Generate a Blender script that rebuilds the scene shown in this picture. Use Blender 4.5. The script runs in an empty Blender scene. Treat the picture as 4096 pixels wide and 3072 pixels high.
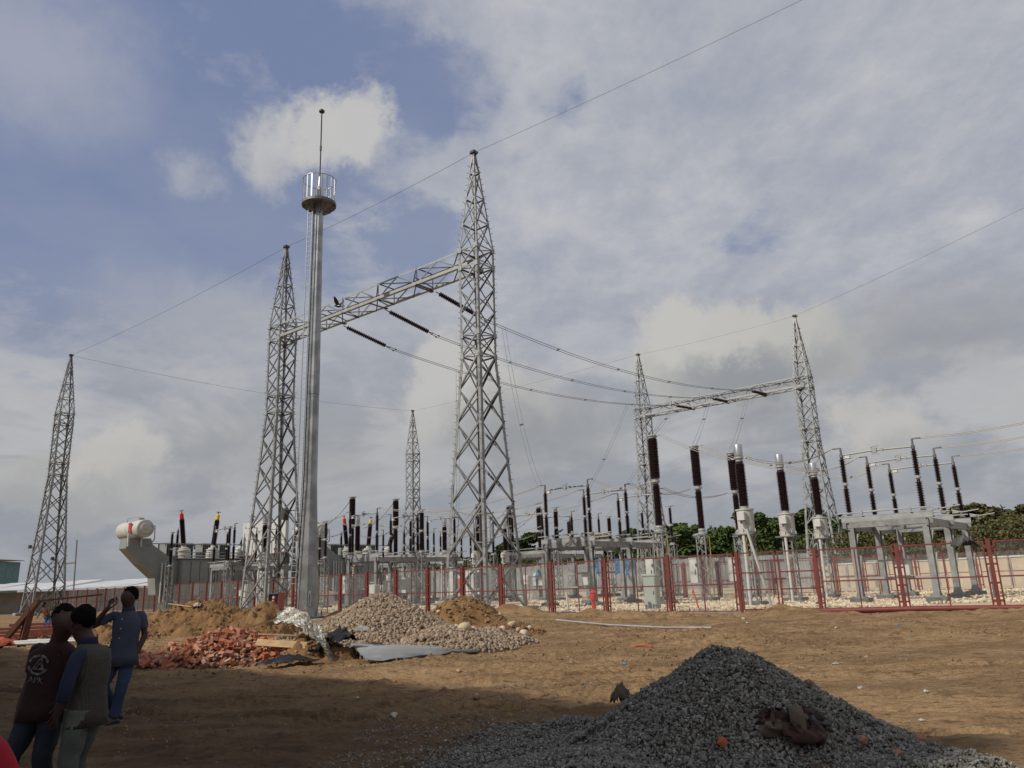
import bpy, math, random
import numpy as np
from mathutils import Vector, Matrix, Euler
random.seed(7); RNG = np.random.default_rng(7)
PI = math.pi
sc = bpy.context.scene
COL = sc.collection

# ------------------------------------------------------------------ camera
FPX, HOR, ROLL, CAMZ = 3080.0, 2330.0, 0.036, 1.55
pitch = math.atan((HOR-1536)/FPX)
fw = Vector((0, math.cos(pitch), math.sin(pitch))); r0 = Vector((1, 0, 0)); u0 = r0.cross(fw)
rr = math.cos(ROLL)*r0 - math.sin(ROLL)*u0
uu = math.sin(ROLL)*r0 + math.cos(ROLL)*u0
cam_d = bpy.data.cameras.new('camera'); cam = bpy.data.objects.new('camera', cam_d); COL.objects.link(cam)
M3 = Matrix((rr, uu, -fw)).transposed()
cam.matrix_world = Matrix.Translation((0, 0, CAMZ)) @ M3.to_4x4()
cam_d.sensor_fit = 'HORIZONTAL'; cam_d.sensor_width = 36.0; cam_d.lens = 36.0*FPX/4096
cam_d.clip_start = 0.1; cam_d.clip_end = 6000
sc.camera = cam

# ------------------------------------------------------------------ light
SUN_EL = math.radians(40); SUN_V = Vector((-0.86, -0.51, 0)).normalized()
sun_dir = Vector((SUN_V.x*math.cos(SUN_EL), SUN_V.y*math.cos(SUN_EL), math.sin(SUN_EL)))
sd = bpy.data.lights.new('sun', 'SUN'); sd.energy = 3.6; sd.angle = math.radians(0.9); sd.color = (1.0, 0.93, 0.82)
so = bpy.data.objects.new('sun', sd); COL.objects.link(so)
so.rotation_euler = sun_dir.to_track_quat('Z', 'Y').to_euler()

world = bpy.data.worlds.new('World'); sc.world = world; world.use_nodes = True
wn = world.node_tree; wn.nodes.clear()
def W(t, **k):
    n = wn.nodes.new(t)
    for a, b in k.items(): setattr(n, a, b)
    return n
def wl(a, b): wn.links.new(a, b)
def wmath(op, a, b=None, c=None, clamp=False):
    n = W('ShaderNodeMath', operation=op); n.use_clamp = clamp
    for i, v in enumerate((a, b, c)):
        if v is None: continue
        if isinstance(v, (int, float)): n.inputs[i].default_value = v
        else: wl(v, n.inputs[i])
    return n.outputs[0]
def wvec(op, a, b):
    n = W('ShaderNodeVectorMath', operation=op)
    for i, v in enumerate((a, b)):
        if isinstance(v, (tuple, list, Vector)): n.inputs[i].default_value = v
        else: wl(v, n.inputs[i])
    return n.outputs['Value'] if op in ('DOT_PRODUCT', 'DISTANCE', 'LENGTH') else n.outputs['Vector']
def wmix(f, a, b):
    n = W('ShaderNodeMix', data_type='RGBA')
    for s, v in ((0, f), (6, a), (7, b)):
        if isinstance(v, (int, float)): n.inputs[s].default_value = v
        elif isinstance(v, tuple): n.inputs[s].default_value = (*v, 1)
        else: wl(v, n.inputs[s])
    return n.outputs[2]
def wramp(v, a, b, smooth=True):
    n = W('ShaderNodeMapRange'); n.interpolation_type = 'SMOOTHSTEP' if smooth else 'LINEAR'
    wl(v, n.inputs[0]); n.inputs[1].default_value = a; n.inputs[2].default_value = b
    return n.outputs[0]
def wnoise(vec, scale, detail=5, rough=0.55, dist=0.0, off=(0, 0, 0)):
    n = W('ShaderNodeTexNoise'); v = wvec('ADD', vec, off)
    wl(v, n.inputs['Vector']); n.inputs['Scale'].default_value = scale; n.inputs['Detail'].default_value = detail
    n.inputs['Roughness'].default_value = rough; n.inputs['Distortion'].default_value = dist
    return n.outputs[0]
sky = W('ShaderNodeTexSky', sky_type='NISHITA'); sky.sun_disc = False
sky.sun_elevation = SUN_EL; sky.sun_rotation = math.atan2(SUN_V.x, SUN_V.y)
sky.air_density = 1.0; sky.dust_density = 1.2; sky.ozone_density = 1.5
SKY_S = 0.1
tc = W('ShaderNodeTexCoord'); dirv = tc.outputs['Generated']
sep = W('ShaderNodeSeparateXYZ'); wl(dirv, sep.inputs[0])
dz = wmath('MAXIMUM', sep.outputs[2], 0.0)
# cloud layer seen in perspective: project on a plane overhead
inv = wmath('DIVIDE', 1.0, wmath('ADD', dz, 0.16))
comb = W('ShaderNodeCombineXYZ'); wl(wmath('MULTIPLY', sep.outputs[0], inv), comb.inputs[0]); wl(wmath('MULTIPLY', sep.outputs[1], inv), comb.inputs[1])
pl = comb.outputs[0]
def pdir(x, y):
    d = fw + rr*((x-2048)/FPX) - uu*((y-1536)/FPX)
    return d.normalized()
# warp the direction a little so the edges of the single clouds break up
nw = W('ShaderNodeTexNoise'); wl(dirv, nw.inputs['Vector']); nw.inputs['Scale'].default_value = 13; nw.inputs['Detail'].default_value = 9; nw.inputs['Roughness'].default_value = 0.66
warp = wvec('MULTIPLY', wvec('SUBTRACT', nw.outputs['Color'], (0.5, 0.5, 0.5)), (0.12, 0.12, 0.12))
dw = wvec('ADD', dirv, warp)
def blob(x, y, r_in, r_out, yscale=1.0, vec=None):
    c = pdir(x, y)
    d = wvec('SUBTRACT', vec or dw, tuple(c))
    d = wvec('MULTIPLY', d, (1, 1, yscale))
    return wramp(wvec('LENGTH', d, (0, 0, 0)), r_out, r_in)
n1 = wnoise(pl, 1.1, 8, 0.55, 0.3, (3.1, 1.7, 0))
n2 = wnoise(pl, 3.4, 8, 0.62, 0.15, (9.1, 4.2, 0))
n3 = wnoise(pl, 0.5, 3, 0.5, 0.0, (1.2, 7.7, 0))
n5 = wnoise(pl, 8.0, 8, 0.62, 0.1, (4.4, 2.2, 0))
cov = wmath('ADD', wmath('ADD', wmath('MULTIPLY', n1, 0.42), wmath('MULTIPLY', n2, 0.38)), wmath('MULTIPLY', n5, 0.20))
cov = wmath('ADD', cov, wmath('MULTIPLY', wramp(sep.outputs[0], -0.35, 0.30), 0.12))
cov = wmath('ADD', cov, wmath('MULTIPLY', wramp(sep.outputs[2], 0.46, 0.30), 0.10))
clear = blob(420, 720, 0.05, 0.36, 1.0)
clear = wmath('MAXIMUM', clear, wmath('MULTIPLY', blob(1000, 1050, 0.0, 0.22, 1.6), 0.75))
clear = wmath('MAXIMUM', clear, wmath('MULTIPLY', blob(1680, 1000, 0.02, 0.13, 1.6), 0.9))
clear = wmath('MAXIMUM', clear, wmath('MULTIPLY', blob(1250, 260, 0.0, 0.13, 1.0), 0.7))
clear = wmath('MAXIMUM', clear, wmath('MULTIPLY', blob(1750, 350, 0.0, 0.15, 1.6), 0.85))
clear = wmath('MAXIMUM', clear, wmath('MULTIPLY', blob(2300, 430, 0.0, 0.08, 1.0), 0.7))
clear = wmath('MAXIMUM', clear, wmath('MULTIPLY', blob(3880, 360, 0.0, 0.14, 0.8), 0.75))
clear = wmath('MAXIMUM', clear, wmath('MULTIPLY', blob(3650, 520, 0.0, 0.11, 1.8), 0.65))
clear = wmath('MAXIMUM', clear, wmath('MULTIPLY', blob(2150, 1150, 0.0, 0.13, 1.8), 0.85))
clear = wmath('MAXIMUM', clear, wmath('MULTIPLY', blob(3000, 960, 0.0, 0.15, 2.0), 0.6))
cov = wmath('SUBTRACT', cov, wmath('MULTIPLY', clear, 0.15))
veil = wramp(wnoise(pl, 0.9, 8, 0.62, 0.25, (8, 1, 0)), 0.30, 0.72)
layer = wramp(cov, 0.415, 0.545)
SK = sky.outputs[0]
base = wmix(wmath('MULTIPLY', veil, 0.42), wmix(0.85, SK, (1.85, 2.32, 3.85)), (3.5, 3.8, 4.6))
bright = wramp(wnoise(wvec('MULTIPLY', pl, (1.0, 0.7, 1)), 4.2, 10, 0.68, 0.12, (5, 5, 0)), 0.28, 0.72, False)
hi_col = wmix(bright, (3.25, 3.50, 4.25), (5.6, 5.65, 5.7))
hi_col = wmix(wmath('MULTIPLY', wramp(n5, 0.40, 0.66), 0.35), hi_col, (3.2, 3.5, 4.35))
col = wmix(wmath('MULTIPLY', layer, 0.92), base, hi_col)
# lower sky: grey stratus with darker bellies
n4 = wnoise(wvec('MULTIPLY', dirv, (1, 1, 2.4)), 4.2, 10, 0.60, 0.5, (2, 2, 2))
lowm = wramp(sep.outputs[2], 0.38, 0.16)
low_col = wmix(wramp(n4, 0.42, 0.58), (2.95, 3.15, 3.5), (4.6, 4.65, 4.7))
col = wmix(wmath('MULTIPLY', lowm, 0.80), col, low_col)
hz = wramp(sep.outputs[2], 0.15, 0.0)
col = wmix(wmath('MULTIPLY', hz, 0.75), col, (2.75, 2.95, 3.3))
# cumulus clouds: lit heads, grey bellies
def cumulus(x, y, r1, r2, ys, cl, bellydx=0, bellydy=170, belly=0.6, st=0.95):
    global col
    m = blob(x, y, r1, r2, ys)
    b = blob(x+bellydx, y+bellydy, r1*0.3, r2*1.05, ys*1.3)
    c = wmix(wmath('MULTIPLY', b, belly), cl, (2.9, 3.05, 3.25))
    col = wmix(wmath('MULTIPLY', m, st), col, c)
WH = (5.3, 5.25, 5.2)
cumulus(1250, 550, 0.026, 0.058, 1.1, WH, 0, 260, 0.1)
cumulus(1420, 510, 0.028, 0.056, 1.0, WH, 0, 260, 0.1)
cumulus(1080, 610, 0.012, 0.056, 1.1, WH, 0, 260, 0.1, 0.85)
cumulus(1100, 700, 0.000, 0.05, 1.3, (4.6, 4.65, 4.85), st=0.6)
cumulus(760, 690, 0.0, 0.05, 1.2, (4.3, 4.4, 4.8), st=0.7)
cumulus(120, 180, 0.02, 0.16, 1.4, (3.9, 4.1, 4.8), st=0.7, belly=0.0)
cumulus(2980, 1430, 0.115, 0.15, 2.1, (4.9, 4.85, 4.6), 40, 90, 1.0)
cumulus(2760, 1330, 0.045, 0.075, 1.3, (5.3, 5.25, 5.0), 60, 200, 0.75)
cumulus(2950, 1310, 0.03, 0.06, 1.3, (5.1, 5.05, 4.85), 20, 190, 0.8)
cumulus(3700, 1320, 0.03, 0.17, 2.6, (3.5, 3.55, 3.7), 0, 60, 0.8, 0.65)
cumulus(300, 1950, 0.06, 0.11, 2.2, (4.4, 4.35, 4.25), 0, 60, 0.6, 0.8)
cumulus(530, 1830, 0.030, 0.055, 1.1, (5.3, 5.2, 4.95), 10, 120, 0.5, 0.95)
cumulus(400, 1880, 0.02, 0.05, 1.3, (5.0, 4.9, 4.7), 10, 90, 0.5, 0.9)
cumulus(1850, 1580, 0.07, 0.10, 1.1, (5.2, 5.15, 5.0), 150, 190, 0.9, 0.95)
cumulus(2060, 1660, 0.05, 0.10, 1.3, (4.6, 4.55, 4.45), 60, 110, 0.9, 0.85)
cumulus(2150, 1750, 0.02, 0.22, 2.4, (3.4, 3.5, 3.6), 0, 40, 0.8, 0.8)
cumulus(3500, 1750, 0.03, 0.075, 1.1, (5.1, 5.0, 4.85), 60, 110, 0.5, 0.9)
cumulus(3060, 1700, 0.02, 0.10, 2.4, (3.2, 3.3, 3.5), 0, 20, 0.8, 0.7)
cumulus(1100, 1820, 0.03, 0.22, 2.2, (3.7, 3.75, 3.8), 0, 60, 0.6, 0.6)
cumulus(900, 1300, 0.03, 0.2, 2.4, (4.5, 4.55, 4.7), 0, 60, 0.2, 0.6)
bg = W('ShaderNodeBackground'); bg.inputs['Strength'].default_value = SKY_S
wl(col, bg.inputs['Color'])
wo = W('ShaderNodeOutputWorld'); wl(bg.outputs[0], wo.inputs[0])

sc.view_settings.view_transform = 'Standard'; sc.view_settings.look = 'None'
sc.view_settings.exposure = 0.0; sc.view_settings.gamma = 1.0; sc.view_settings.use_curve_mapping = False
sc.render.engine = 'CYCLES'; sc.cycles.max_bounces = 5; sc.cycles.use_denoising = True

# ------------------------------------------------------------------ materials
def mat(name, color, rough=0.7, metal=0.0, color2=None, nscale=6.0, bump=0.0, bscale=20.0, detail=5, spec=0.5, contrast=(0.35, 0.65), coord='Object'):
    m = bpy.data.materials.new(name); m.use_nodes = True
    nt = m.node_tree; b = nt.nodes['Principled BSDF']
    b.inputs['Base Color'].default_value = (*color, 1); b.inputs['Roughness'].default_value = rough
    b.inputs['Metallic'].default_value = metal
    b.inputs['Specular IOR Level'].default_value = spec
    t = nt.nodes.new('ShaderNodeTexCoord')
    if color2 is not None:
        n = nt.nodes.new('ShaderNodeTexNoise'); n.inputs['Scale'].default_value = nscale; n.inputs['Detail'].default_value = detail
        nt.links.new(t.outputs[coord], n.inputs['Vector'])
        mr = nt.nodes.new('ShaderNodeMapRange'); mr.inputs[1].default_value, mr.inputs[2].default_value = contrast
        nt.links.new(n.outputs[0], mr.inputs[0])
        mx = nt.nodes.new('ShaderNodeMix'); mx.data_type = 'RGBA'
        mx.inputs[6].default_value = (*color, 1); mx.inputs[7].default_value = (*color2, 1)
        nt.links.new(mr.outputs[0], mx.inputs[0]); nt.links.new(mx.outputs[2], b.inputs['Base Color'])
    if bump:
        n = nt.nodes.new('ShaderNodeTexNoise'); n.inputs['Scale'].default_value = bscale; n.inputs['Detail'].default_value = 6
        nt.links.new(t.outputs[coord], n.inputs['Vector'])
        bp = nt.nodes.new('ShaderNodeBump'); bp.inputs['Distance'].default_value = bump; bp.inputs['Strength'].default_value = 1
        nt.links.new(n.outputs[0], bp.inputs['Height']); nt.links.new(bp.outputs[0], b.inputs['Normal'])
    return m
def mat_island(name, cols, rough=0.8, bump=0.0, bscale=40, spec=0.3):
    """colour picked per loose stone / leaf"""
    m = bpy.data.materials.new(name); m.use_nodes = True
    nt = m.node_tree; b = nt.nodes['Principled BSDF']; b.inputs['Roughness'].default_value = rough
    b.inputs['Specular IOR Level'].default_value = spec
    g = nt.nodes.new('ShaderNodeNewGeometry'); r = nt.nodes.new('ShaderNodeValToRGB')
    r.color_ramp.interpolation = 'LINEAR'
    while len(r.color_ramp.elements) < len(cols): r.color_ramp.elements.new(0.5)
    for i, c in enumerate(cols):
        r.color_ramp.elements[i].position = i/(len(cols)-1); r.color_ramp.elements[i].color = (*c, 1)
    nt.links.new(g.outputs['Random Per Island'], r.inputs[0]); nt.links.new(r.outputs[0], b.inputs['Base Color'])
    if bump:
        t = nt.nodes.new('ShaderNodeTexCoord'); n = nt.nodes.new('ShaderNodeTexNoise'); n.inputs['Scale'].default_value = bscale
        nt.links.new(t.outputs['Object'], n.inputs['Vector'])
        bp = nt.nodes.new('ShaderNodeBump'); bp.inputs['Distance'].default_value = bump
        nt.links.new(n.outputs[0], bp.inputs['Height']); nt.links.new(bp.outputs[0], b.inputs['Normal'])
    return m
def mat_random(name, cols, **k):
    """colour picked per object"""
    m = mat(name, cols[0], **k); nt = m.node_tree; b = nt.nodes['Principled BSDF']
    o = nt.nodes.new('ShaderNodeObjectInfo'); r = nt.nodes.new('ShaderNodeValToRGB')
    while len(r.color_ramp.elements) < len(cols): r.color_ramp.elements.new(0.5)
    for i, c in enumerate(cols):
        r.color_ramp.elements[i].position = i/(len(cols)-1); r.color_ramp.elements[i].color = (*c, 1)
    for l in list(b.inputs['Base Color'].links): nt.links.remove(l)
    nt.links.new(o.outputs['Random'], r.inputs[0]); nt.links.new(r.outputs[0], b.inputs['Base Color'])
    return m
M = {}
M['galv'] = mat('galvanised_steel', (0.19, 0.195, 0.195), 0.5, 0.25, (0.29, 0.295, 0.29), 3.0)
M['galv_dull'] = mat('dull_galvanised_steel', (0.10, 0.105, 0.108), 0.55, 0.3, (0.20, 0.205, 0.205), 2.0)
M['galv_light'] = mat('fresh_galvanised_steel', (0.28, 0.29, 0.285), 0.5, 0.2, (0.37, 0.38, 0.37), 2.5)
M['mast'] = mat('mast_zinc', (0.25, 0.26, 0.26), 0.38, 0.55, (0.40, 0.41, 0.41), 1.1, contrast=(0.42, 0.6), bump=0.004, bscale=6)
M['dark_steel'] = mat('dark_steel', (0.05, 0.05, 0.05), 0.6)
M['porcelain'] = mat('brown_porcelain', (0.017, 0.0075, 0.007), 0.3, 0, (0.026, 0.011, 0.010), 5)
M['disc_brown'] = mat('brown_glazed_discs', (0.045, 0.013, 0.011), 0.25, 0, (0.03, 0.010, 0.009), 5)
M['flange'] = mat('cast_flange', (0.38, 0.38, 0.38), 0.5, 0.3)
M['chrome'] = mat('polished_aluminium', (0.50, 0.51, 0.51), 0.35, 0.8)
M['alu'] = mat('aluminium_tube', (0.31, 0.315, 0.31), 0.5, 0.2)
M['cream'] = mat('cream_paint', (0.50, 0.49, 0.44), 0.5, 0, (0.43, 0.42, 0.38), 3)
M['white'] = mat('white_paint', (0.56, 0.56, 0.54), 0.6, 0, (0.47, 0.47, 0.45), 2)
M['tr_grey'] = mat('transformer_grey_paint', (0.235, 0.25, 0.235), 0.45, 0, (0.20, 0.21, 0.20), 1.5)
M['red'] = mat('red_oxide_paint', (0.165, 0.030, 0.022), 0.6, 0, (0.115, 0.021, 0.017), 4, contrast=(0.4, 0.7))
M['red_dark'] = mat('dark_red_paint', (0.16, 0.025, 0.02), 0.6)
M['red_bright'] = mat('bright_red_paint', (0.62, 0.02, 0.02), 0.35)
M['mesh'] = mat('chain_link_wire', (0.45, 0.45, 0.43), 0.5, 0.3)
M['concrete'] = mat('concrete', (0.30, 0.29, 0.27), 0.9, 0, (0.18, 0.175, 0.165), 3, bump=0.01)
M['concrete_dark'] = mat('dark_concrete', (0.15, 0.145, 0.14), 0.9, 0, (0.085, 0.082, 0.08), 4, bump=0.01)
M['wire'] = mat('aluminium_conductor', (0.16, 0.16, 0.16), 0.5, 0.4)
M['wire_light'] = mat('light_flexible_conductor', (0.38, 0.36, 0.32), 0.5, 0.3)
M['black'] = mat('black_plastic', (0.012, 0.012, 0.014), 0.35)
M['tin'] = mat('corrugated_tin', (0.33, 0.335, 0.33), 0.5, 0.2, (0.22, 0.225, 0.225), 0.8)
M['tin_roof'] = mat('white_tin_roof', (0.62, 0.62, 0.62), 0.5, 0.1, (0.5, 0.5, 0.5), 0.6)
M['teal'] = mat('teal_tin', (0.10, 0.22, 0.21), 0.6, 0, (0.14, 0.25, 0.24), 1.5)
M['beige'] = mat('beige_render', (0.50, 0.41, 0.30), 0.9, 0, (0.40, 0.33, 0.25), 1.2)
M['foil'] = mat('crumpled_shiny_sheet', (0.33, 0.325, 0.31), 0.45, 0.35, (0.15, 0.13, 0.10), 5, bump=0.04, bscale=9, contrast=(0.42, 0.58))
M['wood'] = mat('fresh_timber', (0.50, 0.34, 0.17), 0.7, 0, (0.38, 0.24, 0.11), 5, bump=0.003)
M['tarp_blue'] = mat('blue_tarpaulin', (0.02, 0.16, 0.42), 0.5, 0, (0.03, 0.22, 0.5), 3, bump=0.03, bscale=5)
M['tarp_orange'] = mat('orange_tarpaulin', (0.50, 0.11, 0.045), 0.6, 0, (0.42, 0.08, 0.03), 3, bump=0.03, bscale=8)
M['kiosk'] = mat('pale_green_grey_paint', (0.36, 0.40, 0.355), 0.5, 0, (0.32, 0.36, 0.32), 2)
M['yellow'] = mat('yellow_paint', (0.65, 0.42, 0.02), 0.5)
M['bluegrey'] = mat('blue_grey_paint', (0.10, 0.17, 0.20), 0.5)
M['rust'] = mat('rusty_steel', (0.13, 0.045, 0.02), 0.85, 0, (0.07, 0.03, 0.02), 6)
M['skin'] = mat('brown_skin', (0.060, 0.027, 0.018), 0.65, 0, (0.045, 0.020, 0.013), 8)
M['hair'] = mat('black_hair', (0.004, 0.0035, 0.0035), 0.9, spec=0.1, bump=0.01, bscale=60)
M['maroon'] = mat('maroon_shirt', (0.034, 0.009, 0.010), 0.9, 0, (0.022, 0.006, 0.007), 6, bump=0.02, bscale=9)
M['navy'] = mat('navy_trousers', (0.010, 0.013, 0.024), 0.9, 0, (0.018, 0.022, 0.035), 5, bump=0.02, bscale=8)
M['denim'] = mat('blue_jeans', (0.022, 0.042, 0.088), 0.9, 0, (0.045, 0.075, 0.13), 4, bump=0.015, bscale=9, contrast=(0.45, 0.7))
M['shirt_blue'] = mat('slate_blue_shirt', (0.055, 0.066, 0.10), 0.9, 0, (0.044, 0.053, 0.083), 6, bump=0.02, bscale=7)
M['sleeve_blue'] = mat('royal_blue_shirt', (0.016, 0.024, 0.058), 0.9, 0, (0.011, 0.017, 0.042), 6, bump=0.02, bscale=8)
M['shirt_red'] = mat('crimson_shirt', (0.36, 0.006, 0.022), 0.9, 0, (0.26, 0.005, 0.018), 5, bump=0.02, bscale=7)
M['vest'] = mat('checked_grey_vest', (0.15, 0.135, 0.105), 0.95, bump=0.02, bscale=10)
M['pale_trouser'] = mat('faded_green_jeans', (0.055, 0.070, 0.062), 0.9, 0, (0.12, 0.125, 0.105), 5, bump=0.02, bscale=8)
M['shoe'] = mat('dark_shoe_leather', (0.03, 0.027, 0.025), 0.6)
M['brick'] = mat_random('red_clay_brick', [(0.34, 0.085, 0.032), (0.44, 0.16, 0.070), (0.19, 0.045, 0.028), (0.46, 0.25, 0.16), (0.33, 0.085, 0.042), (0.50, 0.34, 0.24), (0.36, 0.11, 0.06)], rough=0.9, bump=0.006, bscale=30)
M['boulder'] = mat_random('river_boulder', [(0.48, 0.38, 0.25), (0.36, 0.27, 0.18), (0.58, 0.50, 0.38), (0.40, 0.26, 0.15), (0.52, 0.46, 0.36)], rough=0.75, bump=0.01, bscale=12)
M['pebble'] = mat_island('river_pebbles', [(0.15, 0.105, 0.068), (0.26, 0.19, 0.128), (0.20, 0.15, 0.105), (0.36, 0.285, 0.205), (0.26, 0.165, 0.095), (0.22, 0.175, 0.13), (0.40, 0.33, 0.25)], 0.7)
M['pale_stone'] = mat_island('pale_yard_stones', [(0.48, 0.38, 0.24), (0.66, 0.56, 0.40), (0.38, 0.28, 0.18), (0.58, 0.48, 0.34), (0.72, 0.63, 0.48), (0.50, 0.36, 0.22)], 0.8)
M['chip'] = mat_island('crushed_grey_stone', [(0.10, 0.095, 0.083), (0.23, 0.22, 0.195), (0.14, 0.135, 0.118), (0.34, 0.325, 0.29), (0.11, 0.098, 0.078), (0.25, 0.23, 0.195)], 0.75)
M['leaf'] = [mat_island('foliage_a', [(0.030, 0.052, 0.014), (0.055, 0.085, 0.022), (0.075, 0.105, 0.028), (0.040, 0.062, 0.018)], 0.6),
             mat_island('foliage_b', [(0.040, 0.070, 0.016), (0.070, 0.110, 0.025), (0.095, 0.130, 0.035), (0.050, 0.080, 0.02)], 0.6),
             mat_island('foliage_c', [(0.060, 0.062, 0.022), (0.090, 0.085, 0.032), (0.120, 0.100, 0.040), (0.055, 0.066, 0.02)], 0.7),
             mat_island('foliage_yellow', [(0.20, 0.16, 0.05), (0.26, 0.20, 0.07), (0.16, 0.14, 0.05)], 0.7)]
M['bark'] = mat('bark', (0.09, 0.06, 0.04), 0.9, 0, (0.05, 0.035, 0.025), 4)
M['dirt_mound'] = mat('dug_earth', (0.235, 0.140, 0.066), 0.95, 0, (0.155, 0.088, 0.042), 1.6, bump=0.05, bscale=7, spec=0.1)
M['paper'] = mat('litter_white', (0.46, 0.45, 0.39), 0.9, 0, (0.25, 0.22, 0.17), 12)
M['plaster'] = mat('plastered_building', (0.35, 0.33, 0.30), 0.9, 0, (0.28, 0.27, 0.25), 1)
M['rag'] = mat('dirty_sack', (0.075, 0.035, 0.025), 0.95, 0, (0.025, 0.012, 0.010), 6, bump=0.03, bscale=14)
M['rag_tan'] = mat('tan_sack', (0.10, 0.072, 0.048), 0.95, 0, (0.12, 0.09, 0.06), 9, bump=0.02, bscale=25)

# ------------------------------------------------------------------ mesh helpers
def I4(loc=(0, 0, 0), rz=0.0): return Matrix.Translation(loc) @ Matrix.Rotation(rz, 4, 'Z')
class MB:
    def __init__(s): s.v = []; s.f = []; s.s = []; s.mi = []; s.cm = 0
    def add(s, vs, fs, smooth=False):
        o = len(s.v); s.v += [tuple(v) for v in vs]; s.f += [tuple(i+o for i in f) for f in fs]
        s.s += [smooth]*len(fs); s.mi += [s.cm]*len(fs)
        return s
    def box(s, c, d, mx=None):
        x, y, z = d[0]/2, d[1]/2, d[2]/2
        vs = [Vector((c[0]+i*x, c[1]+j*y, c[2]+k*z)) for i in (-1, 1) for j in (-1, 1) for k in (-1, 1)]
        if mx: vs = [mx @ v for v in vs]
        return s.add(vs, [(0, 1, 3, 2), (4, 6, 7, 5), (0, 4, 5, 1), (2, 3, 7, 6), (0, 2, 6, 4), (1, 5, 7, 3)])
    def cbox(s, c, d, b=0.02, mx=None):
        """box with chamfered vertical edges and top"""
        x, y, z = d[0]/2, d[1]/2, d[2]/2
        def ring(ix, iy, zz, bb): return [(ix*0+sx, sy, zz) for sx, sy in ((-ix+bb, -iy), (ix-bb, -iy), (ix, -iy+bb), (ix, iy-bb), (ix-bb, iy), (-ix+bb, iy), (-ix, iy-bb), (-ix, -iy+bb))]
        rings = [ring(x-b, y-b, -z, b*0.6), ring(x, y, -z+b, b), ring(x, y, z-b, b), ring(x-b, y-b, z, b*0.6)]
        vs = [Vector((c[0]+p[0], c[1]+p[1], c[2]+p[2])) for r_ in rings for p in r_]
        if mx: vs = [mx @ v for v in vs]
        fs = [(i+8*k, (i+1) % 8+8*k, (i+1) % 8+8*k+8, i+8*k+8) for k in range(3) for i in range(8)]
        fs += [tuple(reversed(range(8))), tuple(range(24, 32))]
        return s.add(vs, fs)
    def bar(s, p, q, w, h=None, up=None):
        h = h or w; p, q = Vector(p), Vector(q); d = (q-p)
        if d.length < 1e-6: return s
        d.normalize(); up = Vector(up) if up else Vector((0, 0, 1))
        if abs(d.dot(up)) > 0.98: up = Vector((1, 0, 0))
        a = d.cross(up).normalized(); b = a.cross(d).normalized()
        vs = [e+a*(i*w/2)+b*(j*h/2) for e in (p, q) for i, j in ((-1, -1), (1, -1), (1, 1), (-1, 1))]
        return s.add(vs, [(0, 1, 5, 4), (1, 2, 6, 5), (2, 3, 7, 6), (3, 0, 4, 7), (3, 2, 1, 0), (4, 5, 6, 7)])
    def angle(s, p, q, w, t, a, b):
        """L section from p to q with flanges along a and b (corner on the line)"""
        p, q, a, b = Vector(p), Vector(q), Vector(a), Vector(b)
        pr = [(0, 0), (w, 0), (w, t), (t, t), (t, w), (0, w)]
        vs = [e+a*x+b*y for e in (p, q) for x, y in pr]
        fs = [(i, (i+1) % 6, (i+1) % 6+6, i+6) for i in range(6)] + [(0, 3, 2, 1), (0, 5, 4, 3), (6, 7, 8, 9), (6, 9, 10, 11)]
        return s.add(vs, fs)
    def tube(s, pts, r, n=8, cap=True, smooth=True):
        pts = [Vector(p) for p in pts]; m = len(pts); rs = r if isinstance(r, (list, tuple)) else [r]*m
        prev = None; vs = []
        for i, p in enumerate(pts):
            d = (pts[min(i+1, m-1)]-pts[max(i-1, 0)]).normalized()
            if prev is None:
                a = d.cross(Vector((0, 0, 1)))
                if a.length < 0.05: a = d.cross(Vector((1, 0, 0)))
                a.normalize()
            else:
                a = (prev-d*prev.dot(d)).normalized()
            prev = a; b = d.cross(a)
            vs += [p+(a*math.cos(2*PI*k/n)+b*math.sin(2*PI*k/n))*rs[i] for k in range(n)]
        fs = [(i*n+k, i*n+(k+1) % n, (i+1)*n+(k+1) % n, (i+1)*n+k) for i in range(m-1) for k in range(n)]
        s.add(vs, fs, smooth)
        if cap: s.add([vs[k] for k in range(n)], [tuple(reversed(range(n)))]); s.add([vs[(m-1)*n+k] for k in range(n)], [tuple(range(n))])
        return s
    def lathe(s, prof, n=16, mx=None, smooth=False):
        vs = [Vector((r_*math.cos(2*PI*k/n), r_*math.sin(2*PI*k/n), z)) for r_, z in prof for k in range(n)]
        if mx: vs = [mx @ v for v in vs]
        m = len(prof)
        fs = [(i*n+k, i*n+(k+1) % n, (i+1)*n+(k+1) % n, (i+1)*n+k) for i in range(m-1) for k in range(n)]
        fs += [tuple(reversed(range(n))), tuple(range((m-1)*n, m*n))]
        return s.add(vs, fs, smooth)
    def prism(s, poly, z0, z1, mx=None):
        """polygon (x,y) extruded in z"""
        n = len(poly); vs = [Vector((x, y, z)) for z in (z0, z1) for x, y in poly]
        if mx: vs = [mx @ v for v in vs]
        return s.add(vs, [(i, (i+1) % n, (i+1) % n+n, i+n) for i in range(n)]+[tuple(reversed(range(n))), tuple(range(n, 2*n))])
    def mesh(s, name, m):
        me = bpy.data.meshes.new(name); me.from_pydata(s.v, [], s.f)
        for mm in (m if isinstance(m, (list, tuple)) else [m]): me.materials.append(mm)
        me.polygons.foreach_set('use_smooth', s.s); me.polygons.foreach_set('material_index', s.mi); me.update()
        return me
def obj(name, data, parent=None, mx=None, **props):
    o = bpy.data.objects.new(name, data); COL.objects.link(o)
    if parent: o.parent = parent
    if mx is not None: o.matrix_local = mx
    for k, v in props.items(): o[k] = v
    return o
def part(name, mb, m, parent, mx=None, **p): return obj(name, mb.mesh(name, m), parent, mx, **p)
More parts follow.
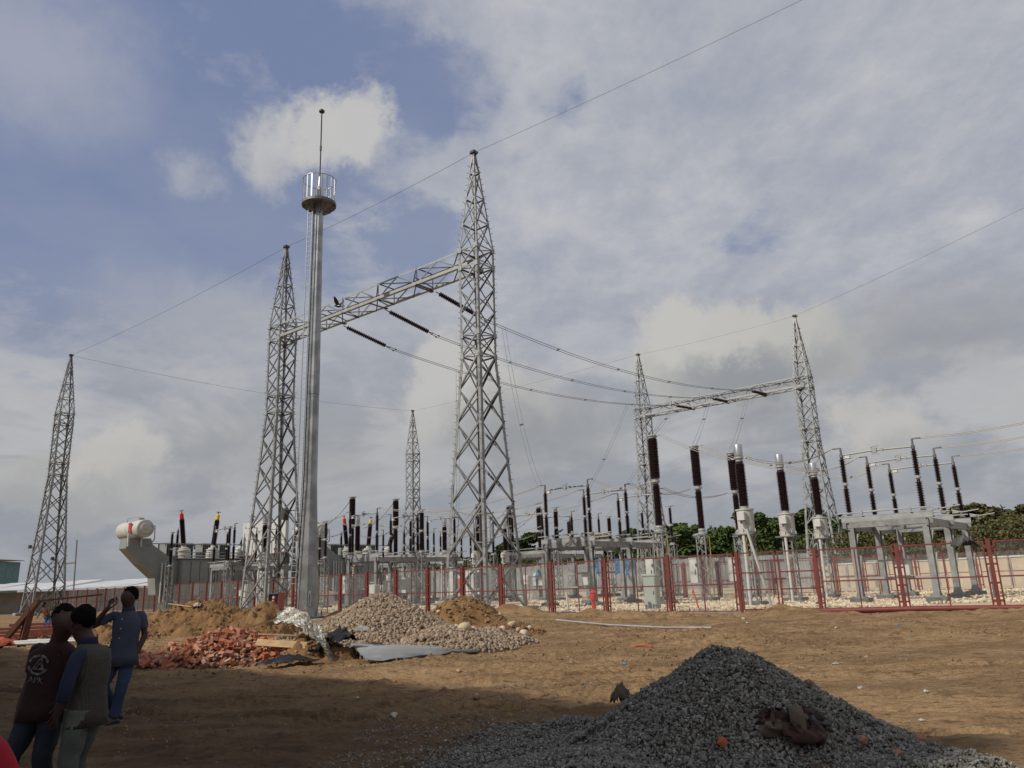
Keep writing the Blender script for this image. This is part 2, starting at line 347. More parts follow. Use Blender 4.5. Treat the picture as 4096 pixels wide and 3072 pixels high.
def thing(name, label, cat, loc=(0, 0, 0), rz=0.0, group=None, mb=None, m=None):
    o = bpy.data.objects.new(name, mb.mesh(name, m) if mb else None); COL.objects.link(o)
    o.location = loc; o.rotation_euler = (0, 0, rz)
    o['label'] = label; o['category'] = cat
    if group: o['group'] = group
    return o
def struct(name, data, kind='structure'):
    return obj(name, data, kind=kind)
def copy_tree(o, parent=None, loc=None, rz=None, label=None):
    c = o.copy(); COL.objects.link(c)
    if parent: c.parent = parent
    if loc is not None: c.location = loc
    if rz is not None: c.rotation_euler = (0, 0, rz)
    if label: c['label'] = label
    for ch in list(KIDS(o)): copy_tree(ch, c)
    return c
def KIDS(o): return [x for x in o.children]
def np_mesh(name, verts, faces, m, smooth=False):
    me = bpy.data.meshes.new(name); nv, nf = len(verts), len(faces); k = faces.shape[1]
    me.vertices.add(nv); me.vertices.foreach_set('co', verts.astype(np.float32).ravel())
    me.loops.add(nf*k); me.loops.foreach_set('vertex_index', faces.astype(np.int32).ravel())
    me.polygons.add(nf); me.polygons.foreach_set('loop_start', np.arange(0, nf*k, k, dtype=np.int32))
    me.polygons.foreach_set('use_smooth', np.full(nf, smooth))
    for mm in (m if isinstance(m, (list, tuple)) else [m]): me.materials.append(mm)
    me.update(calc_edges=True); me.validate()
    return me

# smooth noise in numpy
def _hash(ix, iy, seed):
    h = (ix.astype(np.int64)*374761393+iy.astype(np.int64)*668265263+seed*974711) & 0x7fffffff
    h = ((h ^ (h >> 13))*1274126177) & 0x7fffffff
    return ((h ^ (h >> 16)) & 0xffff)/65535.0
def vnoise(x, y, seed=0):
    x = np.asarray(x, float); y = np.asarray(y, float)
    ix, iy = np.floor(x), np.floor(y); fx, fy = x-ix, y-iy
    fx = fx*fx*(3-2*fx); fy = fy*fy*(3-2*fy)
    a = _hash(ix, iy, seed); b = _hash(ix+1, iy, seed); c = _hash(ix, iy+1, seed); d = _hash(ix+1, iy+1, seed)
    return (a*(1-fx)+b*fx)*(1-fy)+(c*(1-fx)+d*fx)*fy-0.5
def fbm(x, y, seed=0, oct=4, gain=0.5):
    t = 0; a = 1.0
    for i in range(oct):
        t = t+a*vnoise(x*2**i+13.7*i, y*2**i-7.3*i, seed+i); a *= gain
    return t

TH = math.radians(-40)
U = Vector((math.cos(TH), math.sin(TH), 0)); V = Vector((-math.sin(TH), math.cos(TH), 0))

FENCE = [(-62.0, 101.5), (-46.0, 86.6), (-15.5, 54.5), (-0.9, 40.0), (4.0, 36.8), (9.2, 33.4), (11.9, 31.8), (14.4, 30.1), (16.9, 28.4), (22.0, 25.0)]
def fence_dist(x, y):
    """signed distance to the fence line: positive behind it (in the yard)"""
    best = np.full(np.shape(x), 1e9); sgn = np.ones(np.shape(x))
    for (x0, y0), (x1, y1) in zip(FENCE[:-1], FENCE[1:]):
        dx, dy = x1-x0, y1-y0; L = dx*dx+dy*dy
        t = np.clip(((x-x0)*dx+(y-y0)*dy)/L, 0, 1)
        px, py = x0+t*dx, y0+t*dy; d = np.hypot(x-px, y-py)
        s = np.sign(-dy*(x-x0)+dx*(y-y0))
        m = d < best; best = np.where(m, d, best); sgn = np.where(m, s, sgn)
    return best*sgn

def ground_h(x, y):
    x = np.asarray(x, float); y = np.asarray(y, float)
    r = np.hypot(x, y)
    fd = fence_dist(x, y)
    out = np.clip(-fd/1.2, 0, 1)                       # 0 in the yard, 1 on the open ground
    near = np.clip((70-r)/30, 0, 1)
    h = 0.10*fbm(x*0.16, y*0.16, 1, 3)+0.085*fbm(x*0.45, y*1.1, 5, 4)
    # clods and churned soil in patches
    patch = np.clip(fbm(x*0.22, y*0.35, 11, 3)*2.4+0.35, 0, 1)
    h = h+(0.35+patch)*(0.075*fbm(x*1.7, y*3.2, 21, 5, 0.70)+0.05*np.abs(fbm(x*4.1, y*6.0, 25, 3, 0.65)))
    # vehicle ruts running across
    rut = np.sin((y*1.0+x*0.22+0.9*fbm(x*0.12, y*0.12, 31, 2))*2*PI/1.9)
    h = h-0.055*np.clip(rut-0.55, 0, 1)*np.clip(fbm(x*0.1, y*0.3, 33, 2)*3+0.6, 0, 1)
    # tyre tracks with tread marks
    for y0, kx, w0, sd_ in ((12.6, -0.10, 0.5, 0), (14.0, -0.10, 0.5, 0), (17.3, 0.16, 0.8, 2), (18.7, 0.16, 0.8, 2), (9.6, -0.30, 0.4, 4), (10.9, -0.30, 0.4, 4), (22.6, -0.20, 0.7, 5)):
        d = (y-(y0+kx*x+w0*np.sin(x/4.3+sd_)))/math.sqrt(1+kx*kx)
        on_ = np.clip(fbm(x*0.16+sd_, y*0.2, 71+sd_, 2)*3+0.75, 0, 1)*np.clip((0.17-np.abs(d))/0.05, 0, 1)
        h = h-on_*(0.045+0.022*np.sign(np.sin((x+np.abs(d)*0.8)*2*PI/0.19)))
        h = h+0.03*np.exp(-((np.abs(d)-0.24)/0.07)**2)*np.clip(fbm(x*0.16+sd_, y*0.2, 71+sd_, 2)*3+0.75, 0, 1)
    # churned berm in front of the fence
    berm = np.exp(-((fd+2.3)/1.25)**2)*(0.24+0.5*fbm(x*0.5, y*0.5, 41, 4, 0.6))
    h = h+np.clip(berm, -0.05, 0.6)
    return h*out*near

# ------------------------------------------------------------------ ground
def make_ground():
    az = np.concatenate([np.linspace(-180, -38, 40)[:-1], np.linspace(-38, 38, 760), np.linspace(38, 180, 40)[1:]])*PI/180
    ra = np.concatenate([[0.05, 1.5, 2.5], np.geomspace(3.2, 60, 640), np.geomspace(62, 3500, 40)])
    A, R_ = np.meshgrid(az, ra); x = R_*np.sin(A); y = R_*np.cos(A); z = ground_h(x, y)
    n, m = x.shape
    v = np.stack([x, y, z], -1).reshape(-1, 3); idx = np.arange(n*m).reshape(n, m)
    f = np.stack([idx[:-1, :-1], idx[:-1, 1:], idx[1:, 1:], idx[1:, :-1]], -1).reshape(-1, 4)
    g = mat('sandy_ground', (0.33, 0.20, 0.098), 0.95, 0, None, spec=0.12)
    nt = g.node_tree; b = nt.nodes['Principled BSDF']; t = nt.nodes.new('ShaderNodeTexCoord')
    def nz(s, d, sx=1, sy=1, off=0):
        mp = nt.nodes.new('ShaderNodeMapping'); mp.inputs['Scale'].default_value = (sx, sy, 1); mp.inputs['Location'].default_value = (off, off, 0)
        n_ = nt.nodes.new('ShaderNodeTexNoise'); n_.inputs['Scale'].default_value = s; n_.inputs['Detail'].default_value = d; n_.inputs['Roughness'].default_value = 0.6
        nt.links.new(t.outputs['Object'], mp.inputs[0]); nt.links.new(mp.outputs[0], n_.inputs['Vector']); return n_.outputs[0]
    def mr(a, lo, hi):
        n_ = nt.nodes.new('ShaderNodeMapRange'); n_.interpolation_type = 'SMOOTHSTEP'; n_.inputs[1].default_value = lo; n_.inputs[2].default_value = hi; nt.links.new(a, n_.inputs[0]); return n_.outputs[0]
    def mx(f_, a, c):
        n_ = nt.nodes.new('ShaderNodeMix'); n_.data_type = 'RGBA'
        for s_, v_ in ((0, f_), (6, a), (7, c)):
            if isinstance(v_, tuple): n_.inputs[s_].default_value = (*v_, 1)
            else: nt.links.new(v_, n_.inputs[s_])
        return n_.outputs[2]
    c1 = mx(mr(nz(0.35, 6, 1, 2.2), 0.35, 0.65), (0.335, 0.22, 0.118), (0.215, 0.137, 0.072))
    c2 = mx(mr(nz(1.8, 8, 1, 1.8, 5), 0.50, 0.70), c1, (0.155, 0.095, 0.05))
    # wet, trodden soil on the camera's side, with shade worked into its dark colour
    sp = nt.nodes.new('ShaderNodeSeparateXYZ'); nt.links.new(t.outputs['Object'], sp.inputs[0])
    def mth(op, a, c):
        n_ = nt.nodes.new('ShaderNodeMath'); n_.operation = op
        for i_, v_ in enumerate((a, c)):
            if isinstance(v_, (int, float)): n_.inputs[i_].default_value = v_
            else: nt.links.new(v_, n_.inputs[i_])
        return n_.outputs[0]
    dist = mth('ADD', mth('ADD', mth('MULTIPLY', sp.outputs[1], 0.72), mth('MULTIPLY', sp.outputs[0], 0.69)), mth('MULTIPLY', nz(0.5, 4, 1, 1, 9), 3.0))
    damp_shade = mr(dist, 10.5, 5.5)
    c3 = mx(damp_shade, c2, mx(mr(nz(0.9, 7, 1, 2.5, 3), 0.4, 0.65), (0.150, 0.098, 0.056), (0.085, 0.055, 0.032)))
    fine = mx(mr(nz(14, 6, 1, 1.5, 2), 0.52, 0.75), c3, (0.10, 0.065, 0.038))
    streak = mx(mr(nz(5.5, 7, 0.45, 2.6, 7), 0.56, 0.68), fine, (0.125, 0.075, 0.040))
    pale = mx(mr(nz(2.2, 7, 0.6, 2.0, 4), 0.60, 0.78), streak, (0.44, 0.30, 0.165))
    streak2 = mx(mr(nz(8.0, 6, 0.28, 3.2, 11), 0.60, 0.68), pale, (0.10, 0.062, 0.034))
    pale2 = mx(damp_shade, streak2, streak)
    nt.links.new(pale2, b.inputs['Base Color'])
    bp = nt.nodes.new('ShaderNodeBump'); bp.inputs['Distance'].default_value = 0.09; bp.inputs['Strength'].default_value = 1.0
    bp2 = nt.nodes.new('ShaderNodeBump'); bp2.inputs['Distance'].default_value = 0.02
    nt.links.new(nz(3.5, 10, 1, 1.9, 1), bp.inputs['Height']); nt.links.new(nz(26, 5), bp2.inputs['Height']); nt.links.new(bp.outputs[0], bp2.inputs['Normal'])
    bp3 = nt.nodes.new('ShaderNodeBump'); bp3.inputs['Distance'].default_value = 0.06; nt.links.new(nz(4.0, 8, 0.35, 2.8, 13), bp3.inputs['Height']); nt.links.new(bp2.outputs[0], bp3.inputs['Normal'])
    nt.links.new(bp3.outputs[0], b.inputs['Normal'])
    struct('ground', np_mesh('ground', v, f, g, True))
make_ground()

# yard: pale stone bed behind the fence
def in_yard(x, y): return (fence_dist(x, y) > 0.55)
def make_yard():
    xs = np.arange(-50, 46, 1.2); ys = np.arange(24, 118, 1.2)
    X, Y = np.meshgrid(xs, ys); keep = in_yard(X, Y) & (fence_dist(X, Y) < 62) & (X > -34)
    idx = -np.ones(X.shape, int); v = []
    f = []
    def vid(i, j):
        if idx[i, j] < 0: idx[i, j] = len(v); v.append((X[i, j], Y[i, j], 0.03+0.03*float(vnoise(X[i, j], Y[i, j], 3))))
        return idx[i, j]
    for i in range(X.shape[0]-1):
        for j in range(X.shape[1]-1):
            if keep[i, j] and keep[i+1, j] and keep[i, j+1] and keep[i+1, j+1]:
                f.append((vid(i, j), vid(i, j+1), vid(i+1, j+1), vid(i+1, j)))
    m = mat('yard_stone_bed', (0.50, 0.40, 0.26), 0.9, 0, (0.30, 0.14, 0.07), 0.16, bump=0.05, bscale=6, contrast=(0.56, 0.63), detail=3)
    nt = m.node_tree; b = nt.nodes['Principled BSDF']
    mixn = [n for n in nt.nodes if n.type == 'MIX'][0]
    vo = nt.nodes.new('ShaderNodeTexVoronoi'); vo.inputs['Scale'].default_value = 7
    tcn = [n for n in nt.nodes if n.type == 'TEX_COORD'][0]; nt.links.new(tcn.outputs['Object'], vo.inputs['Vector'])
    rp = nt.nodes.new('ShaderNodeValToRGB'); rp.color_ramp.elements[0].color = (0.34, 0.25, 0.15, 1); rp.color_ramp.elements[1].color = (0.62, 0.52, 0.36, 1)
    nt.links.new(vo.outputs['Color'], rp.inputs[0]); nt.links.new(rp.outputs[0], mixn.inputs[6])
    struct('gravel_bed', np_mesh('gravel_bed', np.array(v), np.array(f), m, True))
make_yard()

# loose stones: n stones on given positions, one mesh, jittered boxes / pebbles
ICO_V = None
def ico():
    global ICO_V, ICO_F
    if ICO_V is None:
        p = (1+5**0.5)/2
        ICO_V = np.array([(-1, p, 0), (1, p, 0), (-1, -p, 0), (1, -p, 0), (0, -1, p), (0, 1, p), (0, -1, -p), (0, 1, -p), (p, 0, -1), (p, 0, 1), (-p, 0, -1), (-p, 0, 1)], float)/math.hypot(1, p)
        ICO_F = np.array([(0, 11, 5), (0, 5, 1), (0, 1, 7), (0, 7, 10), (0, 10, 11), (1, 5, 9), (5, 11, 4), (11, 10, 2), (10, 7, 6), (7, 1, 8), (3, 9, 4), (3, 4, 2), (3, 2, 6), (3, 6, 8), (3, 8, 9), (4, 9, 5), (2, 4, 11), (6, 2, 10), (8, 6, 7), (9, 8, 1)])
    return ICO_V, ICO_F
def rand_rot(n, rng):
    q = rng.normal(size=(n, 4)); q /= np.linalg.norm(q, axis=1)[:, None]
    w, x, y, z = q.T
    return np.stack([1-2*(y*y+z*z), 2*(x*y-z*w), 2*(x*z+y*w), 2*(x*y+z*w), 1-2*(x*x+z*z), 2*(y*z-x*w), 2*(x*z-y*w), 2*(y*z+x*w), 1-2*(x*x+y*y)], -1).reshape(-1, 3, 3)
def stones(pos, size, rng, jag=0.25, flat=0.65):
    V0, F0 = ico(); n = len(pos)
    sc_ = np.stack([size*rng.uniform(0.8, 1.3, n), size*rng.uniform(0.65, 1.0, n), size*rng.uniform(flat*0.8, flat*1.2, n)], -1)*0.5
    v = V0[None]*(1+rng.uniform(-jag, jag, (n, 12, 1)))*sc_[:, None, :]
    R_ = rand_rot(n, rng)
    v = np.einsum('nij,nkj->nki', R_, v)+pos[:, None, :]
    f = (F0[None]+(np.arange(n)*12)[:, None, None]).reshape(-1, 3)
    return v.reshape(-1, 3), f
def yard_stones():
    rng = np.random.default_rng(3); n = 90000
    x = rng.uniform(-22, 32, n); y = rng.uniform(28, 75, n); fd = fence_dist(x, y)
    red = fbm(x*0.16, y*0.16, 77, 2)
    k = (fd > 0.6) & (fd < 26) & (rng.uniform(0, 1, n) < np.clip(1.3-fd/24, 0.1, 1)) & (abs(x) < 0.72*y) & (red < 0.33)
    x, y = x[k], y[k]; n = len(x)
    pos = np.stack([x, y, 0.05+rng.uniform(-0.01, 0.05, n)], -1)
    v, f = stones(pos, rng.uniform(0.09, 0.22, n), rng, 0.2, 0.6)
    struct('yard_gravel', np_mesh('yard_gravel', v, f, M['pale_stone']), 'stuff')
yard_stones()

# ------------------------------------------------------------------ lattice towers
TZ = [0.0, 3.0, 5.9, 8.3, 10.5, 12.5, 14.5, 15.8, 17.2, 18.7, 20.1, 21.25, 23.0, 24.7, 26.5, 27.8]
def thw(z):
    if z < 14.5: return 1.62+(0.74-1.62)*z/14.5
    if z < 21.25: return 0.74+0.02*(z-14.5)/6.75
    return 0.76+(0.11-0.76)*(z-21.25)/(27.8-21.25)
def build_tower(loc, label):
    t = thing('lattice_tower', label, 'lattice tower', loc, TH, 'lattice towers of the gantries')
    for sx in (-1, 1):
        for sy in (-1, 1):
            mb = MB()
            for z0, z1 in ((0.0, 14.5), (14.5, 21.25), (21.25, 27.9)):
                w = 0.19 if z0 < 14 else (0.15 if z0 < 21 else 0.10)
                p = (sx*thw(z0+1e-6), sy*thw(z0+1e-6), z0); q = (sx*thw(z1), sy*thw(z1), z1)
                mb.angle(p, q, w, 0.02, (-sx, 0, 0), (0, -sy, 0))
            # splice plates with bolt heads
            for z in (6.6, 12.9, 15.4, 19.4):
                h = thw(z); mb.box((sx*(h-0.085), sy*(h+0.012), z), (0.16, 0.02, 0.75)); mb.box((sx*(h+0.012), sy*(h-0.085), z), (0.02, 0.16, 0.75))
            mb.box((sx*(thw(0)-0.05), sy*(thw(0)-0.05), 0.03), (0.5, 0.5, 0.04))
            part('leg', mb, M['galv'], t)
            fb = MB(); fb.cbox((sx*thw(0), sy*thw(0), 0.05), (0.95, 0.95, 0.5), 0.04); part('footing', fb, M['concrete'], t)
    def face(k):
        # face k: outward normal and tangent
        return [((0, -1), (1, 0)), ((1, 0), (0, 1)), ((0, 1), (-1, 0)), ((-1, 0), (0, -1))][k]
    for k in range(4):
        (nx, ny), (tx, ty) = face(k)
        def P(sgn, z, off=0.0):
            h = thw(z); return Vector((nx*(h-off)+tx*sgn*h, ny*(h-off)+ty*sgn*h, z))
        nrm = Vector((nx, ny, 0))
        for i in range(len(TZ)-1):
            z0, z1 = TZ[i], TZ[i+1]
            w = 0.10 if z1 <= 14.6 else (0.075 if z1 < 21.3 else 0.055)
            if i == 0: z0 = 0.25
            for sgn, off in ((1, 0.0), (-1, 0.03)):
                p, q = P(-sgn, z0, off), P(sgn, z1, off); d = (q-p).normalized()
                mb = MB(); mb.angle(p, q, w, 0.014, -nrm, nrm.cross(d)*(1 if d.z > 0 else -1)); part('brace', mb, M['galv'] if sgn > 0 else M['galv_dull'], t)
            if i <= 1:   # secondary members in the tall lower panels
                zc = (z0+z1)/2
                for sgn in (-1, 1):
                    mb = MB(); c = P(0, zc, 0.02); a = P(sgn, zc-0.55*(z1-z0)/2, 0.02); b_ = P(sgn, zc+0.55*(z1-z0)/2, 0.02)
                    m1 = c+(P(sgn, z0, 0.02)-c)*0.5; m2 = c+(P(sgn, z1, 0.02)-c)*0.5
                    mb.bar(m1, a, 0.05, 0.05); mb.bar(m2, b_, 0.05, 0.05); mb.bar(m1, m2, 0.04, 0.04); part('sub_brace', mb, M['galv'], t)
        for z in (14.5, 15.8, 20.1, 21.25, 23.0, 24.7, 26.5):
            mb = MB(); p, q = P(-1, z, -0.005), P(1, z, -0.005)
            mb.angle(p, q, 0.08, 0.014, -nrm, (0, 0, -1)); part('strut', mb, M['galv'], t)
            if z < 22:
                for sgn in (-1, 1):   # gusset plates
                    g = MB(); g.box(P(sgn*0.86, z-0.05, -0.03), (0.02+abs(tx)*0.26, 0.02+abs(ty)*0.26, 0.30)); part('gusset_plate', g, M['galv_light'], t)
    for z in (14.5, 15.8, 20.1, 21.25):
        h = thw(z); mb = MB(); mb.bar((-h, -h, z), (h, h, z), 0.05); mb.bar((-h, h, z+0.06), (h, -h, z+0.06), 0.05); part('diaphragm', mb, M['galv_dull'], t)
    mb = MB()
    for sx, sy in ((-1, -1), (1, 1), (1, -1), (-1, 1)):
        for k in range(60):
            z = 2.6+k*0.42
            if z > 27: break
            h = thw(z); d = (sx*0.17, 0) if k % 2 else (0, sy*0.17)
            mb.bar((sx*h, sy*h, z), (sx*h+d[0], sy*h+d[1], z), 0.022)
    part('step_bolts', mb, M['galv_dull'], t, kind='stuff')
    mb = MB(); mb.cbox((0, 0, 27.96), (0.40, 0.40, 0.2), 0.03); mb.box((0.1, 0, 27.84), (0.5, 0.12, 0.05)); part('peak_cap', mb, M['dark_steel'], t)
    return t
T1 = (-1.9, 43.5); T2 = (-17.5, 56.3); T3 = (-49.3, 82.4); T4 = (-15.6, 116.9); T5 = (15.5, 90.3); T6 = (30.3, 77.8)
tower = build_tower((*T1, 0), 'tall pale lattice tower at the near right end of the big gantry beam')
copy_tree(tower, loc=(*T2, 0), label="lattice tower just left of the octagonal mast, under the big beam's left end")
copy_tree(tower, loc=(*T3, 0), label='lone lattice tower at the far left, with no beam, behind the three standing men')
copy_tree(tower, loc=(*T4, 0), label='smallest and most distant lattice tower, standing alone between the two beamed gantries')
t5 = copy_tree(tower, loc=(*T5, 0), label='distant lattice tower carrying the left end of the far gantry beam')
t6 = copy_tree(tower, loc=(*T6, 0), label='lattice tower carrying the right end of the far gantry beam, behind the white-tank transformers')
# small floodlights on the lone tower
for k, (dx, dy, z) in enumerate(((-1.4, -1.1, 6.9), (1.2, -1.3, 5.6))):
    mb = MB(); mb.box((0, 0, 0), (0.42, 0.22, 0.34)); mb.bar((0, 0.1, 0), (0.1, 0.5, -0.05), 0.06)
    thing('floodlight', ['square black floodlight clamped higher on the lone left tower', 'square black floodlight clamped lower on the lone left tower'][k], 'floodlight', (T3[0]+dx, T3[1]+dy, z), TH, mb=mb, m=M['dark_steel'])
mb = MB(); mb.box((0, 0, 0), (0.5, 0.4, 0.75), Matrix.Rotation(0.3, 4, 'Y')); mb.bar((0, 0.1, 0.2), (0.4, 0.6, 0.3), 0.06)
thing('floodlight', 'black floodlight box hanging inside the tower beside the octagonal mast', 'floodlight', (T2[0]+0.75, T2[1]-0.2, 6.9), TH, mb=mb, m=M['dark_steel'])

def build_beam(A, B, label, ins=0.78):
    A = Vector((*A, 0)); B = Vector((*B, 0)); d = (B-A); L = d.length-2*ins; ang = math.atan2(d.y, d.x)
    o = A+d.normalized()*ins
    t = thing('gantry_beam', label, 'gantry beam', (o.x, o.y, 20.12), ang, 'lattice gantry beams')
    W_, H_ = 0.74, 1.10
    for sy in (-1, 1):
        for z in (0, H_):
            mb = MB(); w = 0.20 if z == 0 else 0.11
            mb.angle((-0.7, sy*W_, z), (L+0.7, sy*W_, z), w, 0.02, (0, -sy, 0), (0, 0, 1 if z == 0 else -1)); part('chord', mb, M['galv_light'], t)
    n = 10; p = L/n
    for i in range(n):
        x0, x1 = i*p, (i+1)*p
        if i % 2: x0, x1 = x1, x0
        for sy in (-1, 1):
            mb = MB(); mb.bar((x0, sy*(W_-0.03), 0.05), (x1, sy*(W_-0.03), H_-0.05), 0.05, 0.07); part('brace', mb, M['galv'] if (i+sy) % 2 else M['galv_dull'], t)
        for z in (0.02, H_-0.02):
            mb = MB(); mb.bar((x0, -W_, z), (x1, W_, z), 0.07, 0.05); part('brace', mb, M['galv_dull'], t)
        mb = MB()
        for sy in (-1, 1): mb.bar((x0, sy*(W_-0.03), 0), (x0, sy*(W_-0.03), H_), 0.05)
        mb.bar((x0, -W_, 0.0), (x0, W_, 0.0), 0.06); mb.bar((x0, -W_, H_), (x0, W_, H_), 0.06); part('frame_post', mb, M['galv'], t)
    for s in (0.31, 0.55, 0.79):
        mb = MB(); mb.bar((s*L, -W_-0.02, -0.02), (s*L, W_+0.02, -0.02), 0.14, 0.05); mb.bar((s*L, -W_, H_/2), (s*L+0.3, W_, 0.1), 0.06); mb.box((s*L, W_+0.05, -0.03), (0.25, 0.2, 0.06)); part('hanger_plate', mb, M['galv_dull'], t)
    return t
build_beam(T2, T1, 'big near lattice beam running from the tower beside the octagonal mast to the tallest tower')
build_beam(T5, T6, 'far pale lattice beam between the two distant towers on the right')

# ------------------------------------------------------------------ conductors
def sagline(p, q, sag, n=20):
    p, q = Vector(p), Vector(q)
    return [p.lerp(q, i/n)-Vector((0, 0, 4*sag*(i/n)*(1-i/n))) for i in range(n+1)]
def wire_thing(name, label, cat, lines, r, m, group=None, spacers=0, n=5):
    o = lines[0][0].copy(); t = thing(name, label, cat, o, 0, group)
    for ln in lines:
        mb = MB(); mb.tube([p-o for p in ln], r, n, cap=False); part('strand', mb, m, t)
    if len(lines) == 2 and spacers:
        for k in range(1, spacers+1):
            i = int(k*len(lines[0])/(spacers+1)); mb = MB(); mb.bar(lines[0][i]-o, lines[1][i]-o, 0.05, 0.09); part('spacer', mb, M['dark_steel'], t)
    return t
def twin(label, p, q, sag, sep=(0.11, -0.09, 0.0), r=0.017, m='wire', group='twin conductors', spacers=2, name='twin_conductor', n=20):
    s = Vector(sep)
    a, b = sagline(Vector(p)+s, Vector(q)+s, sag, n), sagline(Vector(p)-s, Vector(q)-s, sag*1.03, n)
    return wire_thing(name, label, 'overhead wire', [a, b], r, M[m], group, spacers)
top = lambda T, dz=27.95: Vector((T[0], T[1], dz))
ew = 'earth wires strung between tower peaks'
wire_thing('earth_wire', 'thin earth wire rising from the lone left tower peak to the tower beside the mast', 'overhead wire', [sagline(top(T3), top(T2), 0.35)], 0.014, M['wire'], ew)
wire_thing('earth_wire', 'thin earth wire passing behind the mast between the peaks of the two big near towers', 'overhead wire', [sagline(top(T2), top(T1), 0.2)], 0.014, M['wire'], ew)
e1 = top(T1)+U*60; e6 = top(T6)+Vector((20.6, -59.8, 0.6)); wire_thing('earth_wire', 'thin earth wire leaving the tallest tower peak toward the top edge of the sky', 'overhead wire', [sagline(top(T1), e1, 0.9, 40)], 0.012, M['wire'], ew)
wire_thing('earth_wire', 'thin sagging earth wire from the lone left tower peak to the smallest distant tower', 'overhead wire', [sagline(top(T3), top(T4), 0.9)], 0.016, M['wire'], ew)
wire_thing('earth_wire', 'faint earth wire between the smallest distant tower and the left tower of the far gantry', 'overhead wire', [sagline(top(T4), top(T5), 0.3)], 0.014, M['wire'], ew)
wire_thing('earth_wire', 'faint earth wire joining the two peaks of the far gantry', 'overhead wire', [sagline(top(T5), top(T6), 0.2)], 0.012, M['wire'], ew)
wire_thing('earth_wire', 'faint earth wire leaving the right peak of the far gantry toward the right edge', 'overhead wire', [sagline(top(T6), e6, 0.8, 40)], 0.012, M['wire'], ew)

def string_insulator(label, p, q, nd=20, group=None):
    """string of discs from p toward q, returns its far end"""
    p, q = Vector(p), Vector(q); d = (q-p).normalized()
    t = thing('insulator_string', label, 'insulator string', p, 0, group or 'brown disc insulator strings')
    quat = d.to_track_quat('Z', 'Y').to_matrix().to_4x4()
    mb = MB(); mb.lathe([(0.012, 0), (0.03, 0.02), (0.03, 0.3), (0.02, 0.32)], 6); part('shackle', mb, M['dark_steel'], t, quat)
    dm = MB(); dm.lathe([(0.045, -0.02), (0.06, 0.03), (0.10, 0.045), (0.155, 0.075), (0.16, 0.09), (0.11, 0.095), (0.05, 0.10), (0.03, 0.13)], 14, smooth=True); me = dm.mesh('disc', M['disc_brown'])
    for k in range(nd): obj('disc', me, t, quat @ Matrix.Translation((0, 0, 0.32+k*0.158)))
    e = 0.32+nd*0.158
    mb = MB(); mb.bar((0, 0, e), (0.12, 0, e+0.35), 0.04); mb.bar((0, 0, e), (-0.12, 0, e+0.35), 0.04); mb.bar((0.12, 0, e+0.35), (0.13, 0, e+0.8), 0.035); mb.bar((-0.12, 0, e+0.35), (-0.13, 0, e+0.8), 0.035); mb.box((0, 0, e+0.35), (0.3, 0.05, 0.07)); mb.box((0.16, 0, e+0.85), (0.06, 0.1, 0.14)); mb.box((-0.16, 0, e+0.85), (0.06, 0.1, 0.14)); part('yoke', mb, M['galv_dull'], t, quat)
    return p+d*(e+0.8)
def along(A, B, s): return Vector((A[0]+(B[0]-A[0])*s, A[1]+(B[1]-A[1])*s, 0))
BUS = []
for k, (s, s2, nm) in enumerate(((0.685, 0.64, 'left'), (0.455, 0.415, 'middle'), (0.215, 0.19, 'right'))):
    a = along(T1, T2, s)+V*0.8+Vector((0, 0, 20.0)); b = along(T6, T5, s2)-V*0.8+Vector((0, 0, 19.9))
    words = ('string of brown discs hanging from the big near beam next to the octagonal mast', 'string of brown discs hanging from the middle of the big near beam', 'string of brown discs on the near beam partly seen through the tallest tower')[k]
    words2 = ('string of brown discs at the left of the far pale gantry beam', 'string of brown discs at the middle of the far pale gantry beam', 'string of brown discs at the right of the far pale gantry beam')[k]
    # tangents at the ends follow the sag
    ea = string_insulator(words, a, a+(b-a).normalized()*4-Vector((0, 0, 0.85)), 22)
    eb = string_insulator(words2, b, b+(a-b).normalized()*4-Vector((0, 0, 0.15)), 18)
    twin(('lowest of the three twin conductors, from the string next to the octagonal mast', 'twin conductor crossing the yard from the middle string of the near beam', 'highest of the three twin conductors, from the string beside the tallest tower')[k], ea, eb, 1.25, sep=tuple(U*0.13), r=0.02, spacers=4, n=40)
    BUS.append((ea, eb))
def bus_pt(k, s):
    a, b = BUS[k]; return a.lerp(b, s)-Vector((0, 0, 4*1.25*s*(1-s)))

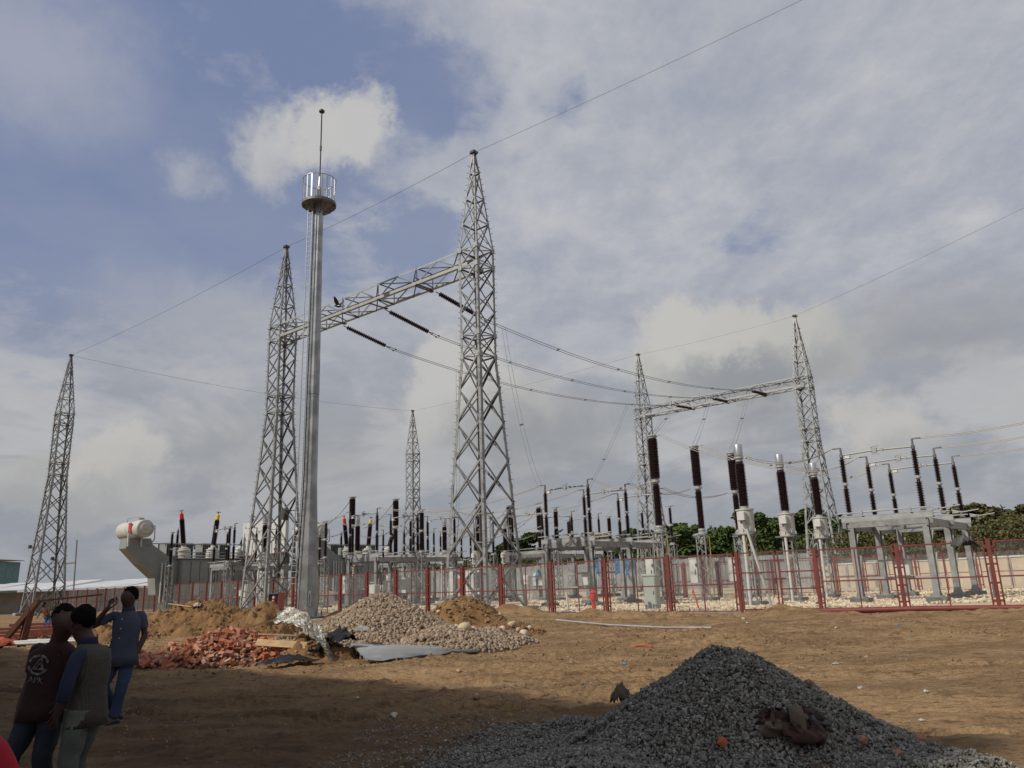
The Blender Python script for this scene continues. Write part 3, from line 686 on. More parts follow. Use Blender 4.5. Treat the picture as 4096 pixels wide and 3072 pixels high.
# ------------------------------------------------------------------ porcelain equipment
_ic = {}
def ins_mesh(L, r, R_, pitch=0.075, n=14, m='porcelain'):
    key = (round(L, 2), r, R_, pitch)
    if key not in _ic:
        prof = [(r, 0.0)]; k = int((L-0.06)/pitch); z = 0.03
        for i in range(k):
            Rr = R_ if i % 2 == 0 else R_*0.93
            prof += [(r, z), (Rr, z+pitch*0.30), (Rr, z+pitch*0.42), (r, z+pitch*0.9)]; z += pitch
        prof += [(r, L)]
        mb = MB(); mb.lathe(prof, n); _ic[key] = mb.mesh('porcelain_column', M[m])
    return _ic[key]
def cylm(mb, r, z0, z1, n=14, x=0, y=0, mx=None):
    T_ = Matrix.Translation((x, y, 0)); mb.lathe([(r, z0), (r, z1)], n, (mx @ T_) if mx else T_); return mb
def lattice_stand(t, h, w, x=0, y=0, m='galv', foot=True, lac=0.55):
    mb = MB(); a = w/2
    for sx in (-1, 1):
        for sy in (-1, 1): mb.angle((x+sx*a, y+sy*a, 0.1), (x+sx*a, y+sy*a, h), 0.07, 0.012, (-sx, 0, 0), (0, -sy, 0))
    mb.box((x, y, h), (w+0.12, w+0.12, 0.05))
    part('stand_leg_frame', mb, M[m], t)
    mb = MB(); n = max(2, int(h/lac)); st = (h-0.2)/n
    for i in range(n):
        z0, z1 = 0.15+i*st, 0.15+(i+1)*st
        for (ax, ay), (bx, by) in (((-a, -a), (a, -a)), ((a, -a), (a, a)), ((a, a), (-a, a)), ((-a, a), (-a, -a))):
            if i % 2: ax, ay, bx, by = bx, by, ax, ay
            mb.bar((x+ax, y+ay, z0), (x+bx, y+by, z1), 0.035)
    part('lacing', mb, M[m], t)
    if foot:
        mb = MB(); mb.cbox((x, y, 0.08), (w+0.45, w+0.45, 0.42), 0.03); part('footing', mb, M['concrete_dark'], t)

def disconnector(loc, label, rz=TH, arm=3.2, ph=4.1, nph=3, hi=0.0, simple=False):
    t = thing('disconnector_switch', label, 'disconnector switch', (*loc, 0), rz, 'three-phase disconnector switches on steel frames')
    for i in range(nph):
        for j in range(2):
            x, y = j*arm, i*ph
            mb = MB(); mb.box((x, y-0.14, 1.85), (0.26, 0.02, 3.5)); mb.box((x, y+0.14, 1.85), (0.26, 0.02, 3.5)); mb.box((x, y, 1.85), (0.018, 0.258, 3.5)); mb.box((x, y, 0.33), (0.5, 0.5, 0.04))
            for s in (-1, 1): mb.prism([(s*0.02, 0.35), (s*0.22, 0.35), (s*0.02, 0.9)], -0.01, 0.01, Matrix.Translation((x, y, 0)) @ Matrix.Rotation(PI/2, 4, 'X'))
            part('column', mb, M['galv'], t)
            mb = MB(); mb.cbox((x, y, 0.1), (0.85, 0.75, 0.42), 0.03); part('footing', mb, M['concrete_dark'], t)
            mb = MB(); mb.bar((x+0.15, y, 1.55), (x+0.24, y, 2.2), 0.03, 0.06); mb.bar((x+0.15, y, 2.75), (x+0.24, y, 3.2), 0.03, 0.06); part('cable_clip', mb, M['galv_light'], t)
            obj('insulator_column', ins_mesh(1.25, 0.075, 0.155), t, Matrix.Translation((x, y, 4.2)))
            obj('insulator_column', ins_mesh(1.22, 0.07, 0.145), t, Matrix.Translation((x, y, 5.62)))
            mb = MB(); cylm(mb, 0.13, 4.06, 4.12, x=x, y=y); cylm(mb, 0.09, 4.12, 4.2, x=x, y=y); cylm(mb, 0.09, 5.45, 5.5, x=x, y=y); cylm(mb, 0.14, 5.5, 5.57, x=x, y=y); cylm(mb, 0.09, 5.57, 5.62, x=x, y=y); part('flange', mb, M['flange'], t)
            mb = MB(); cylm(mb, 0.085, 6.84, 7.0, x=x, y=y); cylm(mb, 0.05, 7.0, 7.3, x=x, y=y, n=10); s = -1 if j == 0 else 1; mb.bar((x, y, 7.3), (x+s*0.35, y, 7.3), 0.09, 0.05); mb.box((x+s*0.3, y, 7.3), (0.12, 0.16, 0.05)); part('terminal', mb, M['galv_dull'], t)
        y = i*ph
        mb = MB(); mb.tube([(0, y, 6.95), (arm*0.47, y, 7.0)], 0.045, 10); mb.tube([(arm*0.5, y, 7.0), (arm, y, 6.95)], 0.045, 10); part('contact_arm', mb, M['alu'], t)
        mb = MB(); c = arm*0.47
        for dz in (-0.16, 0.16): mb.bar((c-0.14, y, 7.0+dz), (c+0.22, y, 7.0+dz*1.25), 0.05, 0.03)
        mb.box((c+0.05, y, 7.0), (0.16, 0.16, 0.22)); mb.box((c+0.36, y, 6.99), (0.12, 0.13, 0.13))
        mb.tube([(c+0.02+0.15*math.cos(a), y, 7.02+0.19*math.sin(a)) for a in np.linspace(PI*0.5, PI*1.5, 8)], 0.018, 5)
        part('contact_head', mb, M['alu'], t)
        mb = MB(); mb.box((0.28, y, 6.84), (0.22, 0.14, 0.12)); mb.bar((0.18, y-0.12, 6.77), (0.44, y+0.12, 6.77), 0.18, 0.015); part('earth_contact', mb, M['white'], t)
        # phase beam: two stacked channels
        mb = MB(); mb.box((arm/2, y, 4.0), (arm+0.75, 0.28, 0.02)); mb.box((arm/2, y, 3.76), (arm+0.75, 0.28, 0.02))
        mb.box((arm/2, y-0.12, 3.88), (arm+0.745, 0.02, 0.215)); part('base_channel', mb, M['galv_light'], t)
        mb = MB(); mb.tube([(-0.55, y-0.2, 4.16), (arm+0.3, y-0.22, 4.18)], 0.028, 8); mb.tube([(-0.2, y+0.2, 4.2), (arm*0.6, y+0.2, 4.25), (arm*0.8, y+0.15, 4.0)], 0.02, 6); mb.box((0.6, y-0.2, 4.14), (0.1, 0.12, 0.16)); mb.box((arm-0.5, y-0.2, 4.14), (0.1, 0.12, 0.16)); part('drive_rod', mb, M['alu'], t)
        mb = MB(); mb.tube([(arm+0.35, y-0.1, 4.2), (arm+0.8, y-0.15, 4.08), (arm+1.5, y-0.12, 4.16)], 0.028, 8); mb.tube([(arm+0.75, y-0.1+0.13*math.cos(a), 3.98+0.16*math.sin(a)) for a in np.linspace(0, PI*1.4, 8)], 0.018, 5); mb.box((arm+0.5, y, 4.1), (0.26, 0.3, 0.1)); part('earth_blade', mb, M['alu'], t)
        if i < 3:
            mb = MB(); mb.box((arm/2, y-0.151, 3.60), (arm+0.7, 0.02, 0.26)); mb.box((arm/2, y-0.08, 3.74), (arm+0.695, 0.12, 0.016)); mb.box((arm/2, y-0.08, 3.46), (arm+0.695, 0.12, 0.016)); part('cross_channel', mb, M['galv'], t)
    Ly = (nph-1)*ph
    for j in range(2):
        x = j*arm; mb = MB(); s = -1 if j == 0 else 1
        mb.box((x+s*0.17, Ly/2, 3.56), (0.02, Ly+0.5, 0.30)); mb.box((x+s*0.11, Ly/2, 3.72), (0.10, Ly+0.495, 0.016)); mb.box((x+s*0.11, Ly/2, 3.40), (0.10, Ly+0.495, 0.016)); part('long_channel', mb, M['galv'], t)
    mb = MB(); mb.tube([(arm*0.5, -0.3, 3.5), (arm*0.5, ph*0.5, 3.5)], 0.03, 6); mb.tube([(arm*0.45, ph*0.5, 3.6), (arm*0.45, ph*0.5, 1.95)], 0.035, 8); part('operating_shaft', mb, M['galv'], t)
    mb = MB(); mb.cbox((arm*0.45, ph*0.5, 1.6), (0.72, 0.5, 0.75), 0.03); mb.box((arm*0.45, ph*0.5, 2.0), (0.8, 0.58, 0.05)); part('drive_box', mb, M['white'], t)
    mb = MB(); mb.box((arm/2, ph*0.5+0.1, 1.95), (arm*1.1, 0.06, 0.1)); mb.box((arm/2, ph*0.5+0.1, 1.15), (arm*1.1, 0.06, 0.1)); part('box_rail', mb, M['galv_light'], t)
    return t
DISC1 = disconnector((15.8, 37.1), 'disconnector frame nearest the right edge, with its whole steel table in view')
def dpt(loc, i, j, arm=3.2, ph=4.1, z=7.3, out=0.4):
    p = Vector((loc[0], loc[1], 0))+U*(j*arm+(out if j else -out))+V*(i*ph); p.z = z; return p
D1L = (15.8, 37.1); D2L = (1.8, 47.6); D3L = (-12.9, 60.3)
copy_tree(DISC1, loc=(*D2L, 0), rz=TH, label='disconnector frame standing behind the red fire hydrant')
copy_tree(DISC1, loc=(*D3L, 0), rz=TH, label='disconnector frame just right of the octagonal mast behind the pebble heap')
D4L = (-0.4, 65.8); copy_tree(DISC1, loc=(*D4L, 0), rz=TH, label='disconnector frame with a pale low table, seen through the frame behind the hydrant')
D5L = (-13.8, 80.5); copy_tree(DISC1, loc=(*D5L, 0), rz=TH, label='farthest disconnector frame, small, between the tallest tower and the smallest one')
D6L = (-28.6, 74.5)
DISC6 = copy_tree(DISC1, loc=(-26.7, 69.0, 0), rz=TH, label='disconnector frame left of the octagonal mast, in front of the white fire wall')

def current_transformer(loc, label, rz=TH, dome=True):
    t = thing('current_transformer', label, 'current transformer', (*loc, 0), rz, 'current transformers with cream tanks and silver heads')
    lattice_stand(t, 3.36, 0.55, m='galv')
    mb = MB(); mb.box((0, 0, 3.42), (1.05, 1.05, 0.06)); part('platform', mb, M['galv_dull'], t)
    mb = MB(); cylm(mb, 0.40, 3.52, 4.58, 20); cylm(mb, 0.45, 4.58, 4.64, 20); cylm(mb, 0.42, 3.45, 3.52, 20)
    for a in range(8): mb.box((0.43*math.cos(a*PI/4), 0.43*math.sin(a*PI/4), 3.62), (0.05, 0.05, 0.14))
    part('tank', mb, M['cream'], t)
    mb = MB(); mb.cbox((0.02, -0.47, 4.28), (0.38, 0.2, 0.42), 0.02); mb.box((0.02, -0.58, 4.28), (0.34, 0.012, 0.38)); part('terminal_box', mb, M['white'], t)
    mb = MB()
    for k in range(3): mb.tube([(0.05+k*0.05, -0.5, 4.06), (0.1+k*0.05, -0.55, 3.8), (0.3+k*0.06, -0.6, 3.55), (0.6+k*0.05, -0.5, 3.5-0.05*k), (0.62, -0.4, 3.3), (0.45, -0.3, 3.15)], 0.022, 6)
    part('conduit', mb, M['galv_dull'], t)
    mb = MB(); cylm(mb, 0.2, 4.64, 4.78); part('collar', mb, M['flange'], t)
    obj('insulator_column', ins_mesh(2.22, 0.185, 0.26, 0.07, 18), t, Matrix.Translation((0, 0, 4.78)))
    mb = MB(); cylm(mb, 0.17, 7.0, 7.16, 18); cylm(mb, 0.24, 7.14, 7.22, 18); mb.bar((-0.4, 0, 7.16), (0.4, 0, 7.16), 0.08, 0.05)
    part('head_flange', mb, M['flange'], t)
    mb = MB(); mb.lathe([(0.20, 7.22), (0.21, 7.3), (0.21, 7.8), (0.19, 7.86), (0.05, 7.88)], 20, smooth=True); part('expansion_head', mb, M['chrome'], t)
    mb = MB(); mb.tube([(0.0, -0.42, 3.4), (0.02, -0.5, 0.0)], 0.075, 10); part('cable_pipe', mb, M['white'], t)
    return t
CT1 = (11.2, 38.3); CT2 = (14.5, 42.1); CT3 = (17.8, 46.0)
ct = current_transformer(CT1, 'nearest and biggest cream tank transformer with silver head, behind the double gate')
copy_tree(ct, loc=(*CT2, 0), label='middle of the three cream tank transformers right of the double gate')
copy_tree(ct, loc=(*CT3, 0), label='third cream tank transformer, in front of the right far gantry tower')
for (x, y), lb in (((-14.3, 70.0), 'silver-headed transformer between two breaker columns right of the octagonal mast'), ((-7.0, 75.2), 'silver-headed transformer just left of the tallest tower legs'), ((-4.2, 78.8), 'silver-headed transformer seen through the left half of the tallest tower'), ((-1.3, 81.3), 'silver-headed transformer seen through the right half of the tallest tower'), ((-21.3, 65.9), 'silver-headed transformer seen through the tower left of the octagonal mast')):
    copy_tree(ct, loc=(x, y, 0), label=lb)

def breaker(loc, label, rz=TH):
    t = thing('circuit_breaker', label, 'circuit breaker', (*loc, 0), rz, 'tall single-pole circuit breakers')
    lattice_stand(t, 3.95, 0.62, m='galv')
    mb = MB(); mb.lathe([(0.16, 3.4), (0.16, 3.98), (0.3, 4.0), (0.3, 4.08), (0.2, 4.12), (0.24, 4.28), (0.2, 4.34)], 16); mb.box((0.12, -0.2, 3.75), (0.18, 0.12, 0.2)); part('drive_housing', mb, M['flange'], t)
    mb = MB(); mb.cbox((-0.62, 0.0, 1.85), (0.5, 0.75, 1.45), 0.03); mb.box((-0.62, 0, 2.6), (0.56, 0.82, 0.05)); part('control_cabinet', mb, M['white'], t)
    mb = MB(); mb.box((-0.4, -0.42, 2.2), (0.1, 0.03, 0.16)); mb.box((-0.5, -0.39, 1.8), (0.05, 0.03, 0.3)); part('gauge_window', mb, M['dark_steel'], t)
    mb = MB(); mb.tube([(0.25, -0.1, 4.0), (0.5, -0.1, 3.8), (0.48, -0.1, 2.9), (0.4, -0.1, 0.2)], 0.012, 5); part('yellow_cable', mb, M['yellow'], t)
    obj('insulator_column', ins_mesh(2.36, 0.16, 0.225, 0.075, 16), t, Matrix.Translation((0, 0, 4.34)))
    mb = MB(); cylm(mb, 0.17, 6.70, 6.78, 16); cylm(mb, 0.25, 6.78, 6.88, 16); cylm(mb, 0.19, 6.88, 6.98, 16); mb.bar((-0.5, 0, 6.84), (0, 0, 6.84), 0.09, 0.06); part('middle_flange', mb, M['flange'], t)
    obj('insulator_column', ins_mesh(2.32, 0.235, 0.305, 0.075, 18), t, Matrix.Translation((0, 0, 6.98)))
    mb = MB(); cylm(mb, 0.26, 9.30, 9.40, 18); cylm(mb, 0.32, 9.40, 9.47, 18); mb.bar((0, 0, 9.44), (0.5, 0, 9.44), 0.09, 0.06); part('top_cap', mb, M['flange'], t)
    return t
CB1 = (7.95, 43.8); CB2 = (11.3, 48.0); CB3 = (14.5, 51.3)
cb = breaker(CB1, 'tallest breaker column, left of the double gate with the green kiosk at its foot')
copy_tree(cb, loc=(*CB2, 0), label='breaker column standing alone halfway between the tallest breaker and the double gate')
copy_tree(cb, loc=(*CB3, 0), label='breaker column half hidden behind the nearest silver-headed transformer')
CBR = [(-14.6, 69.0), (-11.2, 72.0), (-3.9, 79.0), (-0.8, 82.0), (2.4, 84.8)]
for (x, y), lb in zip(CBR, ('left breaker column of the pair just right of the octagonal mast', 'right breaker column of the pair between the mast and the smallest tower', 'breaker column seen through the left half of the tallest tower', 'breaker column seen through the right half of the tallest tower', 'breaker column just right of the tallest tower, before the trees')):
    copy_tree(cb, loc=(x, y, 0), label=lb)

def post_ins(loc, label, h=7.05, fat=False, rz=TH):
    t = thing('post_insulator', label, 'post insulator', (*loc, 0), rz, 'brown post insulators on lattice stands')
    lattice_stand(t, 4.0, 0.5, m='galv')
    r, R_ = (0.15, 0.22) if fat else (0.075, 0.155)
    L = (h-4.45)/2
    mb = MB(); mb.lathe([(0.22, 4.02), (0.22, 4.08), (0.16, 4.12), (0.2, 4.18)], 14); cylm(mb, 0.16, 4.18+L, 4.33+L); cylm(mb, 0.13, 4.33+2*L, h); part('flange', mb, M['flange'], t)
    obj('insulator_column', ins_mesh(L, r, R_), t, Matrix.Translation((0, 0, 4.18))); obj('insulator_column', ins_mesh(L, r*0.95, R_*0.95), t, Matrix.Translation((0, 0, 4.33+L)))
    mb = MB(); mb.bar((-0.35, 0, h+0.02), (0.35, 0, h+0.02), 0.08, 0.04); part('terminal', mb, M['galv_dull'], t)
    return t
pi_ = post_ins((3.1, 62.0), 'fat post insulator right behind the left post of the frame at the hydrant', 7.2, True)
for (x, y), lb in (((8.6, 73.0), 'fat post insulator in front of the pale yellow treetop'), ((-7.3, 59.8), 'fat two-part post insulator just left of the tallest tower'), ((5.0, 75.6), 'fat post insulator far behind the frame at the hydrant'), ((-18.6, 70.8), 'fat post insulator beside the right edge of the octagonal mast')):
    copy_tree(pi_, loc=(x, y, 0), label=lb)
ps = post_ins((-10.6, 80.0), 'slim far post insulator in front of the smallest tower base', 7.0, False)
for (x, y), lb in (((-5.2, 86.6), 'slim far post insulator left of the tallest tower, against the trees'), ((-27.0, 72.8), 'slim post insulator in front of the grey power transformer, beside its blue bushing'), ((-31.2, 70.6), 'slim post on a lattice stand in front of the big grey power transformer'), ((10.6, 66.0), 'slim post insulator behind the tallest breaker column')):
    copy_tree(ps, loc=(x, y, 0), label=lb)

for (x, y), lb in (((-9.0, 66.0), 'slim post insulator halfway between the smallest and the tallest tower'), ((-15.8, 64.5), 'slim post insulator behind the left pole of the frame right of the mast'), ((-2.2, 70.5), 'slim post insulator seen through the right half of the tallest tower'), ((-19.8, 78.5), 'slim post insulator in front of the second power transformer'), ((-24.5, 66.5), 'slim post insulator seen between the legs of the tower beside the mast'), ((12.2, 62.0), 'slim post insulator behind the lone breaker, low against the trees')):
    copy_tree(ps, loc=(x, y, 0), label=lb)
mb = MB(); mb.box((0, 0, 0), (0.42, 0.02, 0.2)); mb.bar((-0.1, 0.02, -0.1), (-0.1, 0.02, -0.7), 0.04); thing('warning_plate', 'small yellow warning plate low behind the fence beside the mast', 'sign', (-16.2, 52.9, 0.62), 0, mb=mb, m=M['yellow'])
# flexible jumpers between the apparatus
jg = 'flexible jumper conductors'
def jump(label, p, q, sag, r=0.022, dbl=True, m='wire_light', n=16):
    p, q = Vector(p), Vector(q)
    if dbl: twin(label, p, q, sag, (0.05, -0.03, 0.03), r*0.8, m, jg, 1, 'jumper_wire', n)
    else: wire_thing('jumper_wire', label, 'overhead wire', [sagline(p, q, sag, n)], r, M[m], jg)
def P3(xy, z): return Vector((xy[0], xy[1], z))
for k, (cbp, ctp) in enumerate(((CB1, CT1), (CB2, CT2), (CB3, CT3))):
    w = ('first', 'second', 'third')[k]
    nm = ('tallest breaker top and the nearest silver head', 'lone breaker top and the middle silver head', 'half-hidden breaker top and the third silver head')[k]
    jump('jumper sweeping down between the '+nm, P3(cbp, 9.45)+U*0.5, P3(ctp, 7.16)-U*0.4, 0.15)
    nm = ('nearest', 'middle', 'third')[k]
    jump('jumper from the %s silver head to the right-hand disconnector frame' % nm, P3(ctp, 7.16)+U*0.4, dpt(D1L, k, 0), 0.45)
    jump('jumper from the waist of the %s right-bay breaker to the frame behind the hydrant' % ('tallest', 'lone', 'half-hidden')[k], P3(cbp, 6.84)-U*0.5, dpt(D2L, k, 1), 0.45)
    jump('conductor leaving the %s pole of the right-hand frame toward the right edge' % ('nearest', 'middle', 'farthest')[k], dpt(D1L, k, 1), dpt(D1L, k, 1)+U*9+Vector((0, 0, 0.9)), 0.35)
    jump('jumper running left from the %s pole of the frame behind the hydrant' % ('nearest', 'middle', 'farthest')[k], dpt(D2L, k, 0), dpt(D3L, k, 1), 0.8)
    jump('jumper looping left from the %s pole of the frame right of the mast' % ('nearest', 'middle', 'farthest')[k], dpt(D3L, k, 0), dpt(D3L, k, 0)-U*6+Vector((0, 0, -0.3)), 0.4)
    jump('jumper between far frames passing the %s column right of the mast' % ('nearest', 'middle', 'farthest')[k], dpt(D4L, k, 0), dpt(D5L, k, 1), 0.9)
for k, (a, b, s, lb) in enumerate((
    (bus_pt(0, 0.17), dpt(D3L, 2, 1), 0.9, 'dropper pair curving from the lowest bus wire down to the left behind the tallest tower'),
    (bus_pt(2, 0.045), dpt(D2L, 0, 0), 1.5, 'dropper pair hanging right of the tallest tower down to the frame behind the hydrant'),
    (bus_pt(0, 0.78), dpt(D4L, 1, 1), 0.6, 'dropper pair falling straight left of the far gantry left tower'),
    (bus_pt(1, 0.80), P3((8.6, 73.0), 7.3), 0.6, 'dropper pair slanting in front of the far gantry left tower'),
    (BUS[0][1], P3(CB1, 9.5), 0.3, 'dropper pair from the left far string to the tallest breaker top'),
    (BUS[1][1], P3(CB2, 9.5), 0.3, 'dropper pair from the middle far string to the lone breaker top'),
    (BUS[2][1], P3(CB3, 9.5), 0.3, 'dropper pair from the right far string to the half-hidden breaker top'))):
    twin(lb, a, b, s, (0.12, -0.05, 0), 0.012, 'wire', 'dropper wires from the busbars', 1, 'dropper_wire')
for k, (x, y) in enumerate(CBR):
    w = ('left breaker of the pair right of the mast', 'right breaker of the pair right of the mast', 'breaker in the left half of the tallest tower', 'breaker in the right half of the tallest tower', 'breaker just right of the tallest tower')[k]
    jump('looping jumper on the left of the '+w, P3((x, y), 9.44), P3((x, y), 7.0)-U*3.4-V*1, 0.5, m='wire')
    jump('low jumper at the waist of the '+w, P3((x, y), 6.84), P3((x, y), 6.4)-U*4.2-V*1, 0.5, m='wire')

# ------------------------------------------------------------------ power transformers
def power_transformer(loc, label):
    t = thing('power_transformer', label, 'power transformer', (*loc, 0), TH+PI/2, 'large grey power transformers')
    mb = MB(); mb.cbox((0, 0, 0.5), (8.2, 4.2, 1.0), 0.05); part('plinth', mb, M['concrete_dark'], t)
    mb = MB(); mb.box((0, 0, 1.2), (6.4, 2.9, 0.36))
    for x in (-2.6, -0.9, 0.9, 2.6): mb.box((x, -1.3, 1.1), (0.6, 0.6, 0.3))
    part('base_frame', mb, M['tr_grey'], t)
    mb = MB(); mb.cbox((0, 0, 3.1), (7.2, 2.8, 3.2), 0.06); part('tank', mb, M['tr_grey'], t)
    pm = MB(); pm.cbox((0, 0, 0), (0.84, 0.10, 2.75), 0.03); pme = pm.mesh('tank_panel', M['tr_grey'])
    for k in range(8): obj('tank_panel', pme, t, Matrix.Translation((-3.1+k*0.885, -1.44, 3.1)))
    mb = MB(); mb.box((0, 0, 4.76), (7.4, 3.1, 0.10)); mb.tube([(-3.6, -1.55, 4.98), (3.6, -1.55, 4.98)], 0.05, 8); part('cover_rim', mb, M['galv_light'], t)
    for k, (x, tx, ty, cm) in enumerate(((-2.7, -0.15, 0.02, 'red_bright'), (0.0, 0.10, 0, 'yellow'), (2.6, 0.36, 0.05, 'bluegrey'))):
        R_ = Matrix.Translation((x, -0.2, 4.8)) @ Matrix.Rotation(tx, 4, 'Y') @ Matrix.Rotation(ty, 4, 'X')
        mb = MB(); mb.lathe([(0.56, -0.2), (0.56, 0.72), (0.62, 0.74), (0.62, 0.82), (0.45, 0.86), (0.45, 0.98), (0.24, 1.05), (0.22, 1.25)], 18); mb.box((0, -0.58, 0.45), (0.3, 0.08, 0.26)); mb.lathe([(0.60, 0.36), (0.61, 0.40), (0.60, 0.44)], 18)
        part('turret', mb, M['cream'], t, R_)
        c = obj('bushing', ins_mesh(2.5, 0.19, 0.27, 0.075, 16), t, R_ @ Matrix.Translation((0, 0, 1.22)))
        mb = MB(); mb.lathe([(0.18, 3.7), (0.19, 3.76), (0.18, 4.16), (0.10, 4.24)], 14); part('phase_cap', mb, M[cm], t, R_)
        mb = MB(); cylm(mb, 0.05, 4.2, 4.42, 8); mb.bar((-0.22, 0, 4.46), (0.22, 0, 4.46), 0.07, 0.06); mb.bar((0, 0, 4.4), (0.16, 0.1, 4.6), 0.04); part('terminal', mb, M['galv_dull'], t, R_)
    mb = MB(); mb.cbox((-3.3, 0.2, 5.35), (0.5, 0.5, 1.0), 0.03); part('small_turret', mb, M['tr_grey'], t)
    obj('bushing', ins_mesh(1.25, 0.09, 0.15), t, Matrix.Translation((-3.3, 0.2, 5.85)))
    mb = MB(); mb.lathe([(0.11, 7.1), (0.11, 7.4), (0.03, 7.5), (0.03, 7.65)], 10, Matrix.Translation((-3.3, 0.2, 0))); part('phase_cap', mb, M['bluegrey'], t)
    # radiator bank behind
    fm = MB(); fm.cbox((0, 0, 0), (0.045, 1.5, 3.0), 0.015); fme = fm.mesh('radiator_fin', M['tr_grey'])
    for bx in (-2.2, 1.4):
        for k in range(14): obj('radiator_fin', fme, t, Matrix.Translation((bx-1.3+k*0.2, 2.5, 4.9)))
        mb = MB(); mb.tube([(bx-1.4, 2.0, 6.2), (bx+1.5, 2.0, 6.2)], 0.09, 8); mb.tube([(bx-1.4, 2.0, 3.6), (bx+1.5, 2.0, 3.6)], 0.09, 8); mb.tube([(bx, 2.0, 6.2), (bx, 1.0, 6.2), (bx, 1.0, 4.8)], 0.09, 8); mb.box((bx, 3.27, 6.1), (2.9, 0.03, 0.5)); part('radiator_header', mb, M['tr_grey'], t)
    # duct arm that carries the conservator
    rot = Matrix.Rotation(PI/2, 4, 'X')
    prof = [(-3.55, 1.6), (-3.55, 4.55), (-4.0, 4.6), (-6.1, 6.0), (-6.3, 6.55), (-8.4, 6.55), (-8.45, 5.65), (-7.1, 4.3), (-5.7, 3.1), (-5.5, 1.6)]
    mb = MB(); mb.prism(prof[::-1], -0.5, 0.9, rot); part('support_duct', mb, M['tr_grey'], t)
    mb = MB()
    for x in (-8.35, -7.2): mb.box((x, -1.0, 6.35), (0.13, 0.12, 1.1))
    for k in range(4): mb.tube([(-5.2+k*0.32, -1.1, 0.9), (-5.2+k*0.32, -1.1, 4.4)], 0.07, 8)
    part('white_pipe', mb, M['white'], t)
    # conservator: long axis along local y, near end towards the camera side
    RY = Matrix.Translation((-7.3, 0.3, 7.35)) @ Matrix.Rotation(PI/2, 4, 'X')
    mb = MB(); mb.lathe([(0.25, -2.45), (0.62, -2.32), (0.78, -2.1), (0.80, -2.0), (0.80, 2.05), (0.78, 2.12), (0.70, 2.16)], 28, RY, smooth=True); mb.lathe([(0.81, -0.1), (0.81, -0.02)], 28, RY); part('conservator', mb, M['cream'], t)
    mb = MB(); mb.lathe([(0.5, 2.16), (0.5, 2.26), (0.44, 2.30), (0.12, 2.32), (0.12, 2.40)], 24, RY); part('end_cover', mb, M['cream'], t)
    mb = MB(); mb.box((-8.12, -0.6, 7.45), (0.05, 0.6, 0.9)); part('nameplate', mb, M['galv_dull'], t)
    mb = MB(); mb.box((-8.16, -0.6, 7.45), (0.03, 0.45, 0.7)); part('oil_gauge', mb, M['red_bright'], t)
    mb = MB(); mb.tube([(-7.9, 0.5, 8.0), (-7.9, 0.5, 8.35), (-7.7, -0.6, 8.4), (-7.2, -1.0, 8.35), (-7.2, -1.0, 8.1)], 0.03, 6); mb.box((-7.3, -0.9, 8.25), (0.5, 0.2, 0.12)); mb.tube([(-7.0, -1.95, 7.6), (-6.55, -2.0, 7.6), (-6.5, -2.0, 6.4), (-6.5, -1.0, 5.9)], 0.05, 6); part('breather_pipe', mb, M['galv_light'], t)
    mb = MB(); mb.tube([(-6.3, -0.8, 6.1), (-3.2, -0.8, 6.1), (2.8, -0.9, 6.1)], 0.045, 6); mb.tube([(-3.4, -1.6, 5.3), (3.5, -1.6, 5.3)], 0.03, 6)
    for x in (-3.4, -1, 1.2, 3.5): mb.bar((x, -1.6, 4.8), (x, -1.6, 5.3), 0.04)
    part('top_pipework', mb, M['galv'], t)
    mb = MB(); mb.cbox((-2.3, -1.75, 2.0), (0.8, 0.4, 1.1), 0.03); mb.cbox((3.0, -1.8, 2.0), (0.9, 0.4, 1.6), 0.03); part('marshalling_box', mb, M['kiosk'], t)
    return t
PT1 = (-29.7, 75.9); PT2 = (-16.9, 87.6)
pt = power_transformer(PT1, 'big grey power transformer with cream tank at left, its red bushing in clear view')
copy_tree(pt, loc=(*PT2, 0), label='second grey power transformer, mostly hidden behind the octagonal mast and frames')

def fire_wall(loc, label):
    t = thing('fire_wall', label, 'fire wall', (*loc, 0), TH, 'white fire walls between transformers')
    mb = MB(); mb.box((5.2, 0, 6.55), (10.4, 0.35, 3.3)); part('upper_panel', mb, M['white'], t)
    mb = MB(); mb.box((5.2, 0, 4.45), (10.6, 0.7, 0.9)); part('ring_beam', mb, M['concrete_dark'], t)
    mb = MB(); mb.box((5.2, -0.1, 4.93), (10.7, 0.6, 0.16)); part('red_band', mb, M['red'], t)
    for x in (1.3, 5.2, 9.1):
        mb = MB(); mb.box((x, 0, 2.0), (2.4, 0.34, 4.0)); part('lower_panel', mb, M['white'], t)
    for x in (0.0, 3.3, 7.1, 10.3):
        mb = MB(); mb.box((x+0.02, 0, 2.0), (0.42, 0.52, 4.0)); part('pier', mb, M['concrete'], t)
    bm_ = MB(); bm_.box((0, 0, 0), (0.1, 0.05, 0.16)); me = bm_.mesh('fixing_plate', M['dark_steel'])
    for x in (0.8, 3.0, 5.5, 8.0, 9.8):
        for z in (5.4, 6.6, 7.7): obj('fixing_plate', me, t, Matrix.Translation((x, -0.2, z)))
    return t
fw_ = fire_wall((-27.2, 77.8), 'white fire wall with a red band seen through the tower left of the octagonal mast')

fw_.scale = (0.71, 1, 1)
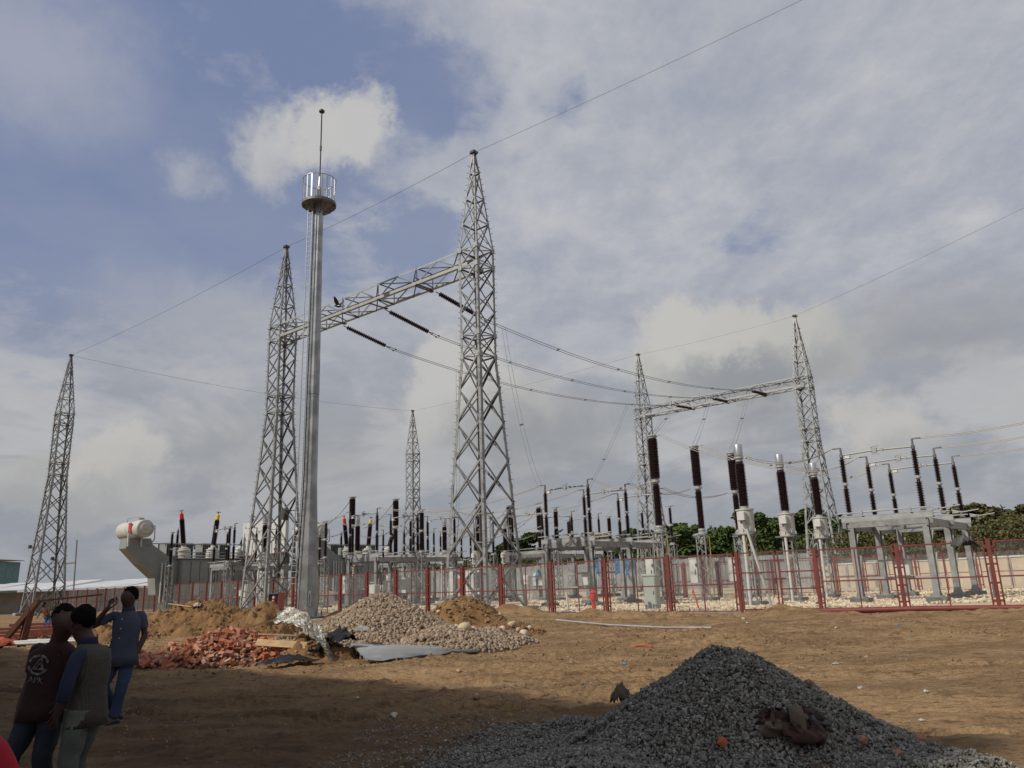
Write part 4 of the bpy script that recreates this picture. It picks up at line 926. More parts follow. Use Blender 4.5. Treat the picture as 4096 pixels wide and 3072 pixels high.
# ------------------------------------------------------------------ red fence
PH, PL = 2.42, 3.0
def link_mesh():
    mb = MB(); s = 0.085; w = PL-0.36; h = PH-0.12; n = int((w+h)/s)
    for sg in (1, -1):
        for k in range(1, n):
            a = k*s
            x0, z0 = (a, 0) if a < w else (w, a-w); x1, z1 = (0, a) if a < h else (a-h, h)
            if sg < 0: x0, x1 = w-x0, w-x1
            mb.bar((x0-w/2, 0.004*sg, z0+0.1), (x1-w/2, 0.004*sg, z1+0.1), 0.0032, 0.0032)
    return mb.mesh('chain_link', M['mesh'])
LINK = link_mesh()
def panel_mesh():
    mb = MB(); w = PL/2-0.17
    for s in (-1, 1): mb.box((s*w, 0, PH/2+0.02), (0.055, 0.05, PH-0.04))
    for z, hh in ((PH-0.03, 0.055), (1.17, 0.05), (0.07, 0.055)): mb.box((0, 0.001, z), (2*w-0.05, 0.045, hh))
    mb.box((0, 0.002, 0.62), (0.04, 0.04, 1.04)); mb.box((0, 0.002, 1.78), (0.04, 0.04, 1.15))
    return mb.mesh('fence_frame', M['red'])
PANEL = panel_mesh()
def post_mesh():
    mb = MB(); mb.box((0, 0, 1.22), (0.13, 0.13, 2.5)); mb.box((0, 0, 2.485), (0.15, 0.15, 0.02))
    return mb.mesh('fence_post', M['red'])
def clamp_mesh():
    mb = MB()
    for z in (0.35, 0.95, 1.6, 2.2): mb.box((0, -0.035, z), (0.36, 0.03, 0.07))
    return mb.mesh('clamp_plates', M['red'])
POST, CLAMP = post_mesh(), clamp_mesh()
kb = MB(); kb.box((0, 0, -0.02), (PL, 0.22, 0.16)); KERB = kb.mesh('kerb_stone', M['concrete'])
def fence_run(pts, label, skip=(), ztop=1.0, link=True, kerb=True):
    t = thing('fence', label, 'fence', (*pts[0], 0), 0)
    o = Vector((*pts[0], 0)); first = True
    for i, (a, b) in enumerate(zip(pts[:-1], pts[1:])):
        a, b = Vector((*a, 0)), Vector((*b, 0)); d = b-a; n = max(1, round(d.length/3.0)); ang = math.atan2(d.y, d.x)
        for k in range(n):
            p = a+d*(k/n)-o; q = a+d*((k+1)/n)-o; c = (p+q)/2; sx = d.length/n/PL
            obj('post', POST, t, Matrix.Translation(p) @ Matrix.Rotation(ang, 4, 'Z')); obj('clamp', CLAMP, t, Matrix.Translation(p) @ Matrix.Rotation(ang, 4, 'Z'))
            if i in skip: continue
            mx = Matrix.Translation(c) @ Matrix.Rotation(ang, 4, 'Z') @ Matrix.Diagonal((sx, 1, 1, 1))
            f = obj('panel', PANEL, t, mx)
            if link: obj('chain_link', LINK, f)
            if kerb: obj('kerb', KERB, t, mx)
    obj('post', POST, t, Matrix.Translation(Vector((*pts[-1], 0))-o))
    return t
FR = FENCE[:-1]+[(19.4, 26.7), (21.9, 25.0)]
fence_run(FR, 'long red steel fence with chain-link panels running across the whole site', skip=(5,))
# double gate between two fence posts
ga, gb_ = Vector((9.2, 33.4, 0)), Vector((11.9, 31.8, 0)); gd = gb_-ga; gang = math.atan2(gd.y, gd.x)
gt = thing('double_gate', 'red double gate of two three-bar leaves in front of the nearest silver-headed transformer', 'gate', ga, gang)
for k in range(2):
    w = gd.length/2-0.14; x0 = 0.12+k*(gd.length/2); mb = MB()
    for x in (x0, x0+w): mb.box((x, 0, 1.27), (0.055, 0.05, 2.34))
    for z in (0.13, 0.92, 1.60, 2.41): mb.box((x0+w/2, 0, z), (w-0.05, 0.045, 0.05))
    lf = part('leaf', mb, M['red'], gt)
    mb = MB(); s = 0.085; h = 2.25; n = int((w+h)/s)
    for sg in (1, -1):
        for j in range(1, n):
            a = j*s; xa, za = (a, 0) if a < w else (w, a-w); xb, zb = (0, a) if a < h else (a-h, h)
            if sg < 0: xa, xb = w-xa, w-xb
            mb.bar((x0+xa, 0.004*sg, za+0.13), (x0+xb, 0.004*sg, zb+0.13), 0.0032)
    part('chain_link', mb, M['mesh'], lf)
    mb = MB(); mb.box((x0+(w-0.06 if k == 0 else 0.06), -0.05, 1.25), (0.05, 0.05, 0.22)); part('latch', mb, M['red_dark'], gt)
# inner fences of other bays
fence_run([(9.6, 57.5), (15.6, 52.6), (21.6, 47.6)], 'distant red fence behind the breakers, left part, before the tin wall', kerb=False)
fence_run([(13.2, 66.5), (19.3, 61.4), (27.3, 54.7), (33.0, 50.0)], 'distant red fence on the right, in front of the beige wall', kerb=False)
fence_run([(15.6, 52.6), (19.2, 56.6)], 'short red cross fence between the two distant fences', kerb=False)

# red fire main lying along the fence foot
mb = MB(); pts = [Vector((9.9, 32.1, 0.02)), Vector((11.9, 30.9, 0.08)), Vector((14.5, 29.2, 0.12)), Vector((17.1, 27.5, 0.12)), Vector((21, 24.9, 0.12)), Vector((26, 21.6, 0.12))]
mb.tube([p-pts[0] for p in pts], 0.10, 12); thing('fire_pipe', 'long thick red pipe lying on the ground at the foot of the fence', 'pipe', pts[0], mb=mb, m=M['red'])
mb = MB(); pts = [(1.3, 29.4, 0.16), (3.0, 27.4, 0.17), (4.5, 25.3, 0.16), (5.6, 23.7, 0.12)]; o = Vector(pts[0]); pts = [Vector((p[0], p[1], float(ground_h(p[0], p[1]))+0.07)) for p in pts]
mb.tube([p-o for p in pts], 0.032, 8); thing('plastic_pipe', 'straight pale grey pipe lying on the sand in front of the fence', 'pipe', o, mb=mb, m=M['galv_light'])
# two red stakes and white risers in the yard
for (x, y), (dx, h_), m, lb in (((8.25, 36.9), (-0.24, 0.95), 'red_bright', 'red leaning stake in the pale stones left of the double gate'), ((2.45, 40.8), (-0.05, 1.0), 'white', 'white stub pipe standing just left of the fire hydrant'), ((18.9, 36.3), (-0.1, 1.05), 'white', 'white stub pipe standing under the right disconnector frame'), ((22.2, 37.5), (0.0, 1.5), 'white', 'white stub pipe behind the fence post near the right edge'), ((-2.0, 49.5), (-0.1, 0.8), 'white', 'white stub pipe in the stones right of the tallest tower foot'), ((10.4, 33.0), (-0.75, 3.4), 'white', 'tall slender white pipe leaning up from between the gate leaves')):
    mb = MB(); mb.tube([(0, 0, -0.1), (dx, 0, h_)], 0.055 if m == 'white' else 0.03, 10); thing('stub_pipe' if m == 'white' else 'marker_stake', lb, 'pipe' if m == 'white' else 'stake', (x, y, 0), mb=mb, m=M[m])

# fire hydrant
t = thing('fire_hydrant', 'bright red fire hydrant standing in front of the fence', 'fire hydrant', (3.55, 38.6, 0.02), 0)
mb = MB(); mb.lathe([(0.11, -0.2), (0.11, 0.10)], 14); part('base_pipe', mb, M['black'], t)
mb = MB(); mb.lathe([(0.155, 0.10), (0.155, 0.15), (0.115, 0.16), (0.105, 0.30), (0.10, 0.60), (0.13, 0.62), (0.135, 0.82), (0.11, 0.86)], 16); part('barrel', mb, M['red_bright'], t)
mb = MB(); mb.lathe([(0.10, 0.86), (0.165, 0.90), (0.16, 0.94), (0.09, 1.01), (0.05, 1.03), (0.05, 1.08)], 16); part('bonnet', mb, M['red_bright'], t)
for a, z, r in ((0.0, 0.78, 0.062), (PI*0.95, 0.72, 0.062), (-PI*0.62, 0.66, 0.085)):
    mb = MB(); mb.lathe([(r*0.8, 0.08), (r*0.8, 0.17), (r, 0.17), (r, 0.225), (0.02, 0.235)], 12, Matrix.Translation((0, 0, z)) @ Matrix.Rotation(a, 4, 'Z') @ Matrix.Rotation(PI/2, 4, 'Y')); part('outlet', mb, M['red_bright'], t)
# kiosk
t = thing('control_kiosk', 'pale green-grey kiosk cabinet standing behind the fence post at the tallest breaker', 'cabinet', (6.35, 38.3, 0), TH+0.12)
mb = MB(); mb.cbox((0, 0, 0.78), (0.62, 0.5, 1.62), 0.02); part('body', mb, M['kiosk'], t)
mb = MB(); mb.cbox((0, 0, 1.66), (0.72, 0.6, 0.12), 0.03); part('canopy', mb, M['kiosk'], t)
mb = MB(); mb.box((0, -0.262, 0.8), (0.54, 0.02, 1.45)); d_ = part('door', mb, M['kiosk'], t)
mb = MB(); mb.box((0.2, -0.285, 0.85), (0.03, 0.03, 0.16)); part('handle', mb, M['dark_steel'], d_)
for lb, x, y, w_, h_, z_ in (('pale cabinet on legs in the yard behind the pebble heap', -9.7, 53.2, 0.7, 0.9, 1.3), ('grey cabinet on legs left of the second fence post past the mast', -8.6, 60.0, 0.8, 1.2, 1.6), ('small white box with two pipes right of the tallest tower, deep in the yard', 0.6, 62.0, 0.6, 0.7, 1.7), ('light grey cabinet behind the fence left of the octagonal mast', -21.3, 62.3, 0.9, 1.9, 1.2)):
    t = thing('yard_cabinet', lb, 'cabinet', (x, y, 0), TH); mb = MB(); mb.cbox((0, 0, z_), (w_, 0.45, h_), 0.02); part('body', mb, M['kiosk'] if w_ > 0.75 else M['white'], t)
    mb = MB(); mb.box((-w_/3, 0, (z_-h_/2)/2), (0.06, 0.06, z_-h_/2)); mb.box((w_/3, 0, (z_-h_/2)/2), (0.06, 0.06, z_-h_/2)); part('legs_frame', mb, M['galv'], t)
    mb = MB(); mb.box((0, -0.24, z_), (w_*0.85, 0.02, h_*0.88)); part('door', mb, M['white'], t)
# extinguisher cabinet with its stand
t = thing('extinguisher_cabinet', 'open grey extinguisher cabinet with a dark red door on a stand by the mast', 'extinguisher cabinet', (-12.95, 42.0, 0), 0.05); t.scale = (0.58, 0.58, 0.62)
mb = MB(); w_, h_ = 0.9, 1.5
mb.box((-w_/2, 0, 1.55), (0.07, 0.35, h_)); mb.box((w_/2, 0, 1.55), (0.07, 0.35, h_)); mb.box((0, 0, 1.55+h_/2), (w_+0.14, 0.35, 0.07)); mb.box((0, 0, 1.55-h_/2), (w_+0.14, 0.35, 0.07)); mb.box((0, 0.16, 1.55), (w_, 0.03, h_)); part('case', mb, M['galv_dull'], t)
mb = MB(); mb.lathe([(0.18, 0.9), (0.2, 0.95), (0.2, 1.65), (0.12, 1.8), (0.06, 1.85)], 14, smooth=True); part('extinguisher', mb, M['red_bright'], t)
mb = MB(); mb.lathe([(0.07, 1.85), (0.14, 1.9), (0.14, 2.05), (0.05, 2.12)], 10); part('valve_head', mb, M['white'], t)
mb = MB(); mb.box((w_/2+0.30, -0.25, 1.6), (0.5, 0.04, h_+0.05)); part('door', mb, M['red_dark'], t)
mb = MB()
for x, y in ((w_/2+0.05, 0.2), (w_/2+1.55, 0.25)): mb.box((x, y, 1.1), (0.1, 0.1, 2.5))
mb.box((w_/2+0.8, 0.22, 2.3), (1.6, 0.06, 0.06)); mb.box((w_/2+0.8, 0.22, 0.5), (1.6, 0.06, 0.06)); mb.bar((w_/2+0.1, 0.22, 0.55), (w_/2+1.5, 0.22, -0.1), 0.07); part('stand', mb, M['red_dark'], t)
mb = MB(); mb.lathe([(0.38, -0.1), (0.38, 0.52)], 24, smooth=True); thing('concrete_drum', 'short round grey concrete drum at the foot of the mast', 'concrete drum', (-11.2, 39.6, 0), mb=mb, m=M['concrete'])

# ------------------------------------------------------------------ octagonal mast with basket
t = thing('lightning_mast', 'tall grey octagonal mast with a round basket on top', 'mast', (-12.05, 45.2, 0), 0); t.scale = (1, 1, 1.012)
def tap(z): return 0.27+0.15*(1-z/26.5)+0.23*max(0, 1-z/7.5)
mb = MB(); mb.lathe([(tap(0), 0), (tap(2.5), 2.5), (tap(5), 5), (tap(7.5), 7.5), (tap(12.8), 12.8)], 8, Matrix.Rotation(0.25, 4, 'Z')); part('lower_shaft', mb, M['mast'], t)
mb = MB(); mb.lathe([(tap(12.6)+0.015, 12.82), (tap(26.4), 26.4)], 8, Matrix.Rotation(0.25, 4, 'Z')); part('upper_shaft', mb, M['mast'], t)
mb = MB(); mb.lathe([(0.95, 0.02), (0.95, 0.09)], 24)
for k in range(12): mb.lathe([(0.035, 0.0), (0.035, 0.42)], 6, Matrix.Translation((0.85*math.cos(k*PI/6), 0.85*math.sin(k*PI/6), 0)))
part('base_plate', mb, M['galv_dull'], t)
mb = MB(); mb.cbox((0, 0, -0.25), (2.4, 2.4, 0.5), 0.05); part('footing', mb, M['concrete'], t)
mb = MB(); mb.tube([(0.30+0.07*math.cos(a), -0.535, 1.05+0.4*math.sin(a)) for a in np.linspace(0, 2*PI, 17)], 0.02, 6); part('hatch', mb, M['galv_light'], t)
mb = MB(); R1, Z0, Z1 = 1.06, 25.35, 27.0
mb.lathe([(R1, Z0-0.12), (R1+0.03, Z0-0.12), (R1+0.03, Z0+0.06), (R1, Z0+0.06), (R1-0.05, Z0)], 32, smooth=False); part('platform', mb, M['galv_dull'], t)
mb = MB(); mb.tube([(R1*math.cos(a), R1*math.sin(a), Z1) for a in np.linspace(0, 2*PI, 33)], 0.035, 6, cap=False); mb.tube([(R1*math.cos(a), R1*math.sin(a), (Z0+Z1)/2+0.2) for a in np.linspace(0.6, PI-0.2, 20)], 0.02, 6); part('top_rail', mb, M['chrome'], t)
bmb = MB(); bmb.box((R1, 0, (Z0+Z1)/2), (0.03, 0.09, Z1-Z0)); bme = bmb.mesh('baluster', M['chrome'])
for k in range(20): obj('baluster', bme, t, Matrix.Rotation(k*2*PI/20+0.1, 4, 'Z'))
mb = MB()
for k in range(6): mb.bar((0.25*math.cos(k*PI/3), 0.25*math.sin(k*PI/3), Z0-0.7), (R1*math.cos(k*PI/3), R1*math.sin(k*PI/3), Z0-0.13), 0.06, 0.1)
part('platform_bracket', mb, M['galv_dull'], t)
mb = MB(); mb.lathe([(0.24, 26.4), (0.24, 26.5), (0.10, 26.62), (0.05, 27.3)], 14); part('top_collar', mb, M['chrome'], t)
mb = MB(); mb.tube([(0, 0, 27.2), (0, 0, 32.0)], 0.045, 8); mb.lathe([(0.07, 29.2), (0.07, 29.55)], 8); part('lightning_rod', mb, M['dark_steel'], t)
mb = MB(); mb.lathe([(0.07, 32.0), (0.19, 32.05), (0.19, 32.15), (0.08, 32.25)], 14); part('rod_head', mb, M['dark_steel'], t)
# ladder on the left of the shaft
mb = MB(); zs = np.linspace(1.6, 25.3, 24); LX = -0.35
def lad(z, k): return Vector((-(tap(z)*0.72+0.12)-k*0.0, -(tap(z)*0.72+0.10), z))+Vector((-0.32, 0.16, 0))*k
mb.tube([lad(z, 0) for z in zs], 0.03, 6); mb.tube([lad(z, 1) for z in zs], 0.035, 6); part('ladder_rail', mb, M['chrome'], t)
rg = MB(); rg.bar(lad(2, 0), lad(2, 1), 0.03)
rme = MB().bar((0, 0, 0), Vector((-0.32, 0.16, 0)), 0.028).mesh('rung', M['galv_light'])
for z in np.arange(1.9, 25.2, 0.33): obj('rung', rme, t, Matrix.Translation(lad(z, 0)))
mb = MB(); mb.tube([lad(z, 0)+Vector((0.11, -0.06, 0)) for z in np.linspace(0.3, 25.4, 20)], 0.035, 6); part('cable', mb, M['black'], t)

# birds
def crow(loc, rz, label, wings=0.8, s=1.0):
    t = thing('bird', label, 'bird', loc, rz)
    mb = MB(); mb.tube([(-0.22*s, 0, 0.0), (-0.12*s, 0, 0.03*s), (0.0, 0, 0.06*s), (0.12*s, 0, 0.10*s), (0.18*s, 0, 0.13*s), (0.23*s, 0, 0.12*s), (0.29*s, 0, 0.10*s)], [0.012*s, 0.05*s, 0.075*s, 0.06*s, 0.045*s, 0.035*s, 0.006*s], 10); part('body', mb, M['black'], t)
    mb = MB(); mb.add([(-0.18*s, -0.03*s, 0), (-0.18*s, 0.03*s, 0), (-0.36*s, 0.07*s, 0), (-0.36*s, -0.07*s, 0), (-0.18*s, 0, 0.02*s), (-0.35*s, 0, 0.015*s)], [(0, 1, 2, 3), (0, 3, 5, 4), (1, 4, 5, 2), (0, 4, 1), (3, 2, 5)]); part('tail', mb, M['black'], t)
    for sg in (-1, 1):
        a = wings; mb = MB(); P = lambda x, d, z=0: (x*s, sg*(0.04+d*math.cos(a))*s, (0.08+d*math.sin(a)+z)*s)
        mb.add([P(0.1, 0), P(0.12, 0.22), P(0.02, 0.46), P(-0.06, 0.44), P(-0.12, 0.30), P(-0.12, 0.0), P(0.08, 0, 0.02), P(0.08, 0.22, 0.02), P(-0.1, 0.25, 0.015), P(-0.1, 0, 0.015)], [(0, 1, 2, 3, 4, 5), (6, 9, 8, 7), (0, 6, 7, 1), (1, 7, 2), (4, 8, 9, 5), (7, 8, 2), (8, 3, 2), (8, 4, 3), (0, 5, 9, 6)]); part('wing', mb, M['black'], t)
bp_ = along(T1, T2, 0.655); crow((bp_.x+0.1, bp_.y-0.8, 20.75), 2.6, 'black crow with raised wings landing on the big near beam', 0.9, 1.5)
mb = MB(); mb.tube([(-0.22, 0, 0.06), (-0.1, 0, 0.10), (0.02, 0, 0.14), (0.12, 0, 0.20), (0.17, 0, 0.24), (0.22, 0, 0.24)], [0.015, 0.05, 0.065, 0.045, 0.035, 0.005], 8); p_ = dpt(D2L, 0, 0, z=4.30, out=-1.0)
thing('bird', 'small grey pigeon perched on the frame behind the hydrant', 'bird', p_, 0.3, mb=mb, m=M['galv_dull'])

# ------------------------------------------------------------------ walls, sheds and far buildings
def tin_wall(a, b, z0, z1, label, m='tin', amp=0.05, pitch=0.3, plinth=True, sheet=3.0):
    a, b = Vector((*a, 0)), Vector((*b, 0)); d = b-a; L = d.length; ang = math.atan2(d.y, d.x)
    t = thing('tin_wall', label, 'tin wall', a, ang)
    n = int(L/sheet)
    me = None
    mb = MB(); k = int(sheet/pitch*2); w = sheet-0.03
    pts = [(w*i/k, amp*(1 if i % 2 else 0)) for i in range(k+1)]
    vs = [(x, y, z) for z in (z0, z1) for x, y in pts]+[(x, y+0.03, z) for z in (z0, z1) for x, y in pts]; q = k+1
    fs = [(i, i+1, i+1+q, i+q) for i in range(k)]+[(i+2*q, i+3*q, i+1+3*q, i+1+2*q) for i in range(k)]+[(i+q, i+1+q, i+1+3*q, i+3*q) for i in range(k)]
    mb.add(vs, fs); me = mb.mesh('tin_sheet', M[m])
    for i in range(n):
        o = obj('tin_sheet', me, t, Matrix.Translation((i*sheet, random.uniform(-0.02, 0.03), random.uniform(-0.08, 0.08))) @ Matrix.Rotation(random.uniform(-0.01, 0.01), 4, 'Y'))
    if plinth:
        mb = MB(); mb.box((L/2, -0.1, z0/2-0.05), (L, 0.4, z0+0.1)); part('plinth', mb, M['concrete'], t)
    for i in range(0, n, 2):
        mb = MB(); mb.box((i*sheet, 0.16, (z0+z1)/2-0.1), (0.1, 0.1, z1-z0+0.2)); part('post', mb, M['rust'], t)
    return t
tin_wall((-16.0, 118.0), (46.0, 82.0), 0.5, 3.6, 'long grey corrugated tin wall closing the far side of the yard')
mb = MB(); rw = thing('boundary_wall', 'beige plastered boundary wall beyond the yard near the right edge', 'wall', (29.0, 76.0, 0), math.atan2(52-76, 41-29))
for k in range(9):
    mb = MB(); mb.box((1.5+k*3.0, 0, 1.0), (2.86, 0.2, 2.1)); part('wall_panel', mb, M['beige'], rw)
    mb = MB(); mb.box((k*3.0, 0, 1.08), (0.28, 0.3, 2.3)); part('pillar', mb, M['concrete'], rw)
mb = MB(); mb.box((13.5, 0, 2.16), (27.2, 0.34, 0.12)); part('coping', mb, M['white'], rw)
# dark truck with grey body beyond the right fence
t = thing('parked_truck', 'dark truck partly in view behind the fence at the right edge', 'truck', (24.9, 37.4, 0), -0.62)
mb = MB(); mb.cbox((2.2, 0, 1.75), (5.0, 2.1, 0.75), 0.05); part('cargo_bed', mb, M['tin'], t)
mb = MB(); mb.cbox((2.2, 0, 1.18), (5.0, 1.9, 0.45), 0.05); mb.box((2.2, 0, 0.75), (5.4, 1.0, 0.3)); part('chassis', mb, M['black'], t)
mb = MB(); mb.cbox((5.9, 0, 1.55), (1.9, 2.0, 1.9), 0.15); cab_ = part('cab', mb, M['bluegrey'], t)
mb = MB(); mb.box((6.2, -1.01, 1.95), (0.9, 0.03, 0.6)); part('window', mb, M['black'], cab_)
for x in (0.9, 3.2, 5.9):
    for y in (-0.95, 0.95): mb = MB(); mb.lathe([(0.42, -0.13), (0.48, -0.08), (0.48, 0.08), (0.42, 0.13)], 20, Matrix.Translation((x, y, 0.48)) @ Matrix.Rotation(PI/2, 4, 'X')); part('wheel', mb, M['black'], t)

# sheds on the left
t = thing('workers_shed', 'long low shed with a white tin roof behind the left fence', 'shed', (-86.0, 96.0, 0), math.radians(-2))
mb = MB(); mb.box((26, 5, 1.2), (52, 8, 2.6)); part('wall', mb, M['plaster'], t)
for k in range(17):
    mb = MB(); z = 3.0+0.05*math.sin(k*1.7); mb.box((1.5+k*3.1, 4, z), (3.2, 11.5, 0.08), Matrix.Rotation(0.0, 4, 'X') @ Matrix.Translation((0, 0, 0))); o = part('roof_sheet', mb, M['tin_roof'], t); o.rotation_euler = (0.09+0.01*math.sin(k*2.3), 0, 0); o.location.z = -0.15
for k in range(12):
    mb = MB(); mb.box((2+k*4.3, -1.4, 1.3), (0.12, 0.12, 2.6)); part('post', mb, M['rust'], t)
t = thing('teal_hut', 'small teal tin hut rising behind the white roof at the left edge', 'hut', (-76.6, 108.0, 0), 0.0)
for k in range(6): mb = MB(); mb.box((k*1.5-4, 0, 3.6), (1.45, 0.06, 7.0)); part('tin_sheet', mb, M['teal'], t)
for k in range(4): mb = MB(); mb.box((4.3, 0.9+k*1.5, 3.5), (0.06, 1.45, 6.8)); part('tin_sheet', mb, M['teal'], t)
mb = MB(); mb.box((0.0, 3, 7.12), (9.6, 6.6, 0.08)); part('roof', mb, M['tin'], t)
mb = MB(); mb.tube([(0, 0, 0), (-0.3, 0, 8.2)], 0.09, 8); mb.bar((-0.15, 0, 5.6), (-1.3, 0, 5.5), 0.16); thing('lamp_pole', 'thin pole with a small arm beside the lone left tower', 'lamp pole', (-51.6, 92.0, 0), mb=mb, m=M['galv'])
# blue tarps on the tin wall
for (x, y), w_, lb in (((8.6, 99.0), 1.5, 'small blue tarpaulin scrap hung over the tin wall, left one'), ((11.9, 98.0), 2.6, 'larger blue tarpaulin hung over the tin wall behind the hydrant')):
    mb = MB(); n = 8; vs = []; fs = []
    for i in range(n+1):
        for j in range(n+1): vs.append((w_*i/n, -0.35+0.15*random.random(), 3.9-2.0*j/n+0.3*math.sin(i*1.3)*(j/n)+0.15*random.random()))
    fs = [(i*(n+1)+j, i*(n+1)+j+1, (i+1)*(n+1)+j+1, (i+1)*(n+1)+j) for i in range(n) for j in range(n)]
    mb.add(vs, fs); o_ = thing('blue_tarpaulin', lb, 'tarpaulin', (x, y, 0), mb=mb, m=M['tarp_blue'])
    o_.modifiers.new('thickness', 'SOLIDIFY').thickness = 0.03
# other small buildings / stores in the yard background
for lb, x, y, w_, h_, m in (('white store cabin with orange door panels behind the tallest tower', -6.5, 103, 6.0, 2.9, 'white'), ('white cabin with a pale green window behind the frame right of the mast', -13.8, 100, 5.0, 2.9, 'tin')):
    t = thing('site_cabin', lb, 'cabin', (x, y, 0), TH+0.2); mb = MB(); mb.box((0, 0, h_/2+0.3), (w_, 2.4, h_)); part('wall', mb, M[m], t)
    mb = MB(); mb.box((-0.8, -1.22, 1.4), (0.9, 0.06, 1.9)); part('door', mb, M['tarp_orange'] if m == 'white' else M['red'], t)
    mb = MB(); mb.box((1.0, -1.22, 1.9), (1.1, 0.06, 1.0)); wd = part('window', mb, M['kiosk'], t)
    mb = MB(); mb.box((1.0, -1.26, 1.9), (0.05, 0.04, 1.0)); mb.box((1.0, -1.26, 1.9), (1.1, 0.03, 0.05)); part('glazing_bar', mb, M['red'], wd)

# unseen building, added behind the photographer to throw shade over the foreground
t = thing('shade_building', 'unseen plain building added behind the camera to shade the foreground', 'building', (-6.5, -7.35, 0), math.radians(138.3))
mb = MB(); mb.box((26.9, 6, 7.9), (38.2, 12, 15.8)); part('wall', mb, M['plaster'], t)
mb = MB(); mb.box((26.9, 6, 15.9), (38.8, 12.6, 0.25)); part('roof', mb, M['concrete'], t)
for k in range(8):
    mb = MB(); mb.box((9.5+(k % 4)*9, -0.02, 2.0+5*(k//4)), (1.5, 0.1, 1.3)); part('window', mb, M['bluegrey'], t)
for k in range(14):
    mb = MB(); mb.bar((7+k*2.8, 0.3, 16.0), (7+k*2.8+random.uniform(-0.2, 0.2), 0.3, 17.1), 0.06); part('rebar', mb, M['rust'], t)

# ------------------------------------------------------------------ trees
def leaf_cloud(rng, blobs, n, ls):
    """leaf-sized double quads spread through the volume of several lobes"""
    c = np.array([b[:3] for b in blobs]); r = np.array([b[3:] for b in blobs]); w = r.prod(1)**(2/3); w /= w.sum()
    k = rng.choice(len(blobs), n, p=w); d = rng.normal(size=(n, 3)); d /= np.linalg.norm(d, axis=1)[:, None]
    rad = 0.62+0.42*rng.uniform(0, 1, n)**0.6
    # clumpy surface
    cl = 1+0.28*np.sin(d[:, 0]*7+k)*np.sin(d[:, 1]*6+2*k)*np.sin(d[:, 2]*8+k*3)
    p = c[k]+d*r[k]*(rad*cl)[:, None]
    R_ = rand_rot(n, rng); s = ls*rng.uniform(0.6, 1.4, n)
    q = np.array([(-0.5, -0.35, 0), (0.5, -0.28, 0), (0.42, 0.36, 0.12), (-0.45, 0.3, -0.1)])
    v = np.einsum('nij,kj->nki', R_, q)*s[:, None, None]+p[:, None, :]
    f = np.arange(n*4).reshape(n, 4)
    return v.reshape(-1, 3), f
def crown_mesh(seed, w, h, base, n, ls, kind):
    rng = np.random.default_rng(seed); bl = []
    nb = 17
    for i in range(nb):
        a = rng.uniform(0, 2*PI); rr_ = rng.uniform(0, 0.62)*w; z = base+(h-base)*rng.uniform(0.2, 0.85)
        s = rng.uniform(0.17, 0.33)*w*(1.15-0.5*(z-base)/(h-base))
        bl.append((rr_*math.cos(a), rr_*math.sin(a), z, s, s, s*rng.uniform(0.55, 0.85)))
    bl.append((0, 0, base+(h-base)*0.45, w*0.5, w*0.5, (h-base)*0.34))
    v, f = leaf_cloud(rng, bl, n, ls)
    return np_mesh('crown', v, f, M['leaf'][kind])
CR = [crown_mesh(10+k, 3.6, 7.5, 1.2, 9500, 0.27, [0, 1, 0, 1, 2, 2][k]) for k in range(6)]
CRY = crown_mesh(30, 3.0, 8.0, 3.0, 5000, 0.24, 3)
def trunk_mesh(h=5.0, r=0.22):
    mb = MB(); mb.tube([(0, 0, -0.2), (0.05, 0.04, h*0.3), (0.15, -0.05, h*0.65), (0.1, 0.1, h)], [r*1.3, r, r*0.7, r*0.35], 8)
    for a, z in ((0.5, 0.4), (2.4, 0.5), (4.2, 0.45), (5.4, 0.6)):
        mb.tube([(0.08, 0, h*z), (0.9*math.cos(a), 0.9*math.sin(a), h*z+0.9), (1.9*math.cos(a), 1.9*math.sin(a), h*z+1.9)], [r*0.5, r*0.35, r*0.12], 6)
    return mb.mesh('trunk', M['bark'])
TRM = trunk_mesh()
def G(px, py, z=0.0):
    d = fw+rr*((px-2048)/FPX)-uu*((py-1536)/FPX); t = (z-CAMZ)/d.z; return Vector((0, 0, CAMZ))+d*t
def at_dist(px, Y):
    """ground point on the bearing of photo column px at depth Y"""
    d = fw+rr*((px-2048)/FPX)-uu*((HOR-0.036*(px-2048)-1536)/FPX); return Vector((d.x/d.y*Y, Y, 0))
